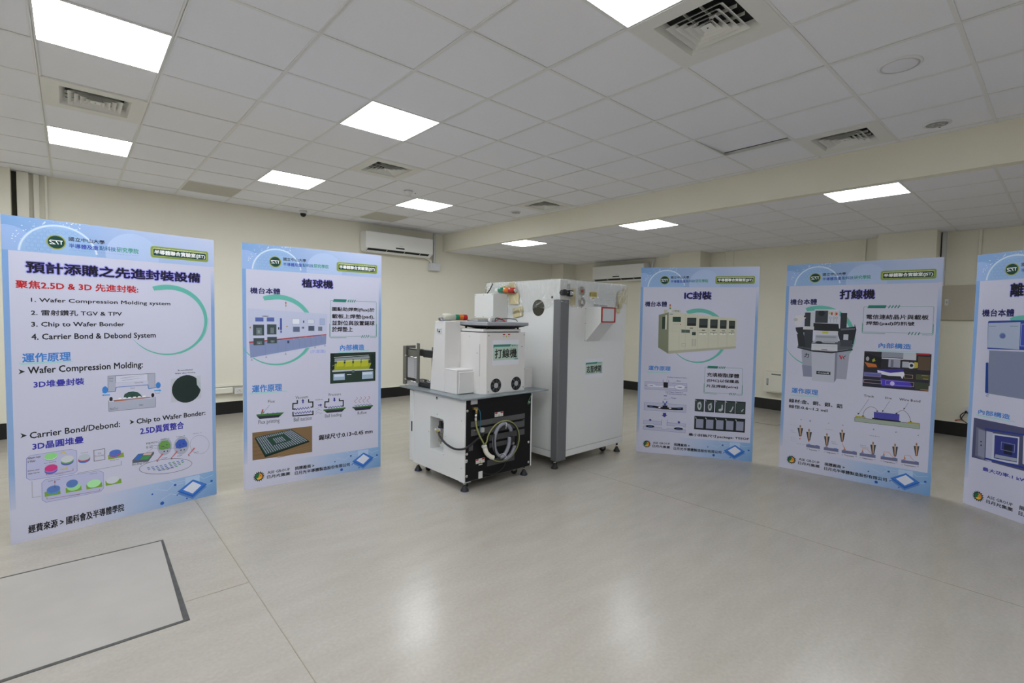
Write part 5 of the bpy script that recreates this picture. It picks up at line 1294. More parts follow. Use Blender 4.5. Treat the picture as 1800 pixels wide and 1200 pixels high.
["molding_diagram","l","4a4a98",[3,265.8,384.1,265.5,320.5]],
["molding_diagram","p","b4b6d0",[319.9,349.8,512.5,348.8,511.6,313.1,494.3,313.9,477.4,329.5,414.3,329.1,395.2,315.1,318.8,318]],
["molding_diagram","l","4a4a98",[2,319.9,349.8,512.5,348.8,511.6,313.1,494.3,313.9,477.4,329.5,414.3,329.1,395.2,315.1,318.8,318,319.9,349.8]],
["molding_diagram","l","4a4a98",[3,319.9,385.7,318.8,318]],
["molding_diagram","p","b4b6d0",[71.8,293.8,94.0,293.2,114.4,279.8,179.3,280.3,193.9,292,258.4,290.3,273.7,273.4,308.3,270.7,327.5,284.8,391.2,285.3,415.9,274.5,474.1,274.7,495.0,286.7,512.5,285.9,511.6,250.2,70.8,255.1]],
["molding_diagram","l","4a4a98",[2,71.8,293.8,94.0,293.2,114.4,279.8,179.3,280.3,193.9,292,258.4,290.3,273.7,273.4,308.3,270.7,327.5,284.8,391.2,285.3,415.9,274.5,474.1,274.7,495.0,286.7,512.5,285.9,511.6,250.2,70.8,255.1,71.8,293.8]],
["molding_diagram","e","1c1c24",[142.4,294.6,46.8,13.7]],
["molding_diagram","e","1c1c24",[441.5,291.2,48,13.3]],
["molding_diagram","r","5a88c8",[121.0,291.9,164.0,296.3]],
["molding_diagram","r","5a88c8",[420.2,288.6,464,292.7]],
["molding_diagram","t","2c3c90",[308,839.4,507.6,854],"Molding Compound Tablet",1],
["molding_diagram","t","2c3c90",[408.1,803.1,443.3,818.1],"Mold",1],
["molding_diagram","t","2c3c90",[292.9,680,472,693.2],"Lead Frame Connected",1],
["molding_diagram","t","2c3c90",[305.2,657.1,509.2,672.9],"to the Semiconductor Chip",1],
["molding_diagram","t","2c3c90",[353.3,613.8,408.2,629.5],"Plunger",1],
["molding_diagram","l","5a5a98",[1.5,308.5,836.3,297.9,796.1]],
["molding_diagram","l","5a5a98",[1.5,404.6,807.5,360.7,780.4]],
["molding_diagram","l","5a5a98",[1.5,347.7,618.7,309.1,601.8]],
["package_photograph#a0","r","20282a",[599.9,494.1,691.3,627]],
["package_photograph#a0","r","3c4648",[607.9,503.9,683.5,615.1]],
["package_photograph#a0","p","c4ccd0",[602.9,623.1,615.6,611.4,608.2,606.8]],
["package_photograph#a0","p","aab2b8",[627.4,587.1,653.1,602.4,667,575.6,667.9,548,655.9,512.6,638.5,511.5,624.3,545.3]],
["package_photograph#a0","p","4c5456",[637.5,570.3,649.1,578,655.4,564.5,655.8,550.7,650.5,533,642.6,532.5,636.2,549.5]],
["package_photograph#b0","r","20262a",[599.8,298.3,706.4,444.5]],
["package_photograph#b0","r","8c90a8",[618.0,315.9,691.7,412.5]],
["package_photograph#b0","p","c4ccd0",[609.6,436.8,623.5,417,612.1,416.2]],
["package_photograph#a1","r","20282a",[702.4,494.1,794.9,626.8]],
["package_photograph#a1","r","3c4648",[710.3,503.9,787.1,614.9]],
["package_photograph#a1","p","c4ccd0",[705.3,622.8,717.9,611.2,710.5,606.7]],
["package_photograph#a1","p","aab2b8",[735.0,573.3,765.2,595.9,771.2,547.9,763.5,512.8,741.5,511.4,731.5,545.4]],
["package_photograph#a1","p","4c5456",[742.7,563.4,756.2,574.6,758.9,550.6,755.5,533.1,745.6,532.5,741.1,549.5]],
["package_photograph#b1","r","20262a",[700.8,299.0,806.6,445.0]],
["package_photograph#b1","r","8c90a8",[718.8,316.6,792,413.2]],
["package_photograph#b1","p","c4ccd0",[710.5,437.4,724.4,417.7,713.1,416.9]],
["package_photograph#a2","r","20282a",[803.8,494.1,897.4,626.5]],
["package_photograph#a2","r","3c4648",[811.6,503.8,889.7,614.7]],
["package_photograph#a2","p","c4ccd0",[806.7,622.6,819.2,611.1,811.9,606.5]],
["package_photograph#a2","p","aab2b8",[867.8,582,878.4,582.6,880.3,527.5,861.3,508.4,838.9,511.1,838.2,531.8,864.7,540.4]],
["package_photograph#b2","r","20262a",[800.9,299.8,905.8,445.6]],
["package_photograph#b2","r","8c90a8",[818.7,317.2,891.3,413.9]],
["package_photograph#b2","p","c4ccd0",[810.5,438,824.2,418.4,813,417.6]],
["package_photograph#a3","r","20282a",[904.2,494.1,998.9,626.3]],
["package_photograph#a3","r","3c4648",[912,503.8,991.3,614.5]],
["package_photograph#a3","p","c4ccd0",[907.1,622.4,919.5,610.9,912.3,606.4]],
["package_photograph#a3","p","aab2b8",[978.1,575.6,984,562.1,970.8,526.8,962.4,508.3,944.3,511.3,961.6,533.1]],
["package_photograph#b3","r","20262a",[899.9,300.5,1004,446.1]],
["package_photograph#b3","r","8c90a8",[917.6,317.9,989.6,414.6]],
["package_photograph#b3","p","c4ccd0",[909.4,438.6,923.0,419.1,912,418.3]],
["package_photograph#a4","r","20282a",[1003.6,494.2,1099.4,626.1]],
["package_photograph#a4","r","3c4648",[1011.3,503.8,1091.8,614.3]],
["package_photograph#a4","p","c4ccd0",[1006.5,622.2,1018.8,610.7,1011.6,606.2]],
["package_photograph#a4","p","aab2b8",[1074.8,547.7,1083.8,548.3,1071.1,522.6,1064.1,516.7,1059.9,530.2]],
["package_photograph#b4","r","20262a",[998,301.3,1101.3,446.7]],
["package_photograph#b4","r","8c90a8",[1015.6,318.5,1087,415.3]],
["package_photograph#b4","p","c4ccd0",[1007.4,439.2,1020.9,419.7,1010,419]]],"p4":[["title_lettering","t","a3a3dc",[459.5,1694.2,722.9,1776.6],"打線機",6],
["title_lettering","t","6a62c0",[459.5,1694.2,722.9,1776.6],"打線機",4],
["title_lettering","t","14121c",[459.5,1694.2,722.9,1776.6],"打線機",2],
["body_lettering#31","t","1e1c58",[43.5,1642.2,271.6,1696.9],"機台本體",2],
["heading_brush#u31770","p","9cc8cc",[762.9,1230.2,1051,1234.6,1057.6,1225.2,780.2,1216.9,767.4,1222.3]],
["body_lettering#32","t","3f7cc8",[771.8,1251.5,1000.1,1297.2],"內部構造",2],
["brush_circle","a","62b0a6",[294.6,1335.3,297.6,113,-163,44,4]],
["callout_box","l","3f8a7c",[3,696,1621.0,653,1621.0,647,1613.0,647,1399.4,653,1391.4,999.8,1391.4]],
["callout_box","l","3f8a7c",[3,941,1621.0,1131,1621.0,1137,1613.0,1137,1399.4,1131,1391.4,1039,1391.4]],
["callout_box","l","3f8a7c",[4,643,1471.8,643,1387.4,651,1379.4,813.6,1379.4]],
["callout_box","l","3f8a7c",[4,1141,1471.8,1141,1387.4,1133,1379.4,1068.4,1379.4]],
["callout_box","l","3f8a7c",[3,769.5,1621.0,950.8,1621.0]],
["callout_box","p","2c7a6c",[682.4,1634.0,814,1634.0,806,1608.0,674.4,1608.0]],
["callout_box","p","2c7a6c",[836.3,1634.0,844.3,1634.0,832.3,1608.0,824.3,1608.0]],
["callout_box","p","2c7a6c",[983.3,1401.4,990.3,1401.4,979.3,1375.4,972.3,1375.4]],
["callout_box","p","2c7a6c",[858.4,1634.0,866.4,1634.0,854.4,1608.0,846.4,1608.0]],
["callout_box","p","2c7a6c",[1005.4,1401.4,1012.4,1401.4,1001.4,1375.4,994.4,1375.4]],
["callout_box","p","2c7a6c",[880.4,1634.0,888.4,1634.0,876.4,1608.0,868.4,1608.0]],
["callout_box","p","2c7a6c",[1027.4,1401.4,1034.4,1401.4,1023.4,1375.4,1016.4,1375.4]],
["callout_box","p","2c7a6c",[902.5,1634.0,910.5,1634.0,898.5,1608.0,890.5,1608.0]],
["callout_box","p","2c7a6c",[1049.5,1401.4,1056.5,1401.4,1045.5,1375.4,1038.5,1375.4]],
["callout_box","t","1c1a22",[670.4,1509.4,1105.7,1549.9],"電信連結晶片與載板",2],
["callout_box","t","1c1a22",[671.2,1451.0,1013.1,1489.1],"焊墊(pad)的訊號",2],
["machine_picture","p","9a9eb0",[159.5,1201.9,556.8,1213.4,540.7,943.5,182.9,938.5]],
["machine_picture","p","b4b8c8",[246.2,1190.2,442.2,1190.7,444.1,901.8,260.6,905.6]],
["machine_picture","p","7c8094",[442.2,1190.7,460.5,1191.8,459.5,933.5,444,905]],
["machine_picture","p","8488a0",[168.9,1051.6,251.5,1046.8,259.2,941,184.8,940.9]],
["machine_picture","p","2c3038",[120.7,1227.8,261.2,1202.0,412.6,1194.4,578.2,1232.5,578.8,1217.8,413.1,1180.4,261.8,1185.6,125.2,1214.6]],
["machine_picture","p","50545c",[131.5,1262,238.6,1289.1,481.7,1299.8,581.2,1267.4,573.8,1232.3,412.5,1197.6,251.5,1201.5,124.7,1228]],
["machine_picture","r","363a42",[175.8,1223.5,250.7,1565.4]],
["machine_picture","r","b8bcc8",[224.4,1421.8,267.4,1567.9]],
["machine_picture","r","30343c",[471.5,1407.4,522.5,1563]],
["machine_picture","r","c0c4d0",[369.7,1469.5,461.5,1588.1]],
["machine_picture","r","3c4048",[264.1,1467.6,369.6,1587.8]],
["machine_picture","e","24282e",[315.9,1559.9,26.1,28]],
["machine_picture","r","c8ccd6",[258.1,1584.1,448,1596.5]],
["machine_picture","r","b8b848",[375.1,1551.7,391.5,1568.8]],
["machine_picture","r","a83030",[393.6,1543.3,406.6,1568.9]],
["machine_picture","e","b83838",[436.4,1554.3,10.5,12.7]],
["machine_picture","r","c8a040",[423.9,1538.2,432.4,1570.1]],
["machine_picture","e","6a7088",[389.1,1516.3,9.7,10.6]],
["machine_picture","e","c8ccd8",[389.1,1516.3,6.8,7.4]],
["machine_picture","l","5a6074",[2,389.6,1504.5,390.8,1473.4]],
["machine_picture","e","6a7088",[418.6,1516.7,9.6,10.6]],
["machine_picture","e","c8ccd8",[418.6,1516.7,6.7,7.4]],
["machine_picture","l","5a6074",[2,419.1,1505,420.3,1474]],
["machine_picture","e","6a7088",[439.6,1517,9.5,10.5]],
["machine_picture","e","c8ccd8",[439.6,1517,6.7,7.4]],
["machine_picture","l","5a6074",[2,440.1,1505.3,441.3,1474.4]],
["machine_picture","p","24282e",[251.4,1465.3,457.4,1458.7,467.3,1389.8,254.0,1394.1]],
["machine_picture","p","c0c2cc",[271.4,1391.3,450.9,1392.5,450.4,1357.2,272.8,1354.1]],
["machine_picture","p","a8acba",[272.9,1350.9,459.7,1352.2,459.5,1288.1,244.1,1272.8,271.9,1301.5]],
["machine_picture","r","8c90a0",[279.9,1324.9,444.3,1343.5]],
["machine_picture","r","b8b848",[328.7,1365.4,378.2,1384.4]],
["machine_picture","p","c4c6d0",[243.4,1265,457.6,1266.6,460.0,1202.5,243.8,1201.1]],
["machine_picture","r","888c9c",[259.5,1244.7,447.4,1246]],
["machine_picture","r","3c4048",[327.6,1208.5,376.7,1214.5]],
["machine_picture","e","2c3038",[305.1,1278.4,30.0,12.3]],
["machine_picture","r","9a9eae",[343.5,1276.4,437.1,1293.7]],
["machine_picture","p","2a2e36",[459.0,1416.2,591.9,1440.7,600.1,1409.6,581,1272.6,482.5,1278.5,456.6,1362.8]],
["machine_picture","r","b4b8c4",[501.7,1312.9,539.6,1364.4]],
["machine_picture","p","5c606c",[477.2,1416.7,588.1,1425.0,588.7,1409.3,477.8,1399.7]],
["machine_picture","l","1e2228",[5,584.2,1456.2,592.7,1419.8]],
["machine_picture","r","40444e",[481.3,1251.2,573.0,1310.4]],
["machine_picture","p","cccad2",[80.6,1506.7,101.5,1538.2,175.8,1538.9,186.5,1513.7,153.4,1479.9,154.6,1446.7,125.5,1427.1,94.8,1445.4]],
["machine_picture","e","b0aeb8",[96.5,1495.2,19.1,15.9]],
["machine_picture","p","2c3036",[97.8,1417.4,165.2,1424.7,186.7,1375.5,142.7,1362.9,132.7,1228.4,126.2,1351.2,105.1,1381.8]],
["machine_picture","e","3a3c44",[178.2,1527.9,11.2,10.9]],
["machine_picture","p","2c3036",[113.3,1350.7,166.2,1397,192,1231.5,132.7,1228.4]],
["machine_picture","r","c0c0c8",[165,1399.7,258.6,1430.3]],
["machine_picture","t","22242c",[186.3,1128,225.1,1170],"力",1],
["machine_picture","p","b83038",[472.4,1165.8,485.1,1166.6,491.4,1145.6,497.7,1167.3,497.4,1130.0,490.2,1127.3]],
["machine_picture","l","2c2c34",[5,526.7,1163.9,505.7,1147.6,517.3,1129.2]],
["machine_picture","l","b83038",[5,500.6,1164.3,517.3,1129.2]],
["machine_picture","r","2c3038",[295.5,972.4,411.8,1002.8]],
["machine_picture","t","d4d8e0",[305.4,980.3,402.2,995.9],"ConnX",1],
["interior_photograph","r","2c2c34",[668.5,944.9,1139.6,1216.6]],
["interior_photograph","r","8c90a0",[796.8,1171.6,960.4,1216.8]],
["interior_photograph","r","b8bcc8",[950.6,1157.1,1039,1215.8]],
["interior_photograph","p","1c1e24",[669,1204.2,799.1,1160.8,794.6,1068.3,673.2,1100.3]],
["interior_photograph","p","b86a38",[674.3,1116,759.9,1101.6,769.3,1076.6,701.9,1071.2]],
["interior_photograph","r","9a9cae",[848.7,1084.4,932.4,1154.0]],
["interior_photograph","r","6a6c7c",[865.2,1080.6,884.3,1150]],
["interior_photograph","r","c8ccd6",[798.9,1156.1,953.1,1165.9]],
["interior_photograph","e","c0c4d0",[1008,1110.4,26.5,27.7]],
["interior_photograph","e","24262c",[1010,1110.5,12.3,13.9]],
["interior_photograph","r","a8acb8",[945.9,1089.1,991.4,1140.6]],
["interior_photograph","p","b8a840",[1028.1,1141.5,1055.2,1138.5,1053.3,1094.1,1030.5,1087.3]],
["interior_photograph","r","a83038",[1036.2,1207.0,1128,1221]],
["interior_photograph","r","5a4a3c",[1052.9,1076.1,1133.8,1192.5]],
["interior_photograph","e","9a9ca4",[695.3,1148.7,12.8,19.9]],
["interior_photograph","p","a0a440",[728.8,1140.6,745,1157.2,754.4,1132.1,733.8,1120.3]],
["interior_photograph","p","3c3494",[770.1,1056.0,956.6,1076.3,958.9,1021.4,776.4,1005.1]],
["interior_photograph","p","d8d8f4",[772,1051.1,866,1033.4,957.6,1051.4,966.4,1032.1,952.5,985.7,939.5,1009.7,854.9,1007,775.8,1020.5]],
["interior_photograph","r","5c60a8",[673.6,986.9,802.2,1027.2]],
["interior_photograph","l","a88c70",[3,680.0,1017.4,797.8,1017.4,797.8,991.6,680.0,991.6,680.0,1017.4]],
["interior_photograph","l","a88c70",[3,966.6,1027.1,1022.7,1027.1,1022.7,997.4,966.6,997.4,966.6,1027.1]],
["interior_photograph","p","5048c8",[764.7,983.4,1007.4,991.0,1010,931.4,767.9,906.2]],
["interior_photograph","p","4038b0",[848.7,960.6,1047.4,965,1041,934.6,850.6,914.8]],
["interior_photograph","e","b8b0f8",[882.2,938.5,12.8,14.0]],
["interior_photograph","r","40485c",[676.6,912.2,776.1,954.3]],
["interior_photograph","r","4c5038",[1044.2,949.6,1137.9,1039]],
["interior_photograph","r","b08848",[1082.8,1028.5,1124.7,1032.5]],
["interior_photograph","r","b08848",[1091.7,999.3,1126.0,1003.9]],
["interior_photograph","p","2c2c3c",[667.4,980.3,1132.4,994.9,1131.7,896.4,667.6,892.9]],
["interior_photograph","p","4a40b8",[795.9,977.3,1005,968.3,1022,920.4,806.6,911.4]],
["interior_photograph","l","b49aa0",[3,674.9,957.9,805.8,957.9,805.8,929,674.9,929,674.9,957.9]],
["interior_photograph","l","b49aa0",[3,836.1,963.5,1032.9,963.5,1032.9,928.2,836.1,928.2,836.1,963.5]],
["interior_photograph","e","c0b8f8",[884,940.4,16.4,19.3]],
["interior_photograph","p","3c4438",[1038.4,971.6,1130.1,966.6,1130.1,900.9,1041.1,910.1]],
["interior_photograph","r","b07850",[1077.9,903.6,1129.2,911.2]],
["heading_brush#u68901","p","9cc8cc",[78.5,748.3,318.8,757,326.5,747.3,98.5,735.3,83.7,740.1]],
["body_lettering#33","t","3f7cc8",[89.7,767.3,316.6,818.3],"運作原理",2],
["body_lettering#34","t","1c1a22",[70.1,668.2,519.5,706.7],"線材:金、銅、銀、鋁",2],
["body_lettering#35","t","1c1a22",[71.3,613.6,402.3,646.5],"線徑:0.6~1.2 mil",2],
["wire_bond_diagram","p","9aa69a",[620,597.1,1087.5,608.4,1087.9,566.5,621.4,560.5]],
["wire_bond_diagram","l","2c3430",[2.5,620,597.1,1087.5,608.4,1087.9,566.5,621.4,560.5,620,597.1]],
["wire_bond_diagram","p","a89c3c",[626.1,614.3,702.8,615.3,703.3,603.3,624.1,599.7]],
["wire_bond_diagram","p","a89c3c",[1007.4,615.3,1088.6,618.1,1087.7,604.6,1009.5,602.1]],
["wire_bond_diagram","p","4a48a0",[761.9,669.9,946.3,674.1,946.6,613.8,764.4,610.3]],
["wire_bond_diagram","p","1c1c24",[752,614.4,956.5,615.3,957,603.7,752.5,602.5]],
["wire_bond_diagram","l","3c4434",[3,788.4,674.3,782.8,689.1,773.2,701.2,760.3,709.5,745.3,713.3,729.5,710.8,714.4,699.8,701.2,684.4,691.1,665.6,685,644.5,683.5,622.6]],
["wire_bond_diagram","l","3c4434",[3,1024.5,620.8,1021.3,644.8,1014.1,666.8,1003.3,685.6,990,700.4,975.1,710.4,960.3,709.8,946.7,702.1,935.3,690.3,927.2,675.6,923.1,659.2]],
["wire_bond_diagram","p","2c3430",[673,615,682.4,628.5,692.8,616.9]],
["wire_bond_diagram","p","2c3430",[777.1,674,786.3,687.2,796.4,675.6]],
["wire_bond_diagram","p","2c3430",[915.5,673.6,924.2,686.6,934,675.3]],
["wire_bond_diagram","p","2c3430",[1017.3,614.9,1025.7,627.7,1035.2,616.6]],
["wire_bond_diagram","l","3a3a60",[2,721.5,782.6,647.9,634.7]],
["wire_bond_diagram","p","24242c",[641.6,625.7,642.5,644.1,656.2,637.9]],
["wire_bond_diagram","l","3a3a60",[2,872.7,784.3,827.9,685]],
["wire_bond_diagram","p","24242c",[821.9,676.2,822.8,694.1,835.7,688]],
["wire_bond_diagram","l","3a3a60",[2,1003.2,784.2,977.7,726.9]],
["wire_bond_diagram","p","24242c",[972.0,718.4,972.7,735.9,985.1,729.8]],
["wire_bond_diagram","t","2a2a30",[682.2,797.8,756.7,818.1],"Track",1],
["wire_bond_diagram","t","2a2a30",[839.9,798.7,886.1,816.6],"Die",1],
["wire_bond_diagram","t","2a2a30",[939.5,796.1,1082.2,816.8],"Wire Bond",1],
["substrate_drawing#355","p","6a6c90",[237,275,353.2,278.9,354.3,249.2,238,246.9]],
["substrate_drawing#355","p","4a80d0",[248,283.5,272.4,284.7,272.7,277.2,248.2,277]],
["substrate_drawing#355","p","4a80d0",[318.1,282.8,342.1,282.4,342.4,275,318.3,276.4]],
["substrate_drawing#355","t","2a2a34",[261.0,219.1,331.6,236.1],"Temperature",1],
["substrate_drawing#355","t","2a2a34",[240.4,223.5,252.1,234.3],"??",0],
["substrate_drawing#355","t","2a2a34",[340,228.6,353.3,240],"??",0],
["substrate_drawing#516","p","6a6c90",[386.2,274.6,505.8,278.7,506.9,249.6,387.3,247.2]],
["substrate_drawing#516","p","4a80d0",[396.8,283,420.2,284.2,420.5,276.8,397.0,276.6]],
["substrate_drawing#516","p","4a80d0",[472.1,282.9,495.1,282.3,495.4,275,472.3,276.6]],
["substrate_drawing#516","t","2a2a34",[409.4,220.2,485.1,236.5],"Temperature",1],
["substrate_drawing#516","t","2a2a34",[389.6,224.2,400.8,234.8],"??",0],
["substrate_drawing#516","t","2a2a34",[493.2,229.6,506.0,240.7],"??",0],
["substrate_drawing#680","p","6a6c90",[532.2,274.8,650.4,278.9,651.6,250.4,533.3,247.9]],
["substrate_drawing#680","p","4a80d0",[542.4,283,564.8,284.1,565.1,276.9,542.6,276.8]],
["substrate_drawing#680","p","4a80d0",[618.1,283.1,640.2,282.5,640.4,275.4,618.3,277]],
["substrate_drawing#680","t","2a2a34",[554.6,221.6,630.7,237.5],"Temperature",1],
["substrate_drawing#680","t","2a2a34",[535.5,225.4,546.3,235.8],"??",0],
["substrate_drawing#680","t","2a2a34",[638.4,230.8,650.7,241.7],"??",0],
["substrate_drawing#843","p","6a6c90",[671.6,274.8,791,279.1,792.1,251.1,672.7,248.4]],
["substrate_drawing#843","p","4a80d0",[681.4,282.8,703,284.0,703.3,276.9,681.6,276.7]],
["substrate_drawing#843","p","4a80d0",[759.9,283.4,781.1,282.6,781.4,275.6,760.1,277.4]],
["substrate_drawing#843","t","2a2a34",[693.2,222.9,772.1,238.2],"Temperature",1],
["substrate_drawing#843","t","2a2a34",[674.8,226.4,685.3,236.6],"??",0],
["substrate_drawing#843","t","2a2a34",[779.5,231.8,791.3,242.5],"??",0],
["substrate_drawing#1035","p","6a6c90",[829,275.4,949.2,279.8,950.4,252.5,830.1,249.6]],
["substrate_drawing#1035","p","4a80d0",[838.3,283.3,858.9,284.4,859.2,277.5,838.5,277.3]],
["substrate_drawing#1035","p","4a80d0",[919.5,284.3,939.8,283.4,940.1,276.5,919.8,278.4]],
["substrate_drawing#1035","t","2a2a34",[849.7,224.9,931.4,239.6],"Temperature",1],
["substrate_drawing#1035","t","2a2a34",[832.1,228.1,842.2,238.0],"??",0],
["substrate_drawing#1035","t","2a2a34",[938.4,233.7,949.6,244.1],"??",0],
["substrate_drawing#1222","p","6a6c90",[975.7,273.3,1096.1,277.8,1097.2,251.1,976.8,248.1]],
["substrate_drawing#1222","p","4a80d0",[984.6,281,1004.4,282.1,1004.6,275.3,984.8,275.2]],
["substrate_drawing#1222","p","4a80d0",[1067.6,282.4,1087,281.4,1087.3,274.7,1067.9,276.6]],
["substrate_drawing#1222","t","2a2a34",[995.6,224.2,1079.1,238.3],"Temperature",1],
["substrate_drawing#1222","t","2a2a34",[978.8,227,988.4,236.7],"??",0],
["substrate_drawing#1222","t","2a2a34",[1085.7,232.7,1096.5,242.9],"??",0],
["capillary_drawing#301","p","3e4248",[155.1,424.2,204.8,427.9,192.6,345.4,173.5,342.1]],
["capillary_drawing#301","p","b8a898",[172.3,429.2,187.5,431.6,186.5,353.0,178.9,351.7]],
["capillary_drawing#301","l","b87040",[3,178.8,460.7,183.3,337.2]],
["capillary_drawing#301","r","8a7060",[172.4,433.6,186.5,453.2]],
["capillary_drawing#381","p","3e4248",[232.5,397.7,281.2,401.5,269.3,317.6,250.6,314.3]],
["capillary_drawing#381","p","b8a898",[249.3,402.7,264.2,405.1,263.4,325.2,255.9,323.9]],
["capillary_drawing#381","l","b87040",[3,255.6,433.9,260.2,309.5]],
["capillary_drawing#381","r","8a7060",[249.3,407.1,263.2,426.4]],
["capillary_drawing#544","p","3e4248",[384.0,380.5,430.8,384.3,419.8,295.7,401.9,292.4]],
["capillary_drawing#544","p","b8a898",[400.2,385.4,414.5,387.8,414.1,303.1,406.9,301.8]],
["capillary_drawing#544","l","b87040",[3,406.2,416,411.1,287.8]],
["capillary_drawing#544","r","8a7060",[400.2,389.8,413.5,408.6]],
["capillary_drawing#684","p","3e4248",[506.7,437,551.8,440.4,541.2,355.6,524.0,352.5]],
["capillary_drawing#684","p","b8a898",[522.2,441.7,536.0,444,535.7,362.9,528.8,361.7]],
["capillary_drawing#684","l","b87040",[3,528,471.7,532.9,347.8]],
["capillary_drawing#684","r","8a7060",[522.2,445.9,535.1,464.5]],
["capillary_drawing#966","p","3e4248",[748.3,366.5,790.5,370.2,781.1,282,765.0,278.8]],
["capillary_drawing#966","p","b8a898",[762.8,371.2,775.7,373.5,775.9,289.1,769.5,287.8]],
["capillary_drawing#966","l","b87040",[3,768.1,400.3,773.3,274.4]],
["capillary_drawing#966","r","8a7060",[762.7,375.4,774.8,393.3]],
["capillary_drawing#1166","p","3e4248",[907.7,379.9,947.9,383.5,939.3,295.4,923.9,292.3]],
["capillary_drawing#1166","p","b8a898",[921.5,384.5,933.9,386.8,934.3,302.3,928.2,301.1]],
["capillary_drawing#1166","l","b87040",[3,926.5,412.9,931.8,288]],
["capillary_drawing#1166","r","8a7060",[921.4,388.6,933,406.1]],
["capillary_drawing#1361","p","3e4248",[1055.2,413.1,1093.7,416.4,1085.6,330.4,1070.9,327.4]],
["capillary_drawing#1361","p","b8a898",[1068.5,417.5,1080.2,419.7,1080.9,337.1,1075,336.0]],
["capillary_drawing#1361","l","b87040",[3,1073.2,445.3,1078.5,323.2]],
["capillary_drawing#1361","r","8a7060",[1068.3,421.4,1079.4,438.6]],
["capillary_diagram","e","c87030",[180.1,319.2,7,7.5]],
["capillary_diagram","e","c87030",[257.9,309.1,7.3,7.3]],
["capillary_diagram","e","c87030",[409.2,290.6,7.4,6.0]],
["capillary_diagram","l","c07838",[3,531,351.7,539,324,552.4,293.2]],
["capillary_diagram","p","c87030",[547.8,277.8,553.4,312.1,561.6,278.3]],
["capillary_diagram","l","c07838",[3,691.8,293,694.1,317.9,728.8,320.4,763.3,280.5]],
["capillary_diagram","p","c87030",[687.2,283.9,692.6,313.5,700.5,284.5]],
["capillary_diagram","l","c07838",[3,849.7,295.5,851.9,319.8,885,322.3,918,283.3]],
["capillary_diagram","p","c87030",[845.3,286.7,850.5,315.6,858,287.2]],
["capillary_diagram","l","c07838",[3,997.7,295.4,999.7,319.2,1031.4,321.5,1063.1,283.4]],
["capillary_diagram","p","c87030",[993.5,286.7,998.4,315,1005.7,287.2]],
["capillary_diagram","t","2a2a34",[176.8,504.6,188.7,515.9],"A",1],
["capillary_diagram","t","2a2a34",[257.3,503.8,269,514.9],"B",1],
["capillary_diagram","t","2a2a34",[411.4,505.1,422.6,516],"C",1],
["capillary_diagram","t","2a2a34",[527.2,504.4,538,515.1],"D",1],
["capillary_diagram","t","2a2a34",[763.4,504.6,773.6,515],"E",1],
["capillary_diagram","t","2a2a34",[926.1,505.7,935.8,515.8],"F",1],
["capillary_diagram","t","2a2a34",[1076.1,504.9,1085.4,514.8],"G",1],
["capillary_diagram","t","2a2a34",[83.2,445.5,151.5,448],"Wire Clamp",0],
["capillary_diagram","t","2a2a34",[98,386.9,127.4,390.8],"Bond",0],
["capillary_diagram","t","2a2a34",[98.6,370.5,147.4,375.5],"Capillary",0],
["capillary_diagram","t","2a2a34",[100.6,315.5,159.1,318.5],"Electronic",0],
["capillary_diagram","t","2a2a34",[101.2,299.4,154.8,300.9],"Flame-off",0],
["capillary_diagram","t","2a2a34",[101.8,283.8,153.4,285.6],"Electrode",0],
["capillary_diagram","t","2a2a34",[152,265.9,223.1,270.4],"Free Air Ball",0],
["capillary_diagram","t","2a2a34",[392.1,448.5,449.7,453.9],"Ball Bond",0],
["capillary_diagram","t","2a2a34",[448.4,335.7,477.1,343.1],"Bond",0],
["capillary_diagram","t","2a2a34",[449.1,316.5,498.2,326.4],"Capillary",0],
["capillary_diagram","t","2a2a34",[741.4,445.7,809.9,454],"Stitch Bond",0],
["capillary_diagram","t","2a2a34",[674.3,344.4,716.3,353.0],"Force &",0],
["capillary_diagram","t","2a2a34",[675,328.9,741.6,336.7],"Ultrasonics",0]],"p5":[["title_lettering","t","a3a3dc",[251,1693.7,521.3,1789.8],"離心機",6],
["title_lettering","t","6a62c0",[251,1693.7,521.3,1789.8],"離心機",4],
["title_lettering","t","14121c",[251,1693.7,521.3,1789.8],"離心機",2],
["body_lettering#36","t","1e1c58",[60.0,1540.4,283,1596.6],"機台本體",2],
["brush_circle","a","62b0a6",[358.1,1288.5,261.5,113,-160,44,4]],
["machine_picture","p","2c4494",[106,1493,110.1,1505.7,412.2,1514.3,524.7,1498.2,536.2,1295.9,113.3,1282.5]],
["machine_picture","p","a4b0c8",[109.1,1488.9,329,1497.7,332.1,1292.7,114.5,1295.2]],
["machine_picture","e","6c7cb0",[214.2,1392.0,21.4,21.8]],
["machine_picture","e","5c6ca4",[217.2,1387.9,18.4,17.7]],
["machine_picture","l","3a3a50",[2,116.4,1463.7,163.8,1464.7]],
["machine_picture","l","3a3a50",[2,260.7,1466.6,315.2,1467.7]],
["machine_picture","p","3c50b0",[334,1485.9,413.2,1496.8,423.7,1312.4,339.9,1307.2]],
["machine_picture","l","9aa8c8",[4,336.7,1484.0,495.7,1484.0,495.7,1321.7,336.7,1321.7,336.7,1484.0]],
["machine_picture","p","7c84a0",[128.4,1272.9,537.0,1281.8,551.5,1028,127.9,1030.2]],
["machine_picture","p","7c84a0",[122.3,1173.2,475.4,1185.3,507.5,921.4,136.3,931.1]],
["machine_picture","p","24408c",[108.8,1174.2,125.3,1175.7,139.4,931.6,116.3,936.0]],
["machine_picture","l","44485c",[3,120.9,928.8,144.1,921,124,909.9,143.0,903.8]],
["heading_brush#u27271","p","9cc8cc",[56.9,750.7,329.3,749.8,337.4,740.6,79.1,738.8,62.7,742.6]],
["body_lettering#37","t","3f7cc8",[75.8,756.8,300.5,794.9],"內部構造",2],
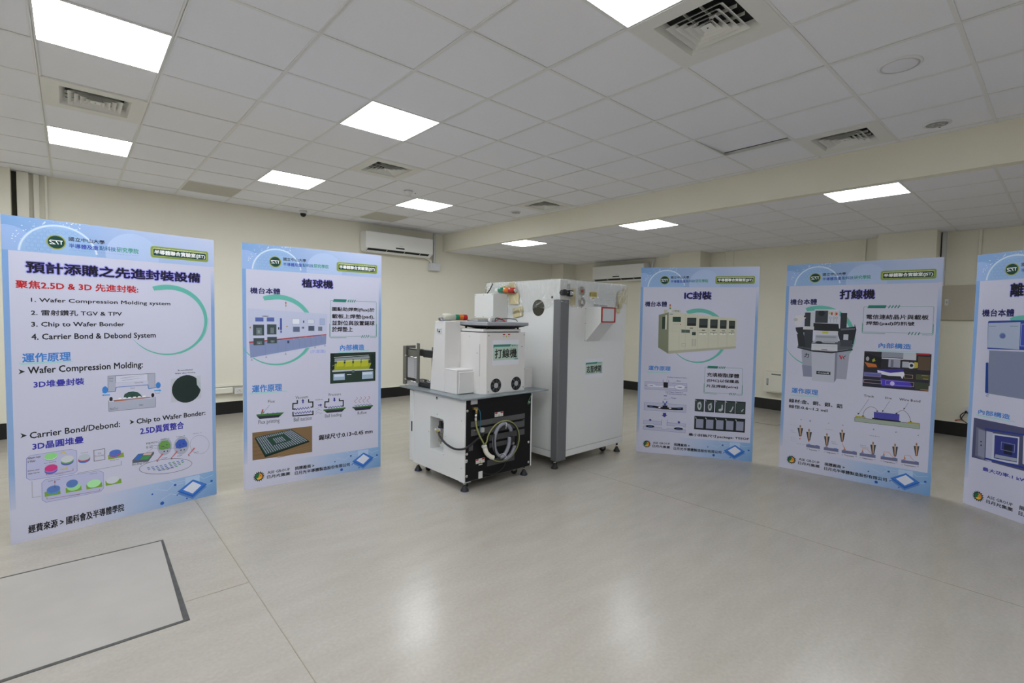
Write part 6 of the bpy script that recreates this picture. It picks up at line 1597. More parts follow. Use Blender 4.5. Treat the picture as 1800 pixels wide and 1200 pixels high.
["body_lettering#38","t","2c2c94",[133.9,311.6,439.1,341.7],"最大功率:1 kW",2],
["interior_photograph","p","4c5070",[45.7,719.3,536.5,711.1,546.1,394.1,47,395.4]],
["interior_photograph","p","b0b4cc",[143.3,630.9,189.4,632.5,195.0,394.2,149.3,401.4]],
["interior_photograph","p","6a6c84",[68.2,648.4,132.7,634.1,139,398.4,71.9,416.4]],
["interior_photograph","p","8488a0",[85.1,634.8,136.1,629.2,142.3,413.2,93.1,422.4]],
["interior_photograph","p","c0c4d4",[189.8,625.8,371.2,638.1,375.6,431.1,193.9,414.3]],
["interior_photograph","p","343c80",[204.7,613.5,362.5,627.4,365.6,444.3,209.1,432.2]],
["interior_photograph","p","22283c",[273.1,561.3,330.5,565.1,331.1,488.8,275.5,486.6]],
["interior_photograph","l","a8b0c8",[2,254.8,573.3,344.7,573.3,344.7,514.4,254.8,514.4,254.8,573.3]],
["interior_photograph","p","9aa0b0",[219.2,466.6,363.9,474.2,363.4,450.2,212.7,438.9]],
["interior_photograph","p","c0c4d0",[395.8,656.9,505.8,652.1,509.6,434.5,402.5,444.4]],
["interior_photograph","p","2c3c90",[131.6,653.3,398.9,666.2,399.5,655.7,132.4,639.8]],
["interior_photograph","p","2c3c90",[145.1,419.7,412.7,426.0,413.6,410.3,145.9,405]],
["interior_photograph","e","1c1c24",[109.9,537.9,4.6,5.8]],
["interior_photograph","e","1c1c24",[111.5,509.5,4.6,6.9]]]}
'''
# ------------------------------------------------------------------ posters
def art_layers(elems, prior):
    out = []
    for e in elems:
        k = e[1]; v = e[3]
        if k in 'rgt': bb = (v[0], v[1], v[2], v[3])
        elif k == 'e': bb = (v[0] - v[2], v[1] - v[3], v[0] + v[2], v[1] + v[3])
        elif k == 'a': bb = (v[0] - v[2] - 20, v[1] - v[2] - 20, v[0] + v[2] + 20, v[1] + v[2] + 20)
        else:
            q = v if k == 'p' else v[1:]; bb = (min(q[::2]), min(q[1::2]), max(q[::2]), max(q[1::2]))
        if k == 't' and e[5] == 6: bb = (bb[0] - 12, bb[1] - 12, bb[2] + 12, bb[3] + 12)
        L = 0
        for b2, l2 in prior:
            if l2 >= L and bb[0] < b2[2] and bb[2] > b2[0] and bb[1] < b2[3] and bb[3] > b2[1]: L = l2 + 1
        prior.append((bb, L)); out.append(L)
    return out
def ink(h):
    c = lin(h); return [min(.92, x * PRINT_GAIN) for x in c] + [1]
def art_meshes(elems, layers, W=1183, H=2036):
    groups = {}
    for e, L in zip(elems, layers):
        g = groups.setdefault(e[0], ([], [], [])); V, F, K = g
        k = e[1]; v = e[3]; y = -.0002 - L * .00006; cl = lambda p: (min(max(p[0], .5), W - .5) / 1000, y, min(max(p[1], .5), H - .5) / 1000)
        def add(pts, cols):
            n = len(V); V.extend(cl(p) for p in pts); F.append(tuple(range(n, n + len(pts)))); K.append(cols)
        if k in 'rg':
            c = [ink(q) for q in e[2]] if k == 'g' else [ink(e[2])] * 4
            if k == 'g': # subdivide for a smooth gradient
                for i in range(6):
                    t0, t1 = i / 6, (i + 1) / 6; x0 = v[0] + (v[2] - v[0]) * t0; x1 = v[0] + (v[2] - v[0]) * t1
                    mx = lambda a, b_, t: [a[q] * (1 - t) + b_[q] * t for q in range(4)]
                    add([(x0, v[1]), (x1, v[1]), (x1, v[3]), (x0, v[3])], [mx(c[0], c[1], t0), mx(c[0], c[1], t1), mx(c[3], c[2], t1), mx(c[3], c[2], t0)])
            else: add([(v[0], v[1]), (v[2], v[1]), (v[2], v[3]), (v[0], v[3])], c)
        elif k == 'p':
            p = list(zip(v[::2], v[1::2])); ar = sum(p[i - 1][0] * p[i][1] - p[i][0] * p[i - 1][1] for i in range(len(p)))
            add(p if ar > 0 else p[::-1], [ink(e[2])] * len(p))
        elif k == 'e':
            n = 28 if v[2] > 20 else 14; add([(v[0] + v[2] * math.cos(2 * math.pi * i / n), v[1] + v[3] * math.sin(2 * math.pi * i / n)) for i in range(n)], [ink(e[2])] * n)
        elif k == 'l':
            h = v[0] / 2; p = [Vector(q) for q in zip(v[1::2], v[2::2])]; c = [ink(e[2])] * 4
            p = [q for i, q in enumerate(p) if i == 0 or (q - p[i - 1]).length > 1e-4]
            if len(p) < 2: continue
            closed = (p[0] - p[-1]).length < .2; nn = []
            dr = [(b - a).normalized() for a, b in zip(p, p[1:])]
            for i in range(len(p)):
                a = dr[i - 1] if i else (dr[-1] if closed else dr[0]); b = dr[i] if i < len(dr) else (dr[0] if closed else dr[-1])
                m_ = Vector((-a.y - b.y, a.x + b.x)); m_ = m_.normalized() if m_.length > 1e-3 else Vector((-b.y, b.x))
                nn.append(m_ * h / max(.45, m_.dot(Vector((-b.y, b.x)))))
            for i in range(len(p) - 1): add([p[i] - nn[i], p[i + 1] - nn[i + 1], p[i + 1] + nn[i + 1], p[i] + nn[i]], c)
        elif k == 'a':
            cx, cy, r, a0, a1, w0, w1 = v; n = 60; rnd = random.Random(3)
            for i in range(n):
                t0, t1 = i / n, (i + 1) / n; a, b = math.radians(a0 + (a1 - a0) * t0), math.radians(a0 + (a1 - a0) * t1)
                def wd(t): return (w0 * (1 - t) ** 1.1 + w1) * min(1, .75 + 6 * t) * (1 if t < .93 else (1 - t) / .07 * .8 + .2)
                p, q = wd(t0), wd(t1); j0 = .0; P = lambda an, rr: (cx + rr * math.cos(an), cy + rr * math.sin(an))
                add([P(a, r - p), P(b, r - q), P(b, r), P(a, r)][::-1], [ink(e[2])] * 4)
            for s in range(7):
                y = -.0002 - L * .00006 - .000006 * (s + 1)
                rr = r + rnd.uniform(-w0 * .2, 9); s0 = rnd.uniform(.15, .7); ln = rnd.uniform(.08, .2)
                for i in range(10):
                    t0, t1 = s0 + ln * i / 10, s0 + ln * (i + 1) / 10; a, b = math.radians(a0 + (a1 - a0) * t0), math.radians(a0 + (a1 - a0) * t1)
                    w_ = 2.2
                    add([P(a, rr - w_), P(b, rr - w_), P(b, rr), P(a, rr)][::-1], [ink(e[2])] * 4)
        elif k == 't':
            s, bd = e[4], e[5]; off = 0
            tv, tf = text_mesh(s, off, 2 if (v[3] - v[1]) > 30 else 1)
            w_, h_ = v[2] - v[0], v[3] - v[1]
            sh = [(0, 0)]; ch = h_ if len(s) < 2 else min(h_, 1.15 * w_ / sum(.55 if ord(q) < 256 else 1 for q in s)); dd = ch * {0: 0, 1: .020, 2: .027, 4: 0, 6: 0}[bd]
            if dd: sh = [(-dd, -dd), (dd, -dd), (dd, dd), (-dd, dd)]
            if bd == 4: sh = [(4.5 * math.cos(i * .785), 4.5 * math.sin(i * .785)) for i in range(8)]
            if bd == 6: sh = [(9.5 * math.cos(i * .628), 9.5 * math.sin(i * .628)) for i in range(10)]
            c = ink(e[2])
            for i, (dx, dy) in enumerate(sh):
                n = len(V); yy = y - i * .000005
                V.extend(((min(max(v[0] + a * w_ + dx, .5), W - .5)) / 1000, yy, (v[1] + b * h_ + dy) / 1000) for a, b in tv)
                for f in tf: F.append(tuple(n + q for q in f)); K.append([c] * len(f))
    res = {}
    for g, (V, F, K) in groups.items():
        g0 = g.split('#')[0]; me = bpy.data.meshes.new(g0); me.from_pydata(V, [], F); me.update()
        at = me.color_attributes.new('ink', 'FLOAT_COLOR', 'CORNER')
        at.data.foreach_set('color', [x for f in K for c in f for x in c]); me.materials.append(ink_m); res[g] = me
    return res
ART = json.loads(ART_JSON)
prior0 = []; LC = art_layers(ART['common'], prior0); COMMON = art_meshes(ART['common'], LC)
prior1 = list(prior0); LA = art_layers(ART['ase'], prior1); ASE = art_meshes(ART['ase'], LA)
pan_m = mat('printed_foam_board', [min(.92, x * PRINT_GAIN) for x in lin('c2c3d8')], .5, spec=.25, noise=.004, nscale=4)
edge2_m = mat('foam_board_edge', (.62, .62, .66), .6, noise=.02)
GLAB = {'emblem': 'round dark green emblem with white letters', 'laboratory_badge': 'olive and dark green laboratory badge', 'title_lettering': 'black title lettering with violet glow',
        'brush_circle': 'teal brushed circle', 'sponsor_logo': 'black spiked sun emblem with green and orange face'}
def poster(key, x, y, a, label):
    t = thing('poster_board', label, 'poster', (x, y, 0), a, 'standing printed poster boards')
    b = MB(); b.box(0, .0002, 0, 1.183, .010, 2.036, edge2_m); b.face([(0, 0, 0), (1.183, 0, 0), (1.183, 0, 2.036), (0, 0, 2.036)], pan_m)
    o = b.build('panel', t)
    # strut and foot behind the board that keep it upright
    b = MB(); b.box(.56, .012, .02, .60, .03, 1.5, grey_m, .002); b.build('rear_pole', t)
    b = MB(); b.box(.40, .012, 0, .76, .26, .012, grey_m, .002); b.build('rear_foot', t)
    sets = [COMMON] + ([ASE] if key != 'p1' else [])
    pr = list(prior1 if key != 'p1' else prior0); L = art_layers(ART[key], pr); sets.append(art_meshes(ART[key], L))
    for s in sets:
        for g, me in s.items():
            g = g.split('#')[0]; q = bpy.data.objects.new(g, me); C.objects.link(q); q.parent = t
            if g in GLAB: q['label'] = GLAB[g]
    return t
poster('p1', -1.3757, .8470, .18554, 'leftmost poster board listing wafer packaging equipment under a long title')
poster('p2', -.0229, 1.0249, -.07613, 'second poster board from the left, on a solder ball placing machine')
poster('p3', 3.6206, -.2983, -1.0070, 'poster board right of the oven, showing a long beige machine')
poster('p4', 4.2892, -1.5460, -1.46771, 'fourth poster board, showing a grey wire bonder and bonding diagrams')
poster('p5', 4.435, -2.929, -2.15, 'poster board cut off by the right edge, showing a blue and grey machine')

# ------------------------------------------------------------------ shared small parts
def caster(par, x, y, ang, r=.032, label=None):
    b = MB(); ca, sa = math.cos(ang), math.sin(ang)
    P = lambda u, v, z: (x + ca * u - sa * v, y + sa * u + ca * v, z)
    b.cyl(P(0, 0, .098), P(0, 0, .105), .030, steel_m, n=4); b.cyl(P(0, 0, .075), P(0, 0, .10), .016, steel_m, n=12)
    for s in (-1, 1):
        pts = [P(-.018, s * .016, .082), P(.02, s * .016, .082), P(.034, s * .016, .038), P(.024, s * .016, .026), P(.006, s * .016, .036)]
        b.prism(pts, steel_m, Vector((-sa, ca, 0)) * (s * .002))
    o = b.build('caster', par)
    b = MB(); b.lathe(P(.022, -.013, r), [(.012, 0), (r - .003, 0), (r, .003), (r, .023), (r - .003, .026), (.012, .026)], rub_m, (-sa, ca, 0), 20); b.build('wheel', o)
    return o
def foot(par, x, y, top=.11, r=.034, ring=bluer_m):
    b = MB(); b.lathe((x, y, 0), [(r, .001), (r + .001, .008), (r, .014), (r * .62, .032), (r * .5, .045), (.010, .05), (.009, top)], rub_m, n=20)
    b.lathe((x, y, .0), [(r * .98, 0), (r + .0018, .001), (r + .0018, .006), (r * .98, .0068)], ring, n=20); b.cyl((x, y, .056), (x, y, .070), .014, chrome_m, n=6)
    return b.build('levelling_foot', par)

# ------------------------------------------------------------------ wire bonding machine on its cabinet
W = thing('bonding_machine', 'white bench machine on a black backed cabinet with coiled hoses', 'machine', (1.352, -.167, 0), .015)
b = MB(); R_ = .783; D_ = .80
# cabinet shell with a recessed niche in the side that holds the regulator
Tn, Tf, Zb, Zt = .302, .514, .268, .567
b.box(.0, .0, .085, .012, Tn, .775, white_m); b.box(.0, Tf, .085, .012, D_ - .005, .775, white_m)
b.box(.0, Tn, .085, .012, Tf, Zb, white_m); b.box(.0, Tn, Zt, .012, Tf, .775, white_m)
for q in ((.012, Tn - .004, Zb, .11, Tn, Zt), (.012, Tf, Zb, .11, Tf + .004, Zt), (.012, Tn, Zb - .004, .11, Tf, Zb), (.012, Tn, Zt, .11, Tf, Zt + .004), (.11, Tn - .004, Zb - .004, .114, Tf + .004, Zt + .004)): b.box(*q, white_m)
o = b.build('side_panel', W)
b = MB(); b.box(R_ - .014, .0, .085, R_, D_, .775, white_m); b.build('side_panel', W)
B1('base_plate', (.012, .006, .085, R_ - .014, D_, .10, lgrey_m), W)
b = MB(); b.box(-.006, D_ - .004, .095, R_, D_ + .060, .765, white_m, .004); b.box(-.008, D_ + .01, .375, -.0055, D_ + .028, .47, dark_m); b.build('front_door', W)
rb = B1('rear_panel', (.0122, .002, .088, R_ - .0142, .010, .772, blackp_m), W)
b = MB()
for x0, z0, x1, z1 in ((.066, .543, .690, .590), (.068, .468, .688, .524), (.27, .395, .69, .447), (.27, .335, .52, .375), (.250, .177, .568, .231), (.045, .345, .09, .395)):
    b.box(x0, -.0006, z0, x1, .0018, z1, mesh_m)
b.build('filter_mesh', W)
b = MB()
for x0, x1, z in ((.066, .690, .531), (.27, .69, .458)): b.box(x0, -.004, z - .004, x1, .0015, z + .004, blackp_m)
b.cyl((.66, -.005, .531), (.69, -.005, .533), .0015, chrome_m, n=6); b.build('crossbar', W)
for x, z in ((.018, .686), (.022, .323), (.021, .135), (.748, .625 + .06), (.746, .313), (.749, .124)):
    b = MB(); xx = min(max(x, .028), .752); b.lathe((xx, .0018, z), [(.012, 0), (.013, .002), (.010, .0045), (.003, .0050)], chrome_m, (0, -1, 0), 16); b.build('screw', W)
def warn(par, x, z, w=.10, h=.036, y=-.0008):
    b = MB(); b.box(x, y, z, x + w, y + .0006, z + h, white2_m); q = b.build('warning_label', par); q['label'] = 'white warning label with red corners and yellow triangle'
    b = MB()
    b.box(x + w * .03, y - .0004, z + h * .68, x + w * .32, y, z + h * .95, red_m); b.box(x + w * .68, y - .0004, z + h * .68, x + w * .97, y, z + h * .95, red_m)
    b.prism([(x + w * .40, y - .0004, z + h * .12), (x + w * .60, y - .0004, z + h * .12), (x + w * .50, y - .0004, z + h * .62)], ylab_m, (0, .0003, 0))
    for k in (.05, .68):
        for j in (.18, .38): b.box(x + w * k, y - .0003, z + h * j, x + w * (k + .25), y, z + h * (j + .07), lgrey_m)
    b.build('warning_print', q)
warn(W, .325, .595 + .003, .098, .040); warn(W, .122, .222, .096, .040)
b = MB(); b.box(.155, -.0012, .205, .195, .0016, .213, white2_m); b.box(.152, -.006, .090, .195, .0016, .150, white2_m, .002); b.build('small_label', W)
b = MB(); b.box(.060, -.004, .735, .131, .0016, .785 - .012, lgrey_m, .002); b.build('bracket', W)
b = MB(); b.lathe((.022, .0, .265), [(.013, 0), (.013, .003), (.006, .006)], lgrey_m, (0, -1, 0), 14); b.box(.0, -.004, .252, .03, -.0005, .278, white2_m, .001); b.build('latch', W)
# screws on the white side
b = MB()
for t_, z in ((.405, .60), (.535, .42), (.275, .425), (.04, .60), (.04, .20), (.30, .285 - .025)): b.lathe((.0, t_, z), [(.005, 0), (.005, .002), (.002, .003)], lgrey_m, (-1, 0, 0), 10)
b.build('side_screws', W)
b = MB(); b.cyl((-.001, .412, .742), (-.0002, .412, .742), .013, dark_m, n=16); b.lathe((-.001, .408, .738), [(.006, 0), (.006, .002), (.002, .003)], lgrey_m, (-1, 0, 0), 10); b.build('lock', W)
# air regulator in the niche
g = MB(); rx, ry = .034, .395
g.lathe((rx, ry, .33), [(.002, 0), (.006, .004), (.006, .015), (.017, .022), (.021, .035), (.021, .10)], bowl_m); bowl = g.build('regulator_bowl', W)
g = MB(); g.box(rx - .026, ry - .028, .43, rx + .026, ry + .030, .475, lgrey_m, .006); g.lathe((rx, ry, .475), [(.024, 0), (.024, .02), (.016, .024), (.018, .028), (.018, .058), (.014, .062)], rub_m)
g.cyl((rx - .02, ry + .055, .452), (rx - .02, ry + .03, .452), .010, white2_m, n=12); g.cyl((rx - .04, ry - .0, .445), (rx - .026, ry - .0, .445), .013, ylab_m, n=14); g.cyl((rx - .043, ry, .445), (rx - .0395, ry, .445), .008, brass_m, n=12)
g.box(rx, ry - .03, .47, rx + .06, ry + .0, .52, rub_m, .004); g.build('regulator', W)
g = MB(); g.tube([(-.008, ry - .03, .445), (-.035, ry - .08, .43), (-.040, .22, .385), (-.036, .12, .362), (-.03, .04, .365), (-.016, -.03, .385), (.05, -.03, .41), (.12, -.022, .445), (.18, -.012, .46), (.2, -.001, .46)], .009, rub_m); g.build('air_hose', W)
g = MB(); g.cyl((.015, ry - .012, .446), (-.006, ry - .035, .444), .008, brass_m, n=10); g.build('hose_fitting', W)
# hoses on the black rear panel
g = MB(); g.box(.075, -.03, .692, .115, .0015, .712, brass_m, .003); g.cyl((.105, -.02, .70), (.105, -.02, .655), .010, brass_m, n=12); g.cyl((.1, -.02, .655), (.1, -.02, .625), .012, chrome_m, n=12); g.cyl((.1, -.02, .64), (.1, -.02, .60), .009, white2_m, n=12); g.build('air_coupling', W)
def ringpts(cx, cz, rx_, rz_, y, a0, a1, n=20): return [(cx + rx_ * math.cos(math.radians(a0 + (a1 - a0) * i / n)), y, cz + rz_ * math.sin(math.radians(a0 + (a1 - a0) * i / n))) for i in range(n + 1)]
g = MB(); g.tube([(.1, -.02, .605), (.105, -.025, .55), (.135, -.03, .47), (.165, -.032, .42), (.185, -.034, .385)], .0068, yel_m)
g.tube([(.19, -.034, .38)] + ringpts(.395, .385, .190, .178, -.040, 172, -158, 26), .0062, yel_m, sub=2); g.build('yellow_hose', W)
g = MB(); g.tube([(.185, -.036, .37), (.205, -.04, .315), (.245, -.045, .275), (.275, -.05, .262)], .020, trim_m, n=10)
g.lathe((.185, -.036, .362), [(.021, 0), (.023, .003), (.023, .016), (.020, .02)], white2_m, (-.2, 0, 1)); g.build('white_sleeve', W)
g = MB()
g.tube(ringpts(.385, .395, .105, .145, -.050, 30, 250, 22), lambda i: .0155 + .0012 * (i % 2), hose_m, n=10, sub=4)
g.tube(ringpts(.395, .385, .118, .150, -.066, -100, -20, 10), lambda i: .0155 + .0012 * (i % 2), hose_m, n=10, sub=4)
g.tube([(.335, -.075, .255), (.385, -.078, .285), (.425, -.078, .35), (.440, -.07, .42)], lambda i: .0155 + .0012 * (i % 2), hose_m, n=10, sub=5); g.build('corrugated_hose', W)
g = MB(); g.tube([(.275, -.055, .47), (.27, -.06, .38), (.285, -.06, .30), (.34, -.06, .245), (.40, -.062, .225)], .006, rub_m)
g.tube(ringpts(.43, .40, .125, .140, -.056, 140, -80, 16), .007, rub_m, sub=2); g.tube([(.415, -.05, .25), (.425, -.04, .19), (.40, -.03, .14), (.33, -.025, .11), (.25, -.02, .115), (.19, -.012, .14)], .0035, rub_m)
g.build('black_cable', W)
g = MB(); g.box(.445, -.085, .345, .495, -.040, .42, rub_m, .008); g.box(.462, -.088, .352, .467, -.0845, .372, chrome_m); g.box(.474, -.088, .350, .482, -.0845, .374, chrome_m); g.build('power_plug', W)
g = MB(); g.tube([(.392, -.03, .545), (.400, -.07, .55), (.392, -.074, .50)], .0022, white2_m, sub=4); g.tube([(.345, -.05, .275), (.36, -.09, .29), (.385, -.095, .25), (.375, -.05, .232)], .0025, white2_m, sub=4); g.build('cable_tie', W)
g = MB(); g.tube([(.125, -.012, .70), (.148, -.02, .66), (.15, -.022, .58), (.145, -.015, .50), (.15, -.004, .45)], .0035, blue_m); g.box(.155, -.03, .49, .192, .0016, .53, lgrey_m, .005); g.box(.085, -.012, .512, .125, .0016, .518, chrome_m); g.build('blue_tube', W)
g = MB(); g.tube([(.77, -.012, .772), (.735, -.012, .72), (.715, -.012, .685), (.722, -.012, .672), (.74, -.012, .69), (.746, -.01, .70)], .0025, gw_m); g.build('earth_wire', W)
# table plate
b = MB(); b.box(-.030, -.020, .7755, .985, 1.01, .790, plate_m, .004, 2); b.build('table_plate', W)
# casters and feet
for x, y, a in ((.10, .10, .8), (.09, .70, .3), (.69, .10, 2.2), (.69, .70, .5)): caster(W, x, y, a, .030)
for x, y in ((.035, .035), (.035, .765), (.725, .035), (.725, .765)): foot(W, x, y, .085)
b = MB(); b.box(.0, .0, .0775, .075, .075, .0845, lgrey_m, .002); b.build('foot_bracket', W)
# upper machine: side shroud, door box, body
Zp = .7905
b = MB()
b.hexa([(.070, .408, Zp), (.300, .408, Zp), (.300, .615, Zp), (.065, .625, Zp), (.078, .408, 1.425), (.245, .408, 1.420), (.245, .567, 1.420), (.078, .567, 1.425)], beige_m, .004)
b.build('tapered_shroud', W)
b = MB(); b.box(.079, .224, Zp, .246, .410, 1.000, beige_m, .002); b.box(.079, .221, .989, .300, .420, 1.003, beige_m, .002); b.build('lower_box', W)
b = MB(); b.box(.090, .205, Zp + .004, .328, .2205, .984, beige_m, .003); b.build('front_panel', W)
b = MB(); b.prism([(.247, .118, Zp), (.285, .073, Zp), (.745, .073, Zp), (.745, .60, Zp), (.247, .60, Zp)], beige_m, (0, 0, 1.331 - Zp)); b.build('body', W)
b = MB(); b.box(.292, .0695, .798, .742, .0728, 1.325, beige_m, .001); b.build('rear_cover', W)
b = MB()
for x, z in ((.303, 1.305), (.728, 1.308), (.305, .812), (.728, .822), (.702, 1.20)): b.cyl((x, .0695, z), (x, .0685, z), .0045, dark_m, n=10)
b.box(.2455, .1205, .95, .2468, .1225, 1.23, dark_m); b.cyl((.2475, .16, 1.15), (.2455, .16, 1.15), .004, dark_m, n=8); b.cyl((.2475, .27, 1.295), (.2455, .27, 1.295), .003, dark_m, n=8)
b.build('cover_screws', W)
warn(W, .462, 1.285, .094, .036, .0688)
for x, z in ((.393, .862), (.638, .862)):
    f = MB(); f.cyl((x, .0702, z), (x, .0688, z), .062, dark_m, n=32); fo = f.build('fan', W)
    f = MB(); f.lathe((x, .0688, z), [(.024, 0), (.024, .003), (.018, .005)], lgrey_m, (0, -1, 0), 20)
    for q in range(7):
        a = q * .8976 + .3
        f.prism([(x + r * math.cos(a + d), .0682, z + r * math.sin(a + d)) for r, d in ((.024, -.2), (.058, -.05), (.058, .42), (.024, .35))], mat('fan_blade', (.03, .03, .033), .4, noise=.05), (0, -.001, 0))
    f.build('blades', fo)
    f = MB()
    for a in (.78, 2.35, 3.93, 5.5): f.cyl((x + .022 * math.cos(a), .0655, z + .022 * math.sin(a)), (x + .06 * math.cos(a), .0655, z + .06 * math.sin(a)), .0012, chrome_m, n=5)
    f.build('strut', fo)
# right rear box
b = MB(); b.box(.745, .18, Zp, .955, .50, .972, beige_m, .002); b.box(.745, .178, .975, .85, .30, .985, dark_m); b.build('right_box', W)
# cover slab and grey lid tray lying on top
b = MB(); b.box(.262, .10, 1.331, .690, .52, 1.338, dark_m); b.box(.258, .09, 1.338, .705, .52, 1.362, beige_m, .003); b.build('top_slab', W)
# small label on the shroud
b = MB(); b.box(.0700, .455, 1.315, .0765, .530, 1.360, white2_m); q = b.build('instrument_label', W)
b = MB(); b.box(.0692, .475, 1.322, .0700, .500, 1.338, dark_m); b.box(.0692, .515, 1.325, .0700, .526, 1.355, gw_m); b.box(.0692, .465, 1.344, .0700, .51, 1.352, lgrey_m); b.build('label_print', q)
# magazine handler frames at the far side of the table
b = MB(); b.box(.06, 1.045, Zp, .068, 1.105, 1.170, steel_m, .001); b.box(.06, 1.095, Zp, .20, 1.101, 1.170, steel_m, .001); b.build('magazine_plate', W)
b = MB(); b.box(.055, .797, .828, .063, .842, 1.207, steel_m, .001); b.build('magazine_plate', W)
b = MB(); b.box(.075, .85, 1.075, .083, 1.04, 1.135, steel_m, .001); b.box(.075, .86, .862, .083, 1.04, 1.062, lgrey_m, .001); b.box(.072, .848, Zp, .082, 1.045, .832, lgrey_m, .001)
for i in range(9): b.box(.0738, .90, .88 + i * .02, .0752, .907, .888 + i * .02, dark_m)
b.build('magazine_rail', W)
b = MB(); b.box(.085, .63, 1.085, .17, 1.04, 1.145, rub_m, .004); b.box(.08, .64, 1.148, .09, 1.03, 1.153, chrome_m); b.box(.10, .63, 1.075, .16, .80, 1.083, steel_m)
b.box(.085, .62, .80, .25, 1.04, .835, rub_m, .004); b.box(.10, .64, .84, .13, .80, .852, chrome_m); b.cyl((.12, .66, .855), (.12, .80, .855), .006, chrome_m, n=10); b.build('magazine_drive', W)
b = MB(); b.box(.17, .70, Zp, .19, .76, 1.17, steel_m, .001); b.box(.17, .62, 1.15, .18, .70, 1.19, steel_m, .001); b.box(.19, .74, .86, .26, .80, .90, white2_m, .004); b.build('magazine_post', W)
b = MB()
for z in (.84, 1.075): b.cyl((.058, 1.06, z), (.058, 1.04, z), .006, chrome_m, n=8); b.cyl((.066, 1.045, z), (.066, .86, z - .012), .005, chrome_m, n=8)
b.build('clamp_rod', W)
# paper signs taped on
def paper(par, P, ux, w, h, txt, nrm, name_label):
    # P lower-left corner, ux unit vector along the paper's width
    ux = Vector(ux); uz = Vector((0, 0, 1)); n = Vector(nrm)
    def Q(x0, z0, x1, z1, d, m):
        b = MB(); b.face([Vector(P) + ux * x0 + uz * z0 + n * d, Vector(P) + ux * x1 + uz * z0 + n * d, Vector(P) + ux * x1 + uz * z1 + n * d, Vector(P) + ux * x0 + uz * z1 + n * d], m); return b
    b = MB(); pts = [Vector(P) + ux * x + uz * z for x, z in ((0, 0), (w, 0), (w, h), (0, h))]; b.prism(pts, paper_m, n * .0006); s = b.build('paper_sign', par); s['label'] = name_label
    b = MB(); k = lambda x, z, d: Vector(P) + ux * (x * w) + uz * (z * h) + n * d
    pale = mat('pale_green_print', (.46, .60, .52), .6, noise=.01); tealp = mat('dark_teal_print', (.03, .24, .20), .6, noise=.01); inkb = mat('black_print', (.012, .012, .012), .6, noise=.01)
    b.face([k(.03, .20, .0008), k(.97, .20, .0008), k(.97, .82, .0008), k(.03, .82, .0008)], pale)
    b.face([k(.03, .82, .0010), k(.03, .68, .0010), k(.07, .73, .0010), k(.64, .73, .0010), k(.70, .82, .0010)], tealp)
    b.face([k(.80, .20, .0010), k(.97, .20, .0010), k(.97, .235, .0010), k(.84, .235, .0010)], tealp)
    b.face([k(.715, .735, .0010), k(.755, .735, .0010), k(.755, .79, .0010), k(.715, .79, .0010)], tealp)
    for j, z in enumerate((.775, .74)): b.face([k(.775, z, .0010), k(.86 + .1 * j, z, .0010), k(.86 + .1 * j, z + .018, .0010), k(.775, z + .018, .0010)], tealp)
    b.build('sign_print', s)
    tv, tf = text_mesh(txt, 0, 2); x0, x1, z0, z1 = .09, .91, .28, .64; K4 = [(-.006, -.008), (.006, -.008), (.006, .008), (-.006, .008)]; nv = len(tv)
    me = bpy.data.meshes.new('sign_lettering'); me.from_pydata([k(x0 + a * (x1 - x0) + dx, z0 + c * (z1 - z0) + dz, .0012 + (dx * 3 + dz) * .0006) for dx, dz in K4 for a, c in tv], [], [tuple(i * nv + q for q in f) for i in range(4) for f in tf]); me.materials.append(inkb)
    o = bpy.data.objects.new('sign_lettering', me); C.objects.link(o); o.parent = s
paper(W, (.347, .0690, 1.040), (1, 0, 0), .318, .226, '打線機', (0, -1, 0), 'white and pale green paper sign with three large black characters')

# monitor lying face down on the bonding machine
grim = mat('monitor_rim', (.30, .31, .34), .4, noise=.02)
M_ = thing('monitor', 'grey flat monitor lying on top of the bench machine', 'monitor', (1.352, -.167, 1.3625), .015)
b = MB()
def slab(b, o0, o1, z0, z1, m): b.hexa([(o0[0], o0[1], z0), (o0[2], o0[1], z0), (o0[2], o0[3], z0), (o0[0], o0[3], z0), (o1[0], o1[1], z1), (o1[2], o1[1], z1), (o1[2], o1[3], z1), (o1[0], o1[3], z1)], m)
slab(b, (.40, .13, .66, .40), (.272, .052, .750, .505), .001, .030, mat('monitor_dark_back', (.028, .028, .032), .45, noise=.03)); b.build('back_shell', M_)
b = MB(); b.box(.262, .042, .0302, .760, .51, .060, grim, .004); b.build('rim', M_)
b = MB()
for x, y in ((.32, .11), (.685, .11), (.32, .42), (.685, .42)): b.cyl((x, y, 0), (x, y, .018), .010, rub_m, n=10)
b.build('rest', M_)
b = MB(); b.box(.36, .30, .0642, .72, .46, .082, lgrey_m, .003); b.box(.395, .32, .0822, .50, .44, .086, steel_m); b.build('bracket', M_)
b = MB(); b.tube([(.50, .22, .068), (.53, .24, .096), (.57, .23, .090), (.60, .20, .070)], .005, rub_m); b.tube([(.49, .20, .068), (.54, .20, .090), (.575, .19, .078), (.585, .17, .068)], .003, red_m); b.tube([(.56, .26, .083), (.66, .22, .094), (.72, .18, .085), (.725, .16, .066)], .0035, rub_m); b.build('cable', M_)
b = MB(); b.lathe((.455, .24, .075), [(.022, 0), (.022, .008), (.004, .010)], white2_m, (0, -1, .2), 16); b.build('knob', M_)
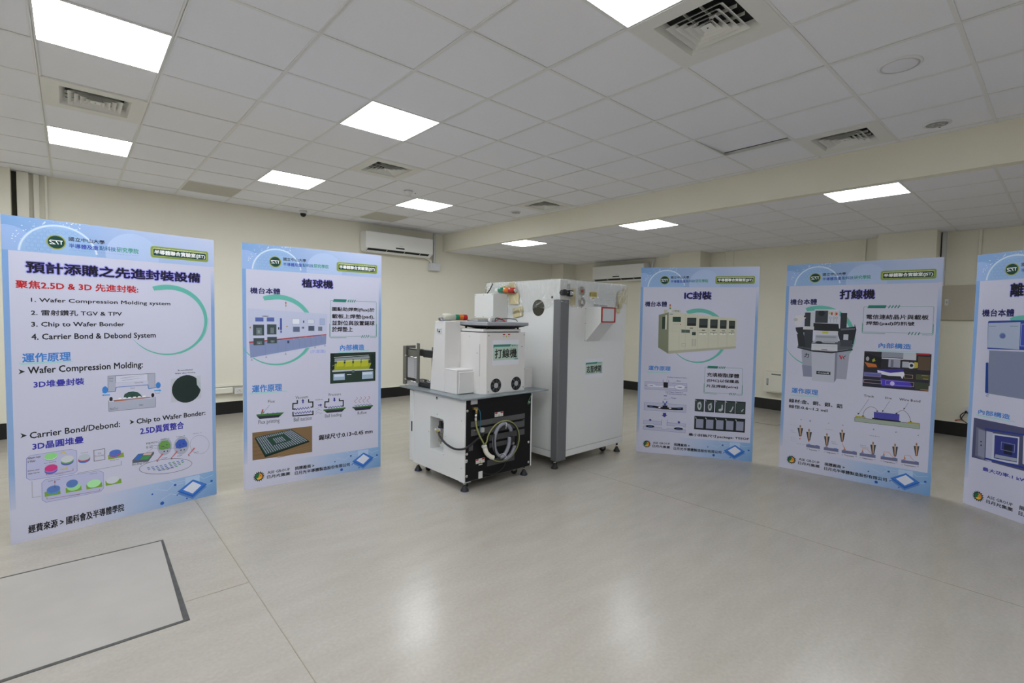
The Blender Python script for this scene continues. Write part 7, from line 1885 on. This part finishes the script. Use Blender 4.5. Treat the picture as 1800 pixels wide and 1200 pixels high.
# signal light lying on the shroud
S_ = thing('signal_light', 'green, orange and red signal light lying on the left of the bench machine', 'signal light', (1.352, -.167, 1.4255), .015)
dirv = Vector((1, -.10, 0)).normalized(); p0 = Vector((.095, .475, .034))
b = MB(); b.lathe(p0, [(.022, 0), (.030, .006), (.033, .012), (.033, .075), (.029, .078), (.029, .125)], mat('ivory_plastic', (.55, .56, .47), .4, noise=.04), dirv, 24); b.build('base', S_)
for c, s0 in ((green_m, .126), (orange_m, .168), (red_m, .210)):
    b = MB(); b.lathe(p0, [(.026, s0), (.027, s0 + .003), (.027, s0 + .038), (.026, s0 + .041)], c, dirv, 24); b.build('lens', S_)
b = MB(); b.box(.10, .44, .0, .17, .50, .006, lgrey_m, .001); b.build('cradle', S_)
b = MB()
for k, mm in ((0, red_m), (.012, rub_m), (-.012, blue_m)): b.tube([(.098, .475 + k, .030), (.075, .49 + k, .025), (.070, .475 + k, .006), (.095, .45 + k, .004)], .0035, mm)
b.build('wires', S_)

# ------------------------------------------------------------------ oven
O_ = thing('industrial_oven', 'tall white oven cabinet on feet, its top wrapped in clear film', 'oven', (2.418, -.215, 0), .023)
Wr, Wl, Zb0, Zt0 = 1.088, 1.086, .105, 1.842
b = MB(); b.box(.0, .0, .170, Wr, Wl, Zt0, white_m, .006, 2); b.build('cabinet', O_)
b = MB(); b.box(.0, .0, Zb0, Wr, Wl, .1675, white_m, .003); b.build('plinth', O_)
b = MB(); b.prism([(-.020, .060, .0), (-.020, -.012, .0), (-.012, -.022, .0), (.107, -.022, .0), (.107, -.001, .0), (-.001, -.001, .0), (-.001, .060, .0)], grey_m, (0, 0, 1.555))
o = b.build('corner_channel', O_); o.location = (0, 0, .09)
b = MB(); b.box(-.003, -.003, 1.650, .10, .06, 1.83, white_m, .002); b.build('corner_bracket', O_)
# round port, small hole on the side
b = MB(); b.lathe((0, .282, 1.568), [(.081, 0), (.081, .003), (.076, .004)], win_m, (-1, 0, 0), 36); b.build('round_port', O_)
b = MB(); b.box(-.004, .355, 1.563, -.0002, .372, 1.573, lgrey_m); b.box(-.004, .192, 1.563, -.0002, .209, 1.573, lgrey_m); b.cyl((-.0002, .1, 1.67), (-.0015, .1, 1.67), .012, dark_m, n=16); b.build('port_clip', O_)
# motor box on the side
b = MB(); b.box(-.205, .735, 1.457, -.001, 1.045, 1.712, white_m, .003); mo = b.build('side_box', O_)
b = MB()
for y in (.75, .89, 1.03):
    for z in (1.470, 1.70): b.cyl((-.2052, y, z), (-.2062, y, z), .0045, dark_m, n=8)
b.build('box_screws', mo)
# hood with red framed window
b = MB()
b.prism([(.392, -.001, 1.584), (.392, -.192, 1.584), (.392, -.192, 1.436), (.392, -.001, 1.236)], white_m, (.222, 0, 0)); b.box(.382, -.003, 1.228, .645, -.0005, 1.592, white_m); h = b.build('hood', O_)
b = MB()
for q in ((.390, 1.434, .616, 1.446), (.390, 1.574, .616, 1.586), (.390, 1.446, .402, 1.574), (.604, 1.446, .616, 1.574)): b.box(q[0], -.203, q[1], q[2], -.1925, q[3], red_m)
b.build('red_frame', h)
B1('hood_panel', (.4025, -.196, 1.4465, .6035, -.1925, 1.5735, mglass_m), h)
b = MB()
for z in (1.25, 1.42, 1.57): b.cyl((.385, -.003, z), (.385, -.0045, z), .004, dark_m, n=8)
b.build('hood_screws', h)
# fittings near the top
def dial(x, z, c):
    b = MB(); b.lathe((x, -.0005, z), [(.048, 0), (.050, .002), (.050, .010), (.044, .012), (.040, .006)], lgrey_m, (0, -1, 0), 28); b.lathe((x, -.007, z), [(.040, 0), (.036, .003), (.02, .004)], bowl_m, (0, -1, 0), 24)
    d = b.build('exhaust_port', O_)
    b = MB(); b.lathe((x - .005, -.012, z), [(.018, 0), (.018, .004), (.010, .006)], c, (0, -1, 0), 16)
    for a in (.5, 2.6, 4.7): b.cyl((x + .052 * math.cos(a), -.0005, z + .052 * math.sin(a)), (x + .052 * math.cos(a), -.006, z + .052 * math.sin(a)), .006, chrome_m, n=8)
    b.build('port_core', d)
dial(.315, 1.740, red_m); dial(.320, 1.632, white2_m)
b = MB(); b.lathe((.02, -.004, 1.712), [(.026, 0), (.028, .004), (.028, .022), (.022, .030), (.022, .045), (.030, .048), (.030, .062), (.02, .066)], rub_m, (-.35, -1, 0), 20); b.build('round_switch', O_)
b = MB(); b.box(.085, -.045, 1.682, .145, -.004, 1.738, dark_m, .004); b.box(.092, -.055, 1.69, .138, -.046, 1.73, lgrey_m, .002); b.cyl((.115, -.05, 1.71), (.115, -.07, 1.71), .012, chrome_m, n=12); b.box(.10, -.02, 1.74, .125, -.004, 1.80, lgrey_m, .002); b.build('latch_block', O_)
b = MB(); b.box(.445, -.0015, 1.693, .565, -.0004, 1.745, ylab_m); b.box(.490, -.0015, 1.672, .520, -.0004, 1.680, ylab_m); b.box(.45, -.0021, 1.70, .46, -.0016, 1.735, dark_m)
for z in (1.705, 1.716, 1.728): b.box(.475, -.0021, z, .552, -.0016, z + .003, dark_m)
b.build('yellow_label', O_)
b = MB()
for x in (.64, .74, .78, .86, .95): b.cyl((x, -.0002, 1.665), (x, -.0012, 1.665), .003, dark_m, n=6)
b.box(.52, -.001, 1.598, .60, -.0003, 1.618, lgrey_m); b.box(.61, -.0012, 1.596, .75, -.0004, 1.612, lgrey_m); b.build('rivets_and_tag', O_)
# labels on the side and signal light taped horizontally
b = MB(); b.box(-.0014, .86, 1.745, -.0004, .925, 1.795, lgrey_m); b.box(-.0014, .775, 1.758, -.0004, .835, 1.800, ylab_m); b.build('side_label', O_)
b = MB(); dv = Vector((.0, -1, -.05)).normalized(); p0 = Vector((-.034, .905, 1.762))
b.lathe(p0, [(.012, 0), (.024, .03), (.028, .05), (.028, .07)], white2_m, dv, 20); sl = b.build('stack_light', O_)
for c, s0 in ((green_m, .071), (orange_m, .151), (red_m, .231)):
    b = MB(); b.lathe(p0, [(.026, s0), (.028, s0 + .003), (.028, s0 + .076), (.026, s0 + .079)], c, dv, 20); b.build('lens', sl)
b = MB(); b.lathe(p0, [(.020, .3105), (.022, .322), (.012, .325)], chrome_m, dv, 16); b.build('end_cap', sl)
b = MB(); b.tube([(-.03, 1.05, 1.72), (-.035, .99, 1.77), (-.03, .95, 1.832)], .006, rub_m); b.build('cable', O_)
for x, y, a in ((.13, .13, 1.2), (.94, .13, 2.6), (.13, .95, .4), (.94, .95, 2.0)): caster(O_, x, y, a, .036)
for x, y in ((.03, .05), (1.04, .035), (.03, 1.04), (1.04, 1.04)): foot(O_, x, y, .105, .034, rub_m)
paper(O_, (.402, -.0012, .862), (1, 0, 0), .295, .195, '志聖烤箱', (0, -1, 0), 'white and pale green paper sign with four black characters')
# masking tape pieces holding the film
def tp(face, u, z, w_, h_, rot):
    b = MB(); c, s = math.cos(rot), math.sin(rot); P = []
    for a, d in ((-w_ / 2, -h_ / 2), (w_ / 2, -h_ / 2), (w_ / 2, h_ / 2), (-w_ / 2, h_ / 2)):
        uu, zz = u + a * c - d * s, z + a * s + d * c
        P.append((uu, -.0125, zz) if face == 'r' else (-.0125, uu, zz))
    b.prism(P, tape_m, (0, -.0005, 0) if face == 'r' else (-.0005, 0, 0)); return b.build('masking_tape', F_)
# stretch film: wrinkled skirt around the top
F_ = O_
rn = random.Random(5); b = MB(); k = b.mi(film_m)
path = []; st = .05; off = .011
def seg(x0, y0, x1, y1):
    n = int(math.hypot(x1 - x0, y1 - y0) / st)
    return [(x0 + (x1 - x0) * i / n, y0 + (y1 - y0) * i / n) for i in range(n)]
path = seg(-off, Wl + off, -off, -off - .02) + seg(-off, -off - .02, Wr + off, -off) + seg(Wr + off, -off, Wr + off, Wl + off) + seg(Wr + off, Wl + off, -off, Wl + off)
N = len(path); rows = 7; grid = []
for i, (x, y) in enumerate(path):
    lo = 1.60 + .03 * math.sin(i * .9) + rn.uniform(-.012, .012)
    if i < 22: lo = 1.60 - .15 * (1 - i / 22) + .02 * math.sin(i * 1.3)
    col = []
    for j in range(rows):
        t_ = j / (rows - 1); z = lo + (1.850 - lo) * t_
        d = rn.uniform(0, .006) * (1 if 0 < j < rows - 1 else .3)
        nx = -1 if x < 0 else (1 if x > Wr else 0); ny = -1 if y < 0 else (1 if y > Wl else 0)
        col.append(b.bm.verts.new((x + nx * d, y + ny * d, z + (rn.uniform(-.002, .004) if j == rows - 1 else 0))))
    grid.append(col)
for i in range(N):
    for j in range(rows - 1):
        f = b.bm.faces.new([grid[i][j], grid[(i + 1) % N][j], grid[(i + 1) % N][j + 1], grid[i][j + 1]]); f.material_index = k
f = b.bm.faces.new([grid[i][-1] for i in range(N)]); f.material_index = k
fo = b.build('plastic_film', F_); fo['label'] = 'clear wrinkled film stretched over the oven top'
for a in (('r', .178, 1.70, .07, .12, 0), ('r', .176, 1.635, .075, .07, .05), ('r', .955, 1.67, .09, .17, .05), ('r', 1.03, 1.72, .07, .16, -.05), ('r', .93, 1.585, .06, .10, .1), ('l', .66, 1.79, .10, .08, 0), ('l', .63, 1.665, .15, .12, 0), ('l', .72, 1.75, .10, .12, 0), ('l', .57, 1.51, .14, .07, -.2), ('l', .57, 1.545, .15, .06, -.2)): tp(*a)

# folded creases of the film: thin bright ridges that catch the lamps
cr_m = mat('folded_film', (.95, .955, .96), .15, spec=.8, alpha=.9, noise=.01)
b = MB()
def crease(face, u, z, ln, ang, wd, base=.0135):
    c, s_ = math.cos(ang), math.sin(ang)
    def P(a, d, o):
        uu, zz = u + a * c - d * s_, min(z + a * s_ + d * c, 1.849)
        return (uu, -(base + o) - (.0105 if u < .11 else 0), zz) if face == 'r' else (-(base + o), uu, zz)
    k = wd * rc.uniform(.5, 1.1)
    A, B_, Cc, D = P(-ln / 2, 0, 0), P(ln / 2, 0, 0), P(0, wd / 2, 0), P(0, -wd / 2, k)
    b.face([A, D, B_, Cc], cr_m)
rc = random.Random(11)
for i in range(46): crease('r', rc.uniform(.13, 1.0), rc.uniform(1.655, 1.835), rc.uniform(.06, .24), rc.choice([-.14, .1, .2, -.3, .15]) + rc.uniform(-.1, .1), rc.uniform(.002, .0045))
for i in range(16): crease('r', rc.uniform(.93, 1.07), rc.uniform(1.64, 1.82), rc.uniform(.06, .15), rc.uniform(.8, 1.4), rc.uniform(.002, .005))
for i in range(12): crease('r', rc.uniform(.02, .10), rc.uniform(1.72, 1.83), rc.uniform(.03, .08), rc.uniform(.6, 2.4), rc.uniform(.002, .004))
for i in range(40): crease('l', rc.uniform(.12, 1.03), rc.uniform(1.74, 1.835), rc.uniform(.04, .14), rc.choice([.7, 1.0, -.8, .2]) + rc.uniform(-.15, .15), rc.uniform(.002, .0045))
for i in range(18): crease('l', rc.uniform(.45, .75), rc.uniform(1.5, 1.72), rc.uniform(.04, .14), rc.uniform(.5, 2.6), rc.uniform(.0015, .003))
for i in range(6): crease('l', .13 + i * .035, 1.665 - i * .014, .13, -.4 - .05 * i, .0028)
o = b.build('film_creases', O_); o['kind'] = 'stuff'; o['label'] = 'bright folded creases in the clear film'
